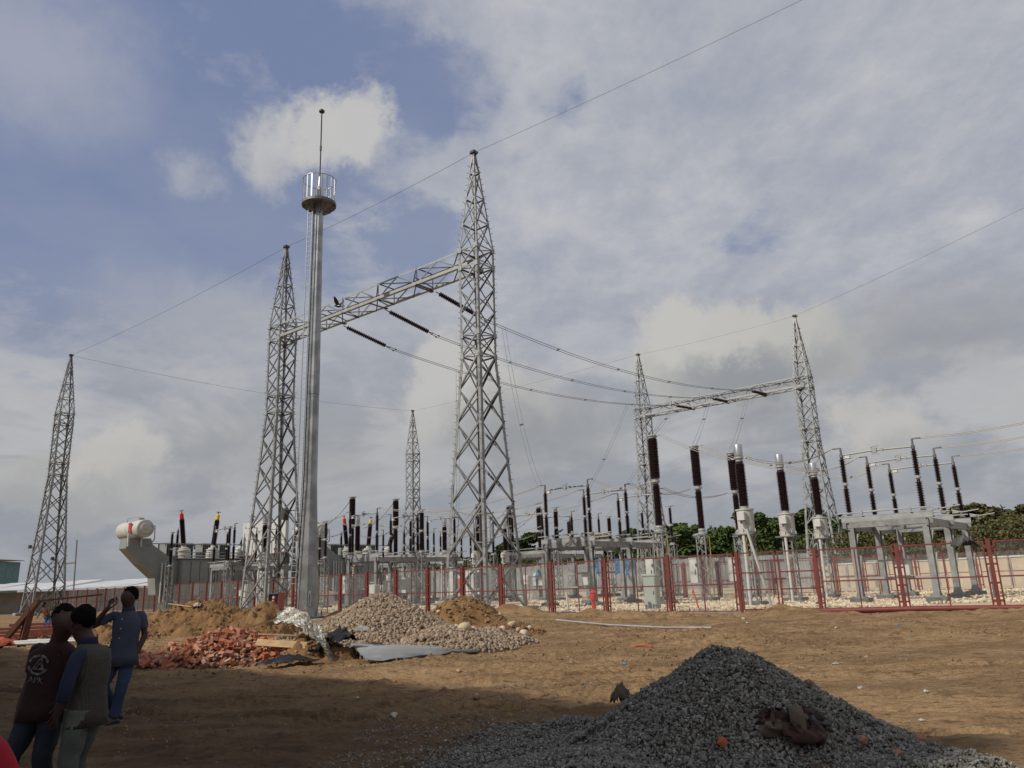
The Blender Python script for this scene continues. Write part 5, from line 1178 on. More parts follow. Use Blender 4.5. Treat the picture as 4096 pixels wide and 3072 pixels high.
tree_spec = [  # column, depth, height, width factor, mesh, words
 (2075, 126, 9.6, 1.5, 0, 'broad dark tree just right of the tallest tower'), (2165, 130, 8.2, 1.3, 1, 'rounded tree behind the frame at the hydrant, left side'),
 (2215, 122, 6.6, 1.2, 2, 'low dark tree behind the fat post insulator'), (2300, 135, 7.0, 1.3, 0, 'low tree behind the middle of the hydrant frame'),
 (2385, 128, 6.0, 1.3, 1, 'low bushy tree beneath the pale yellow treetop'), (2480, 132, 9.0, 1.4, 2, 'dark tree left of the far gantry left tower'),
 (2560, 128, 9.6, 1.3, 0, 'dark tree right behind the far gantry left tower'), (2640, 122, 10.0, 1.3, 1, 'tree behind the tallest breaker column'),
 (2700, 112, 9.8, 1.5, 3, 'bright green broad tree right of the tallest breaker'), (2760, 118, 8.3, 1.2, 1, 'green tree behind the lone breaker'),
 (2850, 120, 7.0, 1.3, 0, 'low tree in the dip of the treeline'), (2890, 112, 9.6, 1.1, 1, 'tree left of the nearest silver-headed transformer'),
 (2975, 115, 8.6, 1.2, 0, 'tree behind the nearest silver-headed transformer'), (3060, 108, 10.6, 1.1, 3, 'feathery taller tree between the nearest two cream tanks'),
 (3150, 112, 9.0, 1.2, 0, 'tree behind the middle cream tank'), (3230, 108, 10.2, 1.4, 2, 'dark tree left of the far gantry right tower'),
 (3330, 104, 10.2, 1.4, 0, 'dark tree behind the far gantry right tower'), (3420, 100, 8.2, 1.3, 2, 'dark tree left of the right disconnector frame'),
 (3520, 92, 5.8, 1.4, 4, 'low olive tree behind the left leg of the right disconnector frame'), (3620, 90, 6.3, 1.4, 5, 'olive tree behind the middle of the right disconnector frame'),
 (3720, 86, 7.4, 1.4, 4, 'olive brown tree right behind the near pole of the right frame'), (3810, 84, 8.0, 1.5, 5, 'olive tree behind the far right pole'),
 (3900, 82, 8.2, 1.4, 4, 'olive tree above the beige wall, left of the sprig'), (3990, 80, 8.6, 1.3, 5, 'tall olive tree with an upright sprig near the right edge'),
 (4080, 78, 7.8, 1.4, 4, 'olive tree cut by the right edge'), (4190, 80, 8.0, 1.5, 5, 'olive tree just beyond the right edge'),
 (1960, 135, 7.5, 1.2, 2, 'dark tree seen between the legs of the tallest tower'), (1860, 140, 7.2, 1.2, 0, 'dark tree left of the tallest tower legs'),
 (1740, 150, 6.0, 1.2, 2, 'small dark tree right of the smallest tower'), (1620, 150, 4.6, 1.2, 0, 'lowest dark bushy tree behind the smallest tower'),
 (1340, 170, 4.0, 1.2, 2, 'small dark tree beyond the second power transformer'), (525, 170, 5.0, 0.9, 2, 'tiny far treetop peeking over the white shed roof')]
for px, Y, h, wf, k, lb in tree_spec:
    p = at_dist(px, Y); t = thing('tree', lb, 'tree', p, random.uniform(0, 6), 'trees beyond the far walls')
    s = h/7.5; c = obj('crown', CR[k], t, Matrix.Diagonal((s*wf, s*wf, s, 1))); obj('trunk', TRM, t, Matrix.Diagonal((s, s, s, 1)))
p = at_dist(2405, 140); t = thing('tree', 'pale yellow blossoming treetop above the frame behind the hydrant', 'tree', p); obj('crown', CRY, t, Matrix.Diagonal((1.2, 1.2, 1.3, 1))); obj('trunk', TRM, t)
# creeper-like scrub under the olive trees
rng = np.random.default_rng(55); bl = []
for k in range(34):
    p = at_dist(3420+k*26, 76-k*0.35); bl.append((p.x, p.y, rng.uniform(1.2, 3.6), 2.6, 2.0, rng.uniform(1.5, 2.3)))
v, f = leaf_cloud(rng, bl, 48000, 0.20); struct('scrub', np_mesh('scrub', v, f, M['leaf'][2]), 'stuff')
bl = []
for k in range(40):
    p = at_dist(1900+k*42, 124-k*0.8); bl.append((p.x, p.y, rng.uniform(0.8, 2.6), 3.2, 2.6, rng.uniform(1.8, 2.8)))
v, f = leaf_cloud(rng, bl, 36000, 0.28); struct('undergrowth', np_mesh('undergrowth', v, f, M['leaf'][0]), 'stuff')

# ------------------------------------------------------------------ heaps
def gh(x, y): return float(ground_h(np.array([x]), np.array([y]))[0])
def heap_fn(cx, cy, H, rx, ry, ang=0, p=1.25, seed=0, rough=0.12, extra=()):
    ca, sa = math.cos(ang), math.sin(ang)
    def f(x, y):
        x = np.asarray(x, float); y = np.asarray(y, float)
        dx, dy = x-cx, y-cy; u, v = (dx*ca+dy*sa)/rx, (-dx*sa+dy*ca)/ry
        r = np.sqrt(u*u+v*v)*(1+0.18*fbm(np.arctan2(v, u)*1.3+5, r_(u, v)*1.5, seed, 2))
        h = H*np.clip(1-r**p, 0, 1)**1.15
        for (ex, ey, eh, er) in extra:
            h = np.maximum(h, eh*np.clip(1-(np.hypot(x-ex, y-ey)/er)**1.4, 0, 1))
        return h*(1+rough*fbm(x*1.2, y*1.2, seed+3, 3))
    return f
def r_(u, v): return np.sqrt(u*u+v*v)
def heap_core(name, f, x0, x1, y0, y1, step, m, parent, seed=0, clod=0.0, drop=0.03):
    xs = np.arange(x0, x1, step); ys = np.arange(y0, y1, step); X, Y = np.meshgrid(xs, ys)
    Hh = f(X, Y); g = ground_h(X, Y)
    Z = g+Hh-drop+np.where(Hh > 0.02, clod*(0.6*fbm(X*3.2, Y*3.2, seed+9, 5, 0.72)+0.35*np.abs(fbm(X*7, Y*7, seed+2, 3, 0.7)))*np.clip(Hh*5, 0, 1), -0.05)
    n, k = X.shape; idx = np.arange(n*k).reshape(n, k)
    F_ = np.stack([idx[:-1, :-1], idx[:-1, 1:], idx[1:, 1:], idx[1:, :-1]], -1).reshape(-1, 4)
    keep = (Hh.reshape(-1)[F_] > 0.0).any(1)
    v = np.stack([X, Y, Z], -1).reshape(-1, 3)
    me = np_mesh(name, v, F_[keep], m, True)
    return obj(name, me, parent)
def scatter_on(f, x0, x1, y0, y1, n, seed, hmin=0.01, dens=None):
    rg_ = np.random.default_rng(seed); x = rg_.uniform(x0, x1, n); y = rg_.uniform(y0, y1, n); h = f(x, y)
    k = h > hmin
    if dens is not None: k &= rg_.uniform(0, 1, n) < dens(x, y, h)
    x, y, h = x[k], y[k], h[k]
    return np.stack([x, y, ground_h(x, y)+h], -1), rg_

def single_stones(pos, sizes, rng, parent, name, mats, jag, flat, nvar=6):
    mes = []
    for k in range(nvar):
        v, f = stones(np.zeros((1, 3)), np.array([1.0]), rng, jag, flat); mes.append(np_mesh(name, v, f, mats, False))
    for i in range(len(pos)):
        obj(name, mes[i % nvar], parent, Matrix.Translation(tuple(pos[i])) @ Euler(tuple(rng.uniform(0, 6.28, 3))).to_matrix().to_4x4() @ Matrix.Diagonal((sizes[i],)*3+(1,)))

# dark crushed stone in the foreground
HG = (1.76, 7.40)
fg = heap_fn(*HG, 0.92, 1.74, 1.72, 0.15, 1.10, 3, 0.06, extra=((0.5, 8.3, 0.10, 1.4), (0.6, 6.5, 0.26, 1.3), (2.7, 6.3, 0.24, 1.1), (0.0, 7.6, 0.07, 1.1)))
t = thing('gravel_heap', 'dark grey crushed stone heap in the shaded foreground', 'gravel heap', (0, 0, 0))
m_core = mat('gravel_core', (0.07, 0.065, 0.058), 0.95, 0, (0.10, 0.075, 0.05), 3, bump=0.02, bscale=50)
heap_core('heap_core', fg, -1.2, 5.2, 4.8, 10.2, 0.06, m_core, t, 3, 0.02, 0.02)
pos, rg_ = scatter_on(fg, -1.2, 5.0, 5.3, 9.6, 125000, 41, 0.004, lambda x, y, h: np.clip(h*9, 0.05, 1)*np.where(y > 8.8, 0.6, 1))
pos[:, 2] += rg_.uniform(-0.012, 0.014, len(pos))
d0 = np.hypot(pos[:, 0], pos[:, 1]); near = np.argsort(d0)
vis = near[(abs(pos[near, 0]) < 0.66*pos[near, 1]) & (pos[near, 1] > 5.9)][:2000]; pick = rg_.choice(vis, 280, replace=False)
keep = np.ones(len(pos), bool); keep[pick] = False
v, f = stones(pos[keep], (0.014+0.030*rg_.uniform(0, 1, keep.sum())**1.6), rg_, 0.36, 0.6)
obj('crushed_stone', np_mesh('crushed_stone', v, f, M['chip']), t, kind='stuff')
M['chip_one'] = mat_random('crushed_stone_piece', [(0.13, 0.125, 0.11), (0.26, 0.25, 0.225), (0.18, 0.175, 0.155), (0.36, 0.35, 0.315)], rough=0.75)
single_stones(pos[pick]+np.array([0, 0, 0.01]), rg_.uniform(0.028, 0.042, 280), rg_, t, 'stone', M['chip_one'], 0.3, 0.6)
# stray chippings to the left of the heap
rg2 = np.random.default_rng(77); n = 7000; x = rg2.uniform(-3.5, 2.5, n); y = rg2.uniform(6.5, 12.5, n)
w_ = fbm(x*0.8, y*1.2, 61, 3)-0.02*abs(y-9)-0.09*np.clip(-x, 0, 9); k = (w_ > 0.03) & (abs(x) < 0.68*y)
x, y = x[k], y[k]; v, f = stones(np.stack([x, y, ground_h(x, y)+0.008], -1), rg2.uniform(0.014, 0.034, len(x)), rg2, 0.3, 0.6)
struct('scattered_gravel', np_mesh('scattered_gravel', v, f, M['chip']), 'stuff')

# river pebble heap
fp = heap_fn(-3.75, 21.6, 1.34, 3.1, 2.9, -0.1, 1.18, 12, 0.08, extra=((-5.6, 20.2, 0.45, 1.6), (-1.9, 20.3, 0.55, 1.9), (-0.9, 21.5, 0.4, 1.5)))
t = thing('pebble_heap', 'big heap of brown river pebbles in front of the octagonal mast', 'pebble heap', (0, 0, 0))
m_c2 = mat('pebble_core', (0.12, 0.085, 0.055), 0.95)
heap_core('heap_core', fp, -7.5, 1.5, 17.5, 25.5, 0.09, m_c2, t, 12, 0.02, 0.03)
pos, rg_ = scatter_on(fp, -7.5, 1.4, 17.8, 24.2, 26000, 42, 0.015, lambda x, y, h: np.clip(h*6, 0.15, 1)*np.where(y < 22.5, 1, 0.5))
pos[:, 2] += rg_.uniform(-0.02, 0.02, len(pos))
pick = rg_.choice(np.where(pos[:, 1] < 21.6)[0], 280, replace=False); keep = np.ones(len(pos), bool); keep[pick] = False
v, f = stones(pos[keep], rg_.uniform(0.065, 0.13, keep.sum()), rg_, 0.08, 0.7)
obj('pebbles', np_mesh('pebbles', v, f, M['pebble'], True), t, kind='stuff')
M['pebble_one'] = mat_random('river_pebble_piece', [(0.15, 0.105, 0.068), (0.26, 0.19, 0.128), (0.20, 0.15, 0.105), (0.36, 0.285, 0.205), (0.26, 0.165, 0.095), (0.40, 0.33, 0.25)], rough=0.7)
single_stones(pos[pick]+np.array([0, 0, 0.02]), rg_.uniform(0.11, 0.16, 280), rg_, t, 'pebble', M['pebble_one'], 0.08, 0.7)
for me in {o.data for o in t.children if o.name.startswith('pebble')}:
    me.polygons.foreach_set('use_smooth', [True]*len(me.polygons))

M['clod'] = mat_island('earth_clod', [(0.20, 0.118, 0.055), (0.28, 0.17, 0.085), (0.15, 0.085, 0.04), (0.33, 0.22, 0.12)], 0.95)
# dug earth mounds
def mound(label, f, box, seed, clod=0.25, step=0.065):
    t = thing('dirt_mound', label, 'dirt mound', (0, 0, 0)); heap_core('earth', f, *box, step, M['dirt_mound'], t, seed, clod)
    pos, rg_ = scatter_on(f, *box, 2600 if box[1]-box[0] > 3.5 else 900, seed+70, 0.05); v, ff = stones(pos+np.array([0, 0, 0.01]), rg_.uniform(0.04, 0.20, len(pos))**1.0*rg_.uniform(0.4, 1, len(pos)), rg_, 0.3, 0.6)
    obj('earth_clods', np_mesh('earth_clods', v, ff, M['clod']), t, kind='stuff'); return t
fm1 = heap_fn(-1.85, 26.6, 1.12, 1.9, 1.7, 0.2, 1.7, 22, 0.1, extra=((-3.2, 25.6, 0.5, 1.6), (-0.6, 25.6, 0.35, 1.5)))
mound('rounded brown earth mound right of the pebble heap, edged with boulders', fm1, (-5, 1.2, 23.5, 29.5), 22, 0.22)
fm2 = heap_fn(-12.2, 30.5, 1.18, 3.6, 1.9, -0.25, 1.6, 32, 0.12, extra=((-9.3, 29.3, 1.05, 1.5), (-14.5, 29.5, 0.7, 2.0)))
mound('long ridge of dug earth behind the man on the phone', fm2, (-17, -7.2, 26.5, 34), 32, 0.45)
fm3 = heap_fn(-17.5, 31.0, 0.5, 3.0, 1.6, -0.1, 1.5, 35, 0.2); mound('low sandy mound in front of the left fence', fm3, (-21, -14, 28.5, 33.5), 35, 0.3)
fm4 = heap_fn(-4.75, 18.3, 0.46, 1.2, 0.9, 0.1, 1.4, 36, 0.2); mound('small mound of wet earth under the crumpled shiny sheet', fm4, (-6.3, -3.1, 17, 19.8), 36, 0.3, 0.06)

# boulders
BV = []
for k in range(5):
    rgk = np.random.default_rng(500+k); bmv = []; bmf = []
    V0, F0 = ico(); vv = V0.copy(); ff = F0.tolist(); cache = {}
    vv = vv.tolist()
    def midp(a, b):
        key = (min(a, b), max(a, b))
        if key not in cache: q = np.array(vv[a])+np.array(vv[b]); vv.append((q/np.linalg.norm(q)).tolist()); cache[key] = len(vv)-1
        return cache[key]
    nf = []
    for a, b, c in ff: ab, bc, ca_ = midp(a, b), midp(b, c), midp(c, a); nf += [(a, ab, ca_), (b, bc, ab), (c, ca_, bc), (ab, bc, ca_)]
    A = np.array(vv); A = A*(1+0.12*np.sin(A[:, :1]*3+k)*np.cos(A[:, 1:2]*2.5+k)+rgk.uniform(-0.03, 0.03, (len(A), 1)))*np.array([0.5, 0.40, 0.34])
    BV.append(np_mesh('boulder', A, np.array(nf), M['boulder'], True))
bd = [(1960, 2530, 0.42), (1935, 2475, 0.30), (1800, 2490, 0.34), (1825, 2550, 0.30), (1975, 2325, 0), (2010, 2520, 0.26), (2035, 2500, 0.24), (2050, 2515, 0.30), (2000, 2505, 0.22), (2075, 2518, 0.24), (2096, 2520, 0.40), (1745, 2430, 0.26), (1712, 2455, 0.28), (1740, 2440, 0.22), (1995, 2480, 0.24), (2025, 2487, 0.22), (1955, 2455, 0.30), (1715, 2480, 0.26), (1755, 2520, 0.20), (1860, 2570, 0.40), (1690, 2445, 0.2), (2120, 2512, 0.18), (1890, 2520, 0.24), (1775, 2475, 0.2), (2060, 2498, 0.2), (1970, 2500, 0.2)]
BL = {(1960, 2530): 'biggest pale boulder at the right front foot of the rounded earth mound', (1935, 2475): 'boulder on the right flank of the earth mound, highest there', (1800, 2490): 'egg-shaped boulder on the left front of the earth mound', (1825, 2550): 'boulder at the very front between pebble heap and earth mound', (2096, 2520): 'rightmost boulder, lying alone at the end of the row', (2035, 2500): 'boulder in the middle of the row right of the earth mound', (2050, 2515): 'tan boulder second from the right end of the row', (1745, 2430): 'boulder high up between the pebble heap crest and the earth mound', (1712, 2455): 'boulder on the right shoulder of the pebble heap', (1860, 2570): 'flat pale boulder beside the bricks at the right tip of the pebble heap', (1955, 2455): 'brown boulder at the fence foot right of the earth mound', (2120, 2512): 'small stone past the last big boulder of the row'}
for i, (px, py, s) in enumerate(bd):
    if s == 0: continue
    p = G(px, py+8, 0.10); hz = max(gh(p.x, p.y), 0)+max(float(fm1(p.x, p.y)), float(fp(p.x, p.y)))
    o = bpy.data.objects.new('boulder', BV[i % 5]); COL.objects.link(o); o.location = (p.x, p.y, hz+0.1*s)
    o.rotation_euler = (random.uniform(-0.3, 0.3), random.uniform(-0.3, 0.3), random.uniform(0, 6.28)); o.scale = (s, s*random.uniform(0.8, 1), s)
    o['category'] = 'boulder'; o['group'] = 'loose river boulders around the earth mound'
    o['label'] = BL.get((px, py), 'loose rounded pale boulder among the small ones around the earth mound')

# brick rubble
fb_ = heap_fn(-6.9, 18.9, 0.74, 2.2, 1.45, 0.02, 1.1, 44, 0.1, extra=((-5.4, 18.3, 0.30, 0.8), (-8.6, 18.0, 0.3, 1.1)))
t = thing('brick_heap', 'heap of broken red bricks left of the pebble heap', 'brick heap', (0, 0, 0))
heap_core('rubble_core', fb_, -9.6, -3.3, 17.1, 20.6, 0.09, mat('brick_dust', (0.16, 0.07, 0.045), 0.95, 0, (0.11, 0.07, 0.045), 5), t, 44, 0.05, 0.08)
def brick_mesh(l, w=0.115, h=0.072, brk=0.0, frog=False, seed=0):
    rg_b = random.Random(seed); mb = MB(); x, y, z = l/2, w/2, h/2; j = lambda: rg_b.uniform(-brk, brk)
    if frog:
        mb.box((0, 0, -0.006), (l, w, h-0.012)); e = 0.02
        mb.box((0, y-e/2, z-0.006), (l, e, 0.012)); mb.box((0, -y+e/2, z-0.006), (l, e, 0.012)); mb.box((x-e/2, 0, z-0.006), (e, w-2*e, 0.012)); mb.box((-x+e/2, 0, z-0.006), (e, w-2*e, 0.012))
        for k in range(4): mb.box((-0.06+k*0.04, 0, z-0.006), (0.008, 0.05, 0.010)); mb.box((-0.05+k*0.04, 0.02*(1 if k % 2 else -1), z-0.006), (0.022, 0.008, 0.010))
    else:
        vs = [(-x, -y, -z), (x+j(), -y, -z), (x+j(), y, -z), (-x, y, -z), (-x, -y, z), (x+j(), -y, z), (x+j(), y, z), (-x, y, z)]
        mb.add(vs, [(3, 2, 1, 0), (4, 5, 6, 7), (0, 1, 5, 4), (1, 2, 6, 5), (2, 3, 7, 6), (3, 0, 4, 7)])
    return mb.mesh('brick', M['brick'])
BM = [brick_mesh(0.24), brick_mesh(0.13, brk=0.03, seed=1), brick_mesh(0.17, brk=0.03, seed=2), brick_mesh(0.09, brk=0.025, seed=3), brick_mesh(0.24, frog=True), brick_mesh(0.12, 0.09, 0.06, 0.03, seed=5)]
pos, rg_ = scatter_on(fb_, -9.5, -3.4, 17.2, 20.2, 6000, 45, 0.03, lambda x, y, h: np.clip(h*4, 0.1, 1))
pos = pos[pos[:, 1] < 19.6][:296]
for i, p in enumerate(pos):
    e = Euler((rg_.normal(0, 0.55), rg_.normal(0, 0.55), rg_.uniform(0, 6.28)))
    obj('brick', BM[int(rg_.integers(0, 6))], t, Matrix.Translation((p[0], p[1], p[2]+0.02+rg_.uniform(-0.03, 0.05))) @ e.to_matrix().to_4x4())
pos, rg_ = scatter_on(fb_, -9.5, -3.4, 17.2, 20.2, 9000, 46, 0.02, lambda x, y, h: np.clip(h*5, 0.08, 1))
v, f = stones(pos+np.array([0, 0, 0.0]), 0.03+0.10*rg_.uniform(0, 1, len(pos))**1.5, rg_, 0.3, 0.6)
obj('brick_fragments', np_mesh('brick_fragments', v, f, mat_island('brick_bits', [(0.30, 0.08, 0.04), (0.42, 0.16, 0.09), (0.20, 0.06, 0.035), (0.48, 0.30, 0.20), (0.17, 0.11, 0.07), (0.33, 0.10, 0.05), (0.24, 0.17, 0.11)], 0.9)), t, kind='stuff')
# timber in the brick heap
def plank(label, p, q, w, h, roll=0.3):
    p, q = Vector(p), Vector(q); mb = MB(); up = Vector((0, math.sin(roll), math.cos(roll))); mb.bar((0, 0, 0), q-p, w, h, up); thing('timber_plank', label, 'plank', p, mb=mb, m=M['wood'])
plank('long timber plank leaning up out of the brick heap', (-6.75, 18.9, 0.66), (-5.5, 20.6, 1.05), 0.13, 0.04)
plank('broad timber board lying on the right of the brick heap', (-5.9, 18.0, 0.46), (-4.75, 17.9, 0.36), 0.17, 0.03, -0.9)
plank('thin split batten across the top of the broad board', (-5.9, 18.15, 0.62), (-4.4, 18.3, 0.50), 0.07, 0.03)
plank('short batten poking from the bricks toward the pebble heap', (-4.9, 18.4, 0.45), (-4.3, 18.9, 0.70), 0.07, 0.03)
plank('timber offcut lying on the ridge of dug earth', (-13.2, 30.0, 1.22), (-12.3, 29.9, 1.08), 0.12, 0.04)
def crumple(name, label, cat, c, sx, sy, sz, m, seed, n=14, group=None, flat=False):
    rgc = np.random.default_rng(seed); xs = np.linspace(-1, 1, n); X, Y = np.meshgrid(xs, xs)
    R_ = np.hypot(X, Y); Z = sz*(np.clip(1-R_**2, -0.1, 1)*0.6+0.9*fbm(X*2.3+seed, Y*2.3, seed, 3, 0.7)); Z = np.where(flat, Z*0.3, Z)
    edge = 1+0.25*fbm(X*3, Y*3, seed+5, 2)
    v = np.stack([X*sx*edge, Y*sy*edge, np.maximum(Z, -0.02)], -1).reshape(-1, 3); idx = np.arange(n*n).reshape(n, n)
    F_ = np.stack([idx[:-1, :-1], idx[:-1, 1:], idx[1:, 1:], idx[1:, :-1]], -1).reshape(-1, 4)
    F_ = F_[(R_.reshape(-1)[F_] < 1.15).all(1)]
    o = bpy.data.objects.new(name, np_mesh(name, v, F_, m, True)); COL.objects.link(o); o.location = c; o.rotation_euler = (0, 0, rgc.uniform(0, 6)); o['label'] = label; o['category'] = cat
    if group: o['group'] = group
    o.modifiers.new('thickness', 'SOLIDIFY').thickness = 0.004 if max(sx, sy) < 0.5 else 0.01
    return o
crumple('cement_sack', 'crumpled white sack at the left end of the brick heap', 'sack', (-8.2, 20.1, 0.30), 0.34, 0.2, 0.14, M['paper'], 3)
crumple('cement_sack', 'torn white sack behind the bricks near the pebble heap', 'sack', (-5.3, 19.6, 0.38), 0.34, 0.22, 0.10, M['paper'], 4)
crumple('cement_sack', 'pale bag lying between the bricks and the pebbles', 'sack', (-4.7, 19.3, 0.40), 0.3, 0.2, 0.1, M['paper'], 5)
crumple('plastic_sheet', 'crumpled black plastic sheet lying in front of the brick heap', 'plastic sheet', (-5.0, 17.3, 0.10), 0.6, 0.18, 0.14, M['black'], 6)
crumple('plastic_sheet', 'black plastic bundle beside the crumpled shiny sheet on the pebbles', 'plastic sheet', (-4.05, 18.1, 0.45), 0.42, 0.3, 0.24, M['black'], 7)
crumple('plastic_sheet', 'black plastic scrap between the board and the pebble heap', 'plastic sheet', (-4.6, 17.9, 0.28), 0.25, 0.2, 0.12, M['black'], 8)
crumple('cement_sack', 'grey cement sack draped over the black plastic bundle', 'sack', (-3.7, 18.7, 0.62), 0.26, 0.2, 0.08, M['concrete'], 9)
crumple('cement_sack', 'white sack lump on the ridge of dug earth', 'sack', (-12.1, 29.9, 1.12), 0.2, 0.15, 0.12, M['paper'], 11)
crumple('tarpaulin', 'bright orange cloth lying on the sand behind the two boys', 'tarpaulin', (-17.5, 26.6, 0.15), 1.25, 0.6, 0.28, M['tarp_orange'], 12)
# shiny crumpled strip: a folded sheet bent over
def ribbon(name, label, cat, path, widths, m, n=18, fold=0.06, nf=5):
    pts = [Vector(p) for p in path]; L = len(pts)
    fine = []
    for i in range(n+1):
        s = i/n*(L-1); a = min(int(s), L-2); u = s-a
        p0, p1, p2, p3 = pts[max(a-1, 0)], pts[a], pts[a+1], pts[min(a+2, L-1)]
        fine.append(0.5*((2*p1)+(p2-p0)*u+(2*p0-5*p1+4*p2-p3)*u*u+(3*p1-p0-3*p2+p3)*u**3))
    vs = []; k = nf*4
    for i, p in enumerate(fine):
        d = (fine[min(i+1, n)]-fine[max(i-1, 0)]).normalized(); side = Vector((0.25, -0.95, 0.15)); side = (side-d*side.dot(d)).normalized(); nrm = d.cross(side)
        w = np.interp(i/n, np.linspace(0, 1, len(widths)), widths)
        for j in range(k+1):
            u = j/k-0.5; vs.append(p+side*(u*w*0.5)+nrm*(fold*math.sin(j*PI/2+0.7*math.sin(i*0.8))*(0.6+0.4*math.sin(i*1.9+j))+w*0.35*(0.25-u*u))+Vector((0, 0, -w*0.5*u)))
    fs = [(i*(k+1)+j, i*(k+1)+j+1, (i+1)*(k+1)+j+1, (i+1)*(k+1)+j) for i in range(n) for j in range(k)]
    mb = MB(); o = pts[0]; mb.add([v_-o for v_ in vs], fs); t = thing(name, label, cat, o, mb=mb, m=m); t.modifiers.new('thickness', 'SOLIDIFY').thickness = 0.006
    return t
ribbon('metal_sheet', 'crumpled shiny metal strip bent over in front of the mast', 'metal sheet', [(-5.55, 18.2, 0.98), (-5.25, 18.15, 1.02), (-4.9, 18.0, 0.92), (-4.55, 17.85, 0.66), (-4.30, 17.75, 0.42), (-4.15, 17.7, 0.08)], [0.45, 0.75, 0.85, 0.75, 0.40, 0.22], M['foil'], 34, 0.05, 7)
# corrugated sheet lying on the ground
t = thing('tin_sheet', 'pale corrugated tin sheet lying flat in front of the pebble heap', 'tin sheet', (0, 0, 0)); mb = MB()
a0, a1, b0, b1 = Vector((-4.0, 18.9, 0.28)), Vector((-3.15, 16.6, 0.10)), Vector((-1.1, 19.0, 0.10)), Vector((-1.0, 18.6, 0.06))
vs = []; NJ, NI = 44, 16
for i in range(NI+1):
    for j in range(NJ+1):
        u, w_ = i/NI, j/NJ; p = a0.lerp(a1, w_).lerp(b0.lerp(b1, w_), u); vs.append(p+Vector((0, 0, 0.035*math.sin(j*PI/2)+0.03*math.sin(u*5)*math.sin(w_*4)+max(gh(p.x, p.y), 0)*0.7)))
mb.add(vs, [(i*(NJ+1)+j, i*(NJ+1)+j+1, (i+1)*(NJ+1)+j+1, (i+1)*(NJ+1)+j) for i in range(NI) for j in range(NJ)], True); o_ = part('sheet', mb, M['tin'], t); o_.data.polygons.foreach_set('use_smooth', [False]*len(o_.data.polygons)); o_.modifiers.new('thickness', 'SOLIDIFY').thickness = 0.003
# sack and rubbish on the dark heap
def on(f, x, y, dz=0.0): return (x, y, gh(x, y)+float(f(x, y))+dz)
t = thing('old_sack', 'torn dark brown sack with a pale lump in it, lying on the dark gravel heap', 'sack', on(fg, 2.10, 6.55, -0.03), 0.4)
for k, (dx, dy, dz, s, mm) in enumerate(((-0.10, 0.10, 0.05, 0.20, 'rag'), (0.14, 0.04, 0.03, 0.24, 'rag'), (0.02, -0.14, 0.0, 0.22, 'rag'), (0.20, -0.02, 0.03, 0.16, 'black'), (-0.19, -0.01, 0.02, 0.14, 'rag_tan'))):
    rgk = np.random.default_rng(900+k); nn = 22; th_ = np.linspace(0, 2*PI, nn, endpoint=False); vv = []
    for i in range(9):
        ph_ = PI*(i+0.5)/9
        for a in th_: rr_ = 0.72*s*(1+1.1*float(vnoise(2.2*math.cos(a)+k*5, 2.2*math.sin(a)+ph_*2.4, k))); vv.append((dx+rr_*math.sin(ph_)*math.cos(a), dy+rr_*math.sin(ph_)*math.sin(a)*0.85, dz+rr_*math.cos(ph_)*0.55))
    ff = [(i*nn+j, i*nn+(j+1) % nn, (i+1)*nn+(j+1) % nn, (i+1)*nn+j) for i in range(8) for j in range(nn)]+[tuple(range(nn)), tuple(reversed(range(8*nn, 9*nn)))]
    mb = MB(); mb.add(vv, ff, True); part('fold', mb, M[mm], t)
mb = MB(); mb.tube([(-0.07, -0.20, 0.0), (-0.07, -0.16, 0.10), (-0.03, -0.10, 0.15), (0.02, -0.05, 0.12)], [0.03, 0.06, 0.055, 0.02], 12); part('pale_lump', mb, M['rag_tan'], t)
for k in range(5):
    a = k*1.3; mb = MB(); mb.tube([(0.1*math.cos(a), 0.1+0.05*k, 0.10), (0.2*math.cos(a), 0.25, 0.16), (0.25*math.cos(a+0.5), 0.42, 0.10)], 0.005, 5); part('string', mb, M['rag_tan'], t)
for i, (x, y, s, lb) in enumerate(((1.50, 6.35, 0.05, 'orange brick chip on the lower left of the dark gravel heap'), (2.62, 6.5, 0.05, 'orange brick chip just right of the dark sack'), (2.80, 6.35, 0.055, 'elongated orange brick chip farther right of the dark sack'), (2.62, 7.55, 0.085, 'red broken brick on the right shoulder of the dark gravel heap'), (3.3, 7.0, 0.05, 'small red brick piece low on the right edge of the dark gravel heap'), (2.15, 6.05, 0.05, 'brick bit at the bottom edge below the dark sack'))):
    v, f = stones(np.zeros((1, 3)), np.array([s*2]), np.random.default_rng(70+i), 0.15, 0.75); o = bpy.data.objects.new('brick_chip', np_mesh('brick_chip', v, f, M['brick'])); COL.objects.link(o); o.location = on(fg, x, y, s*0.5); o['label'] = lb; o['category'] = 'brick piece'
crumple('cloth_scrap', 'dark navy cloth scrap with a pale edge at the bottom of the gravel heap', 'cloth', on(fg, 2.02, 6.02, 0.02), 0.16, 0.08, 0.05, M['navy'], 21)
crumple('shoe_sole', 'tan leather scrap at the bottom of the gravel heap', 'scrap', on(fg, 2.12, 6.12, 0.03), 0.08, 0.05, 0.05, M['rag_tan'], 22)
crumple('plastic_sheet', 'greenish plastic piece sticking up at the left foot of the dark heap', 'plastic sheet', on(fg, 0.95, 8.0, 0.06), 0.20, 0.05, 0.16, M['rag_tan'], 23)
crumple('cement_sack', 'torn white and dark bag left of the dark heap', 'sack', (0.15, 9.3, gh(0.15, 9.3)+0.02), 0.09, 0.06, 0.04, M['paper'], 24)
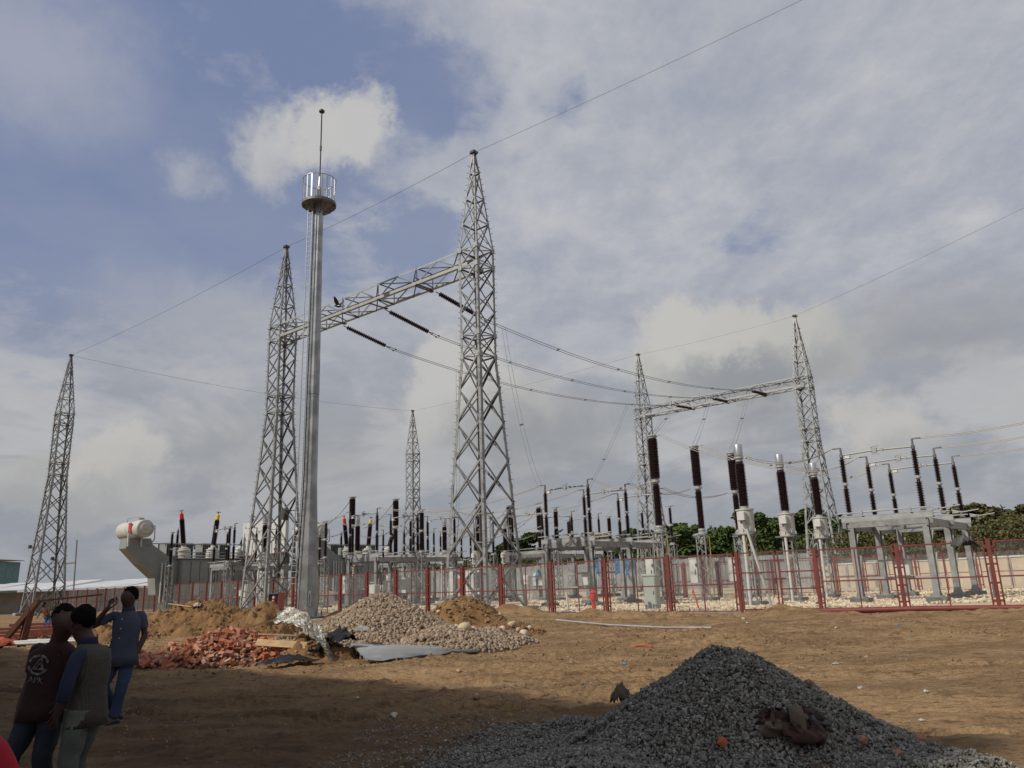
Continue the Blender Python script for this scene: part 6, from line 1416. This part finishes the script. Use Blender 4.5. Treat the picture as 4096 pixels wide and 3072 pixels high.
mb = MB(); mb.tube([(0, 0, 0), (0.5, 0.28, 0.06), (1.1, 0.75, 0.13), (1.5, 0.95, 0.2)], 0.012, 6); thing('steel_rod', 'thin rusty rod lying at the left foot of the dark heap', 'rod', (-0.35, 7.35, gh(-0.35, 7.35)+0.03), mb=mb, m=M['rust'])
# litter
lit = [(1160+1000//1000, 0, 0)]
L_ = [(2285, 2662, 0.05, 'paper', 'white crumpled paper on the sand left of the dark heap crest'), (2500, 2667, 0.09, 'tarp_blue', 'flat blue-green plastic scrap near the top of the dark heap'), (2088, 2626, 0.06, 'tarp_blue', 'small blue scrap right of the tin sheet'),
      (1575, 2872, 0.13, 'paper', 'white flat paper box in the shaded mud'), (1430, 2826, 0.05, 'paper', 'small white stone-like scrap in the shaded mud'), (1675, 2742, 0.04, 'paper', 'white scrap in the middle of the sand'), (1580, 2736, 0.05, 'brick', 'red brick scrap beside the white scrap in the sand'),
      (3705, 2777, 0.07, 'paper', 'white scrap far right on the lit sand'), (3340, 2651, 0.10, 'paper', 'white torn paper on the sand right of the dark heap'), (3440, 2750, 0.09, 'galv_light', 'pale blue-grey plastic strip on the sand at right'), (2975, 2475, 0.22, 'paper', 'pale torn sack on the berm in front of the double gate'),
      (2990, 2497, 0.10, 'paper', 'small yellowish paper below the sack on the berm'), (3345, 2510, 0.10, 'paper', 'white cup lying in front of the right fence'), (3590, 2496, 0.09, 'tarp_blue', 'teal scrap below the red pipe'), (2627, 2565, 0.05, 'paper', 'tiny white scrap above the orange hose piece'),
      (2143, 2660, 0.04, 'paper', 'tiny white scrap left of the crumpled paper'), (1895, 3005, 0.05, 'brick', 'dull brick scrap in the dark mud'), (1905, 2810, 0.11, 'brick', 'dark red brick lump in the mud behind the stray gravel'), (1835, 2690, 0.08, 'brick', 'red brick standing on the sand below the tin sheet'),
      (1610, 2450, 0.06, 'kiosk', 'green bottle scrap among the boulders'), (3800, 2850, 0.05, 'paper', 'white scrap low on the right'), (3690, 2895, 0.05, 'paper', 'pale scrap near the right foot of the dark heap')]
for i, (px, py, s, mm, lb) in enumerate(L_):
    p = G(px, py, 0.0)
    if mm == 'brick':
        v, f = stones(np.zeros((1, 3)), np.array([s*1.2]), np.random.default_rng(170+i), 0.2, 0.7); o = bpy.data.objects.new('brick_scrap', np_mesh('brick_scrap', v, f, M['brick'])); COL.objects.link(o); o.location = (p.x, p.y, gh(p.x, p.y)+s*0.4); o['label'] = lb; o['category'] = 'brick piece'
    else: crumple('litter', lb, 'litter', (p.x, p.y, gh(p.x, p.y)+0.015), s*0.62, s*0.4, s*0.35, M[mm], 200+i, 8)
p = G(2560, 2592); mb = MB(); mb.tube([(-0.25, 0, 0.0), (0, 0.05, 0.03), (0.2, 0.2, 0.02), (0.28, 0.05, 0.02), (0.2, -0.2, 0.0)], 0.022, 7); thing('hose_piece', 'bent orange hose piece on the sand', 'hose', (p.x, p.y, gh(p.x, p.y)+0.03), mb=mb, m=M['tarp_orange'])
# loose clods and small stones on the sand
rg3 = np.random.default_rng(90); n = 20000; x = rg3.uniform(-14, 13, n); y = rg3.uniform(6.5, 36, n)
w_ = fbm(x*0.25, y*0.4, 91, 3); k = (abs(x) < 0.7*y) & (fence_dist(x, y) < -0.8) & (w_+rg3.uniform(-0.3, 0.2, n)+0.35*np.exp(-((fence_dist(x, y)+2.3)/1.4)**2) > 0.10)
x, y = x[k], y[k]; v, f = stones(np.stack([x, y, ground_h(x, y)+0.005], -1), rg3.uniform(0.015, 0.075, len(x))*np.where(y > 14, 1.3, 0.6), rg3, 0.3, 0.6)
struct('soil_clods', np_mesh('soil_clods', v, f, mat_island('soil_clod', [(0.19, 0.12, 0.065), (0.26, 0.17, 0.09), (0.14, 0.088, 0.047), (0.30, 0.22, 0.13)], 0.95)), 'stuff')

# things at the left edge: rusty stand, steel frames, pipes
t = thing('rusty_stand', 'rusty steel trestle leg leaning at the left edge behind the boys', 'trestle', (-17.25, 27.4, 0), 0); t.scale = (1.5, 1.5, 1.5)
mb = MB(); mb.bar((-0.35, 0, 0), (0.45, 0, 1.0), 0.14, 0.10); part('leg', mb, M['rust'], t); mb = MB(); mb.bar((0.12, 0.1, 0), (0.30, 0, 0.85), 0.14, 0.10); part('leg', mb, M['rust'], t)
mb = MB(); mb.bar((0.45, 0, 1.0), (1.6, 0.6, 1.1), 0.04, 0.04); part('rod', mb, M['rust'], t)
for k in range(5):
    a = Vector((-24+k*1.1, 28.6+0.9*k*0.6, 0.15+0.12*k)); mb = MB(); mb.bar((0, 0, 0), (6.2, 0.5-0.1*k, 0.05), 0.10, 0.10); thing('steel_member', ('lowest and leftmost red steel member of the stack at the left edge', 'second red steel member of the stack at the left edge, counted from the left', 'middle red steel member of the stack at the left edge', 'fourth red steel member of the stack, right of its middle one', 'rightmost and highest red steel member of the stack at the left edge')[k], 'steel member', a, 0, 'red steel members stacked at the left edge', mb=mb, m=M['red'])
for k in range(4):
    a = Vector((-18.3, 26.9+0.28*k, 0.12+0.05*(k % 2))); mb = MB(); mb.tube([(0, 0, 0), (3.4, 0.3, 0.04)], 0.05, 8); thing('white_pipe', ('nearest white pipe of the bundle behind the orange cloth', 'second white pipe of the bundle behind the orange cloth', 'third white pipe of the bundle behind the orange cloth', 'farthest white pipe of the bundle behind the orange cloth')[k], 'pipe', a, 0, 'white pipes lying behind the orange cloth', mb=mb, m=M['white'])

# ------------------------------------------------------------------ people
def skin_body(parent, verts, edges, radii, m, name='body', sub=2):
    me = bpy.data.meshes.new(name); me.from_pydata([tuple(v) for v in verts], edges, []); me.materials.append(m)
    o = obj(name, me, parent); md = o.modifiers.new('skin', 'SKIN'); md.use_smooth_shade = True
    sv = me.skin_vertices[0].data
    for i, r in enumerate(radii): sv[i].radius = (r, r) if isinstance(r, float) else r
    sv[0].use_root = True
    s = o.modifiers.new('subdiv', 'SUBSURF'); s.levels = sub; s.render_levels = sub
    return o
def loft(mb, rings, n=20, wr=0.0, seed=0):
    vs = []
    for i, (c, ax, ay) in enumerate(rings):
        c, ax, ay = Vector(c), Vector(ax), Vector(ay)
        for k in range(n):
            a = 2*PI*k/n; w = 1+wr*math.sin(3*a+i*1.1+seed)*math.sin(i*1.7+seed)+wr*0.6*math.sin(7*a+i*2.3+seed)
            vs.append(c+ax*(math.cos(a)*w)+ay*(math.sin(a)*w))
    m = len(rings); fs = [(i*n+k, i*n+(k+1) % n, (i+1)*n+(k+1) % n, (i+1)*n+k) for i in range(m-1) for k in range(n)]
    fs += [tuple(reversed(range(n))), tuple(range((m-1)*n, m*n))]
    mb.add(vs, fs, True)
def limb(mb, pts, rs, n=20, seg=6, wr=0.05, seed=0):
    """tapered tube through joints with soft wrinkles"""
    P_ = [Vector(p) for p in pts]; path = []; rad = []
    for i in range(len(P_)-1):
        for k in range(seg):
            u = k/seg; a, b, c, d = P_[max(i-1, 0)], P_[i], P_[i+1], P_[min(i+2, len(P_)-1)]
            path.append(0.5*((2*b)+(c-a)*u+(2*a-5*b+4*c-d)*u*u+(3*b-a-3*c+d)*u**3)); rad.append(rs[i]*(1-u)+rs[i+1]*u)
    path.append(P_[-1]); rad.append(rs[-1])
    rings = []; prev = None
    for i, p in enumerate(path):
        d = (path[min(i+1, len(path)-1)]-path[max(i-1, 0)]).normalized()
        a = Vector((1, 0, 0)) if prev is None else prev
        a = (a-d*a.dot(d)).normalized(); prev = a; rings.append((p, a*rad[i], d.cross(a)*rad[i]))
    loft(mb, rings, n, wr, seed)
def finger_set(verts, edges, radii, wi, wrist, d, side, curl, s=1.0):
    """palm and five fingers grown from the wrist vertex index wi; d = hand direction, side = thumb side, curl = toward the palm"""
    d, side, curl = Vector(d).normalized(), Vector(side).normalized(), Vector(curl).normalized()
    palm = wrist+d*0.055*s; verts.append(palm); edges.append((wi, len(verts)-1)); radii.append((0.030*s, 0.018*s)); pi = len(verts)-1
    for k, (off, l) in enumerate(((0.030, 0.070), (0.010, 0.080), (-0.010, 0.074), (-0.029, 0.058))):
        b = palm+side*off*s+d*0.04*s; prev = pi
        for j, (q, r) in enumerate(((b, 0.0095), (b+d*l*0.45*s+curl*0.008*s, 0.009), (b+d*l*0.75*s+curl*0.028*s, 0.008), (b+d*l*0.85*s+curl*0.045*s, 0.0065))):
            verts.append(q); edges.append((prev, len(verts)-1)); radii.append(r*s); prev = len(verts)-1
    b = wrist+d*0.02*s; verts.append(b+side*0.032*s); edges.append((wi, len(verts)-1)); radii.append(0.013*s); prev = len(verts)-1
    for q, r in ((b+side*0.052*s+d*0.03*s+curl*0.01*s, 0.011), (b+side*0.055*s+d*0.06*s+curl*0.025*s, 0.009)):
        verts.append(q); edges.append((prev, len(verts)-1)); radii.append(r*s); prev = len(verts)-1
def person(loc, label, J, face, shoulders, shirt, trousers, H=1.0, sleeve=0.55, hem_z=0.80, hair_len=0.0, shoe='shoe', group=None, tucked=False, hands=None, width=1.0):
    """J: joints in a frame with x to the viewer's right, y away from the viewer, z up"""
    t = thing('person', label, 'person', loc, 0, group)
    J = {k: Vector(v) for k, v in J.items()}; S = Vector(shoulders).normalized(); F = Vector(face).normalized(); Fb = Vector((0, 0, 1)).cross(S)*-1
    if Fb.dot(Vector(J.get('front', F))) < 0: Fb = -Fb
    head, neck, chest, pelvis = J['head'], J['neck'], J['chest'], J['pelvis']
    side = Vector((0, 0, 1)).cross(F).normalized()*-1
    verts = [pelvis, (pelvis+chest)/2, chest, neck, head-Vector((0, 0, 0.075))+F*0.012, head+F*0.0, head+Vector((0, 0, 0.055))-F*0.008, head+Vector((0, 0, 0.095))-F*0.01]
    edges = [(0, 1), (1, 2), (2, 3), (3, 4), (4, 5), (5, 6), (6, 7)]; radii = [0.08, 0.07, 0.07, 0.064, 0.078, 0.104, 0.098, 0.055]
    verts.append(head+F*0.108-Vector((0, 0, 0.012))); edges.append((5, 8)); radii.append(0.014)
    for sgn, nm in ((-1, 'l'), (1, 'r')):
        sh, el, wr_ = J['sh_'+nm], J['el_'+nm], J['wr_'+nm]
        b = len(verts); verts += [sh, el, (el+wr_)/2, wr_]; edges += [(2, b), (b, b+1), (b+1, b+2), (b+2, b+3)]; radii += [0.034, 0.040, 0.038, 0.027]
        hd = J.get('hd_'+nm, (wr_-el)); finger_set(verts, edges, radii, b+3, wr_, hd, J.get('th_'+nm, F), J.get('cu_'+nm, Vector((-sgn, 0, 0))), 0.85)
        hp, kn, an = J['hp_'+nm], J['kn_'+nm], J['an_'+nm]; b = len(verts)
        ft = an+J.get('toe_'+nm, F)*0.12-Vector((0, 0, 0.045)); verts += [hp, kn, an, ft]; edges += [(0, b), (b, b+1), (b+1, b+2), (b+2, b+3)]; radii += [0.075, 0.05, 0.038, 0.03]
    skin_body(t, verts, edges, radii, M['skin'])
    # ears and eyes
    for sgn in (-1, 1):
        mb = MB(); mb.lathe([(0.004, -0.008), (0.022, -0.004), (0.026, 0.004), (0.012, 0.010)], 10, Matrix.Translation(head+side*sgn*0.082-Vector((0, 0, 0.01))) @ side.to_track_quat('Z', 'Y').to_matrix().to_4x4()); part('ear', mb, M['skin'], t)
        mb = MB(); mb.lathe([(0.002, -0.004), (0.014, 0), (0.002, 0.006)], 8, Matrix.Translation(head+F*0.078+side*sgn*0.033+Vector((0, 0, 0.008))) @ F.to_track_quat('Z', 'Y').to_matrix().to_4x4()); part('eye', mb, M['black'], t)
    mb = MB(); mb.bar(head+F*0.082-side*0.022-Vector((0, 0, 0.052)), head+F*0.082+side*0.022-Vector((0, 0, 0.052)), 0.010, 0.008); part('mouth', mb, M['maroon'], t)
    # hair
    nn = 22; vv = []; rows = 9
    for i in range(rows):
        ph_ = (i/(rows-1))*2.4
        for k in range(nn):
            a = 2*PI*k/nn; d = side*math.cos(a)+F*math.sin(a); fr = max(0.0, math.sin(a)); p2 = min(ph_, 1.72+0.62*max(0.0, -math.sin(a))-0.78*fr**0.6)
            nz_ = 1+0.05*math.sin(9*a+i)+0.04*math.sin(5*a-2*i); vv.append(head+Vector((0, 0, 0.022))-F*0.012+(side*math.cos(a)*math.sin(p2)*0.091+F*math.sin(a)*math.sin(p2)*0.102+Vector((0, 0, 1))*math.cos(p2)*0.107)*nz_)
    mb = MB(); mb.add(vv, [(i*nn+k, (i+1)*nn+k, (i+1)*nn+(k+1) % nn, i*nn+(k+1) % nn) for i in range(rows-1) for k in range(nn)]+[tuple(range(nn))], True); h_ = part('hair', mb, M['hair'], t)
    # shirt
    mb = MB(); up = (neck-pelvis).normalized(); hem = Vector((pelvis.x, pelvis.y, 0))+Vector((0, 0, hem_z)); w = width
    rings = [(hem, S*0.198*w, Fb*0.150*w), (hem.lerp(pelvis, 0.5)+Vector((0, 0, 0.04)), S*0.190*w, Fb*0.142*w), ((pelvis+chest)/2, S*0.165*w, Fb*0.115*w), (chest-Vector((0, 0, 0.10)), S*0.175*w, Fb*0.115*w), (chest, S*0.185*w, Fb*0.112*w), (chest+Vector((0, 0, 0.08)), S*0.178*w, Fb*0.098*w), (chest.lerp(neck, 0.72), S*0.120, Fb*0.080), (neck-Vector((0, 0, 0.012)), S*0.068, Fb*0.062)]
    loft(mb, rings, 24, 0.026, len(label) % 7)
    if not isinstance(sleeve, tuple): sleeve = (sleeve, sleeve)
    slm = MB()
    for nm, sl in (('l', sleeve[0]), ('r', sleeve[1])):
        sh, el, wr_ = J['sh_'+nm], J['el_'+nm], J['wr_'+nm]; ctr = chest+Vector((0, 0, 0.06))
        if sl <= 1: limb(slm, [ctr.lerp(sh, 0.30)-Vector((0, 0, 0.02)), sh-Vector((0, 0, 0.012)), sh.lerp(el, sl)], [0.040, 0.052, 0.054], 20, 6, 0.03, len(label))
        else: limb(slm, [ctr.lerp(sh, 0.30)-Vector((0, 0, 0.02)), sh-Vector((0, 0, 0.012)), el, el.lerp(wr_, sl-1)], [0.040, 0.052, 0.048, 0.043], 20, 6, 0.05, len(label))
    if isinstance(shirt, tuple):
        part('vest', mb, M[shirt[0]], t); part('shirt_sleeve', slm, M[shirt[1]], t)
        cm = MB(); loft(cm, [(neck-Vector((0, 0, 0.03)), S*0.082, Fb*0.075), (neck+Vector((0, 0, 0.015)), S*0.070, Fb*0.066), (neck+Vector((0, 0, 0.03)), S*0.074, Fb*0.070)], 18); part('collar', cm, M[shirt[1]], t)
    else:
        o_ = len(mb.v); mb.v += slm.v; mb.f += [tuple(i+o_ for i in f_) for f_ in slm.f]; mb.s += slm.s; mb.mi += slm.mi; sh_o = part('shirt', mb, M[shirt], t)
    # trousers
    mb = MB(); loft(mb, [(pelvis+Vector((0, 0, 0.10)), S*0.155*w, Fb*0.105*w), (pelvis, S*0.165*w, Fb*0.115*w), (pelvis-Vector((0, 0, 0.09)), S*0.155*w, Fb*0.112*w)], 20)
    for nm in 'lr':
        hp, kn, an = J['hp_'+nm], J['kn_'+nm], J['an_'+nm]; limb(mb, [hp+Vector((0, 0, 0.04)), hp.lerp(kn, 0.5), kn, kn.lerp(an, 0.55), an+Vector((0, 0, 0.01))], [0.096, 0.084, 0.069, 0.063, 0.066], 18, 6, 0.065, ord(nm))
    part('trousers', mb, M[trousers], t)
    for nm in 'lr':
        an = J['an_'+nm]; tf = Vector(J.get('toe_'+nm, F)); tf.z = 0; tf.normalize(); sd_ = Vector((-tf.y, tf.x, 0)); z0 = an.z-0.085
        mb = MB(); rg_ = []
        for u, wd, ht in ((-0.07, 0.030, 0.05), (-0.04, 0.040, 0.085), (0.02, 0.043, 0.09), (0.08, 0.046, 0.065), (0.15, 0.046, 0.045), (0.19, 0.030, 0.03)): rg_.append((Vector((an.x, an.y, z0+ht*0.5))+tf*u, sd_*wd, Vector((0, 0, ht*0.5))))
        loft(mb, rg_, 12); mb.box((0, 0, 0), (0.07, 0.25, 0.016), Matrix.Translation(Vector((an.x, an.y, z0+0.004))+tf*0.055) @ Matrix.Rotation(math.atan2(tf.y, tf.x)-PI/2, 4, 'Z')); part('shoe', mb, M[shoe], t)
    return t, J, S, Fb
def mirrored(d): return d
# man on the phone
px = at_dist(512, 10.35); zg = gh(px.x, px.y)
JC = dict(pelvis=(0.0, 0, 0.86), chest=(0.02, 0.0, 1.20), neck=(0.03, -0.01, 1.385), head=(0.035, -0.03, 1.535), front=(-0.35, -0.9, 0),
          sh_l=(-0.145, -0.02, 1.32), el_l=(-0.365, -0.13, 1.17), wr_l=(-0.17, -0.16, 1.40), hd_l=(0.35, 0.12, 0.9), th_l=(0.5, 0.2, -0.2), cu_l=(0.9, 0.3, 0),
          sh_r=(0.185, 0.02, 1.315), el_r=(0.235, 0.06, 1.05), wr_r=(0.19, -0.03, 0.83), hd_r=(-0.25, -0.15, -0.9), th_r=(-0.5, -0.8, 0), cu_r=(-1, 0, 0),
          hp_l=(-0.085, 0, 0.83), kn_l=(-0.16, -0.10, 0.46), an_l=(-0.12, 0.22, 0.10), toe_l=(-0.5, -0.85, 0), hp_r=(0.085, 0, 0.83), kn_r=(0.05, -0.06, 0.45), an_r=(-0.02, -0.05, 0.085), toe_r=(-0.45, -0.9, 0))
tC, J_, S_, F_ = person((px.x, px.y, zg), 'man in a slate blue short-sleeved shirt and jeans holding a phone to his ear', JC, (-0.55, -0.83, -0.05), (1, -0.25, 0), 'shirt_blue', 'denim', sleeve=(0.62, 0.68), hem_z=0.69, width=1.08)
mb = MB(); mb.cbox((0, 0, 0), (0.012, 0.065, 0.13), 0.004, Matrix.Translation((-0.095, -0.11, 1.50)) @ Matrix.Rotation(0.5, 4, 'X')); o_ = thing('mobile_phone', 'mobile phone pressed to the ear of the man in the blue shirt', 'phone', (px.x, px.y, zg), mb=mb, m=M['galv_light'])
bmb = MB(); bmb.lathe([(0.002, -0.002), (0.008, 0), (0.002, 0.003)], 8); bme = bmb.mesh('button', M['white'])
for k in range(5): obj('button', bme, tC, Matrix.Translation(Vector((-0.015+0.008*k, -0.125-0.003*k, 0.80+0.115*k))) @ Matrix.Rotation(PI/2, 4, 'X'))
cm = MB(); loft(cm, [((0.03, -0.01, 1.36), (0.085, 0, 0), (0, 0.078, 0)), ((0.03, -0.015, 1.405), (0.068, 0, 0), (0, 0.066, 0)), ((0.03, -0.015, 1.42), (0.074, 0, 0), (0, 0.072, 0))], 18); part('collar', cm, M['shirt_blue'], tC)
# boy in maroon shirt
pa = at_dist(250, 6.5)
JA = dict(pelvis=(-0.055, 0, 0.74), chest=(-0.03, 0.0, 1.08), neck=(0.01, -0.01, 1.25), head=(0.055, -0.03, 1.40), front=(0.35, -0.9, 0),
          sh_l=(-0.175, 0.03, 1.19), el_l=(-0.225, 0.07, 0.95), wr_l=(-0.235, -0.02, 0.74), th_l=(0.3, -0.9, 0), cu_l=(1, 0, 0), sh_r=(0.115, -0.05, 1.185), el_r=(0.165, -0.02, 0.97), wr_r=(0.14, -0.12, 0.78), hd_r=(-0.15, -0.25, -0.9), th_r=(-0.2, -0.9, 0), cu_r=(-1, 0, 0),
          hp_l=(-0.13, 0, 0.71), kn_l=(-0.215, -0.10, 0.40), an_l=(-0.235, -0.02, 0.08), toe_l=(-0.1, -1, 0), hp_r=(0.02, 0, 0.71), kn_r=(0.02, -0.08, 0.39), an_r=(0.03, 0.03, 0.08), toe_r=(0.3, -0.95, 0))
tA, J_, S_, F_ = person((pa.x, pa.y, gh(pa.x, pa.y)), 'boy in a maroon printed T-shirt and dark jeans standing at the far left', JA, (0.75, -0.6, -0.15), (1, 0.15, 0), 'maroon', 'navy', sleeve=0.75, hem_z=0.66, width=0.98)
# print on the shirt: ring, A-shape and letters
pr = Matrix.Translation((-0.06, -0.128, 1.075)) @ Matrix.Rotation(0.12, 4, 'Z') @ Matrix.Rotation(PI/2+0.10, 4, 'X') @ Matrix.Rotation(-0.15, 4, 'Z')
M['print'] = mat('shirt_print_white', (0.24, 0.24, 0.24), 0.9, 0, (0.06, 0.04, 0.04), 40)
mb = MB(); ring = lambda r0_, r1_, a0_, a1_, n_=20: [[(r_2*math.cos(a), r_2*math.sin(a), 0) for r_2 in (r0_, r1_)] for a in np.linspace(a0_, a1_, n_)]
def flat_ring(mb, r0_, r1_, a0_, a1_):
    rr__ = ring(r0_, r1_, a0_, a1_); vs = [pr @ Vector((p[0], p[1], z)) for q in rr__ for p in q for z in (0, 0.003)]
    n_ = len(rr__); mb.add(vs, [(4*i+1, 4*i+3, 4*i+7, 4*i+5) for i in range(n_-1)]+[(4*i, 4*i+4, 4*i+6, 4*i+2) for i in range(n_-1)]+[(4*i, 4*i+1, 4*i+5, 4*i+4) for i in range(n_-1)]+[(4*i+2, 4*i+6, 4*i+7, 4*i+3) for i in range(n_-1)])
flat_ring(mb, 0.062, 0.078, 0.3, 2.9); flat_ring(mb, 0.062, 0.078, 3.4, 5.9)
for a, b, w in (((-0.045, -0.045), (0.012, 0.055), 0.010), ((0.012, 0.055), (0.045, -0.045), 0.010), ((-0.02, -0.04), (0.020, 0.03), 0.008), ((-0.03, -0.035), (0.035, -0.03), 0.009), ((0.020, 0.03), (0.028, -0.03), 0.007)):
    mb.bar(pr @ Vector((*a, 0.001)), pr @ Vector((*b, 0.001)), w, 0.004, pr.to_3x3() @ Vector((0, 0, 1)))
part('shirt_print', mb, M['print'], tA)
fc = bpy.data.curves.new('shirt_lettering', 'FONT'); fc.body = '.APK'; fc.size = 0.062; fc.extrude = 0.002; fc.align_x = 'CENTER'; fc.materials.append(M['print'])
fo0 = bpy.data.objects.new('tmp', fc); COL.objects.link(fo0); fme = bpy.data.meshes.new_from_object(fo0.evaluated_get(bpy.context.evaluated_depsgraph_get())); bpy.data.objects.remove(fo0)
fo = obj('shirt_lettering', fme, tA, pr @ Matrix.Translation((0.0, -0.135, 0.008)))
# boy in checked vest
pb = at_dist(372, 6.3)
JB = dict(pelvis=(0.035, 0, 0.76), chest=(0.055, 0.0, 1.10), neck=(0.0, -0.01, 1.255), head=(-0.06, -0.02, 1.40), front=(-0.9, 0.2, 0),
          sh_l=(0.02, -0.165, 1.165), el_l=(0.00, -0.24, 0.96), wr_l=(-0.06, -0.22, 0.76), th_l=(-0.9, 0, 0), cu_l=(0, 1, 0), sh_r=(0.05, 0.15, 1.165), el_r=(-0.02, 0.24, 0.98), wr_r=(-0.18, 0.16, 0.85), th_r=(-0.5, -0.5, 0.3), cu_r=(0, -1, 0),
          hp_l=(0.025, -0.09, 0.73), kn_l=(-0.01, -0.10, 0.41), an_l=(0.06, -0.12, 0.08), toe_l=(-0.9, -0.3, 0), hp_r=(0.03, 0.09, 0.73), kn_r=(-0.06, 0.10, 0.40), an_r=(-0.02, 0.12, 0.08), toe_r=(-1, 0.1, 0))
tB, J_, S_, F_ = person((pb.x, pb.y, gh(pb.x, pb.y)), 'boy in a checked grey vest over a blue shirt, turned away beside the maroon shirt', JB, (-0.88, 0.42, -0.1), (-0.12, -1, 0), ('vest', 'sleeve_blue'), 'pale_trouser', sleeve=(1.55, 1.55), hem_z=0.64, hair_len=0.35, width=0.90)
# check pattern on the vest (woven colour)
vm = M['vest']; nt = vm.node_tree; b_ = nt.nodes['Principled BSDF']; tcn = [n for n in nt.nodes if n.type == 'TEX_COORD'][0]
wv = nt.nodes.new('ShaderNodeTexWave'); wv.bands_direction = 'Z'; wv.inputs['Scale'].default_value = 19; wv.inputs['Distortion'].default_value = 0.6
wv2 = nt.nodes.new('ShaderNodeTexWave'); wv2.bands_direction = 'Y'; wv2.inputs['Scale'].default_value = 21
nt.links.new(tcn.outputs['Object'], wv.inputs['Vector']); nt.links.new(tcn.outputs['Object'], wv2.inputs['Vector'])
mm_ = nt.nodes.new('ShaderNodeMath'); mm_.operation = 'MULTIPLY'; nt.links.new(wv.outputs['Fac'], mm_.inputs[0]); nt.links.new(wv2.outputs['Fac'], mm_.inputs[1])
rp = nt.nodes.new('ShaderNodeValToRGB'); rp.color_ramp.elements[0].color = (0.045, 0.040, 0.031, 1); rp.color_ramp.elements[1].color = (0.088, 0.078, 0.060, 1); nt.links.new(mm_.outputs[0], rp.inputs[0]); nt.links.new(rp.outputs[0], b_.inputs['Base Color'])
# child in red at the corner
pr_ = Vector((-1.655, 2.35, 0.075))
JR = dict(pelvis=(-0.05, 0, 0.68), chest=(-0.03, 0.0, 0.98), neck=(-0.04, -0.01, 1.17), head=(-0.05, -0.03, 1.31), front=(0, -1, 0),
          sh_l=(-0.20, 0.0, 1.08), el_l=(-0.24, 0.05, 0.86), wr_l=(-0.25, -0.02, 0.66), sh_r=(0.125, 0.0, 1.08), el_r=(0.20, 0.06, 0.88), wr_r=(0.16, -0.06, 0.68),
          hp_l=(-0.13, 0, 0.65), kn_l=(-0.14, -0.03, 0.37), an_l=(-0.14, 0.02, 0.08), hp_r=(0.03, 0, 0.65), kn_r=(0.04, -0.03, 0.37), an_r=(0.04, 0.02, 0.08))
person(pr_, 'person in a crimson shirt, only the shoulder showing at the bottom left corner', JR, (0, -1, 0), (1, 0, 0), 'shirt_red', 'navy', sleeve=(0.8, 0.95), hem_z=0.62, width=1.0)
# distant workers
def worker(p, label, shirt, trousers, lean=0.0, sc_=1.0):
    Jw = dict(pelvis=(0, 0, 0.88), chest=(lean*0.3, -0.02, 1.25), neck=(lean*0.45, -0.04, 1.42), head=(lean*0.55, -0.06, 1.57), front=(0, -1, 0),
              sh_l=(-0.18+lean*0.3, 0, 1.36), el_l=(-0.25+lean*0.4, -0.05, 1.10), wr_l=(-0.18+lean*0.5, -0.2, 0.95), sh_r=(0.18+lean*0.3, 0, 1.36), el_r=(0.26+lean*0.4, -0.05, 1.10), wr_r=(0.2+lean*0.5, -0.22, 0.98),
              hp_l=(-0.09, 0, 0.85), kn_l=(-0.12, -0.04, 0.46), an_l=(-0.13, 0.03, 0.08), hp_r=(0.09, 0, 0.85), kn_r=(0.12, -0.04, 0.46), an_r=(0.13, 0.03, 0.08))
    t_, *_ = person(p, label, Jw, (lean, -1, -0.2), (1, 0.1, 0), shirt, trousers, hem_z=0.84); return t_
w1 = at_dist(200, 36.0); tw = worker(w1, 'distant worker in a tan top and bright blue trousers bending at the left fence', 'rust', 'tarp_blue', -0.5); tw.scale = (0.85,)*3
w2 = at_dist(2152, 70.0); worker(w2, 'distant worker in blue clothes climbing behind the left leg of the hydrant frame', 'tarp_blue', 'denim', 0.2).location.z = 0.9
mb = MB(); mb.cbox((0, 0, 0.45), (0.8, 0.8, 0.9), 0.03); thing('concrete_block', 'concrete block under the distant worker in blue', 'concrete block', w2, TH, mb=mb, m=M['concrete'])
w3 = at_dist(1622, 62.0); tw = worker(w3, 'distant worker with a white helmet bending behind the fence right of the pebble heap', 'concrete', 'navy', 0.5)
mb = MB(); mb.lathe([(0.145, 0.0), (0.125, 0.01), (0.115, 0.06), (0.07, 0.11), (0.01, 0.125)], 14, smooth=True); thing('safety_helmet', 'white safety helmet on the bending distant worker', 'helmet', (w3.x+0.27, w3.y-0.07, 1.62), mb=mb, m=M['white'])
# black netting bundle tied on the right fence
crumple('netting', 'dark netting bundle hung over the fence top near the right edge', 'netting', (16.25, 28.75, 2.30), 0.42, 0.28, 0.42, M['dark_steel'], 31)
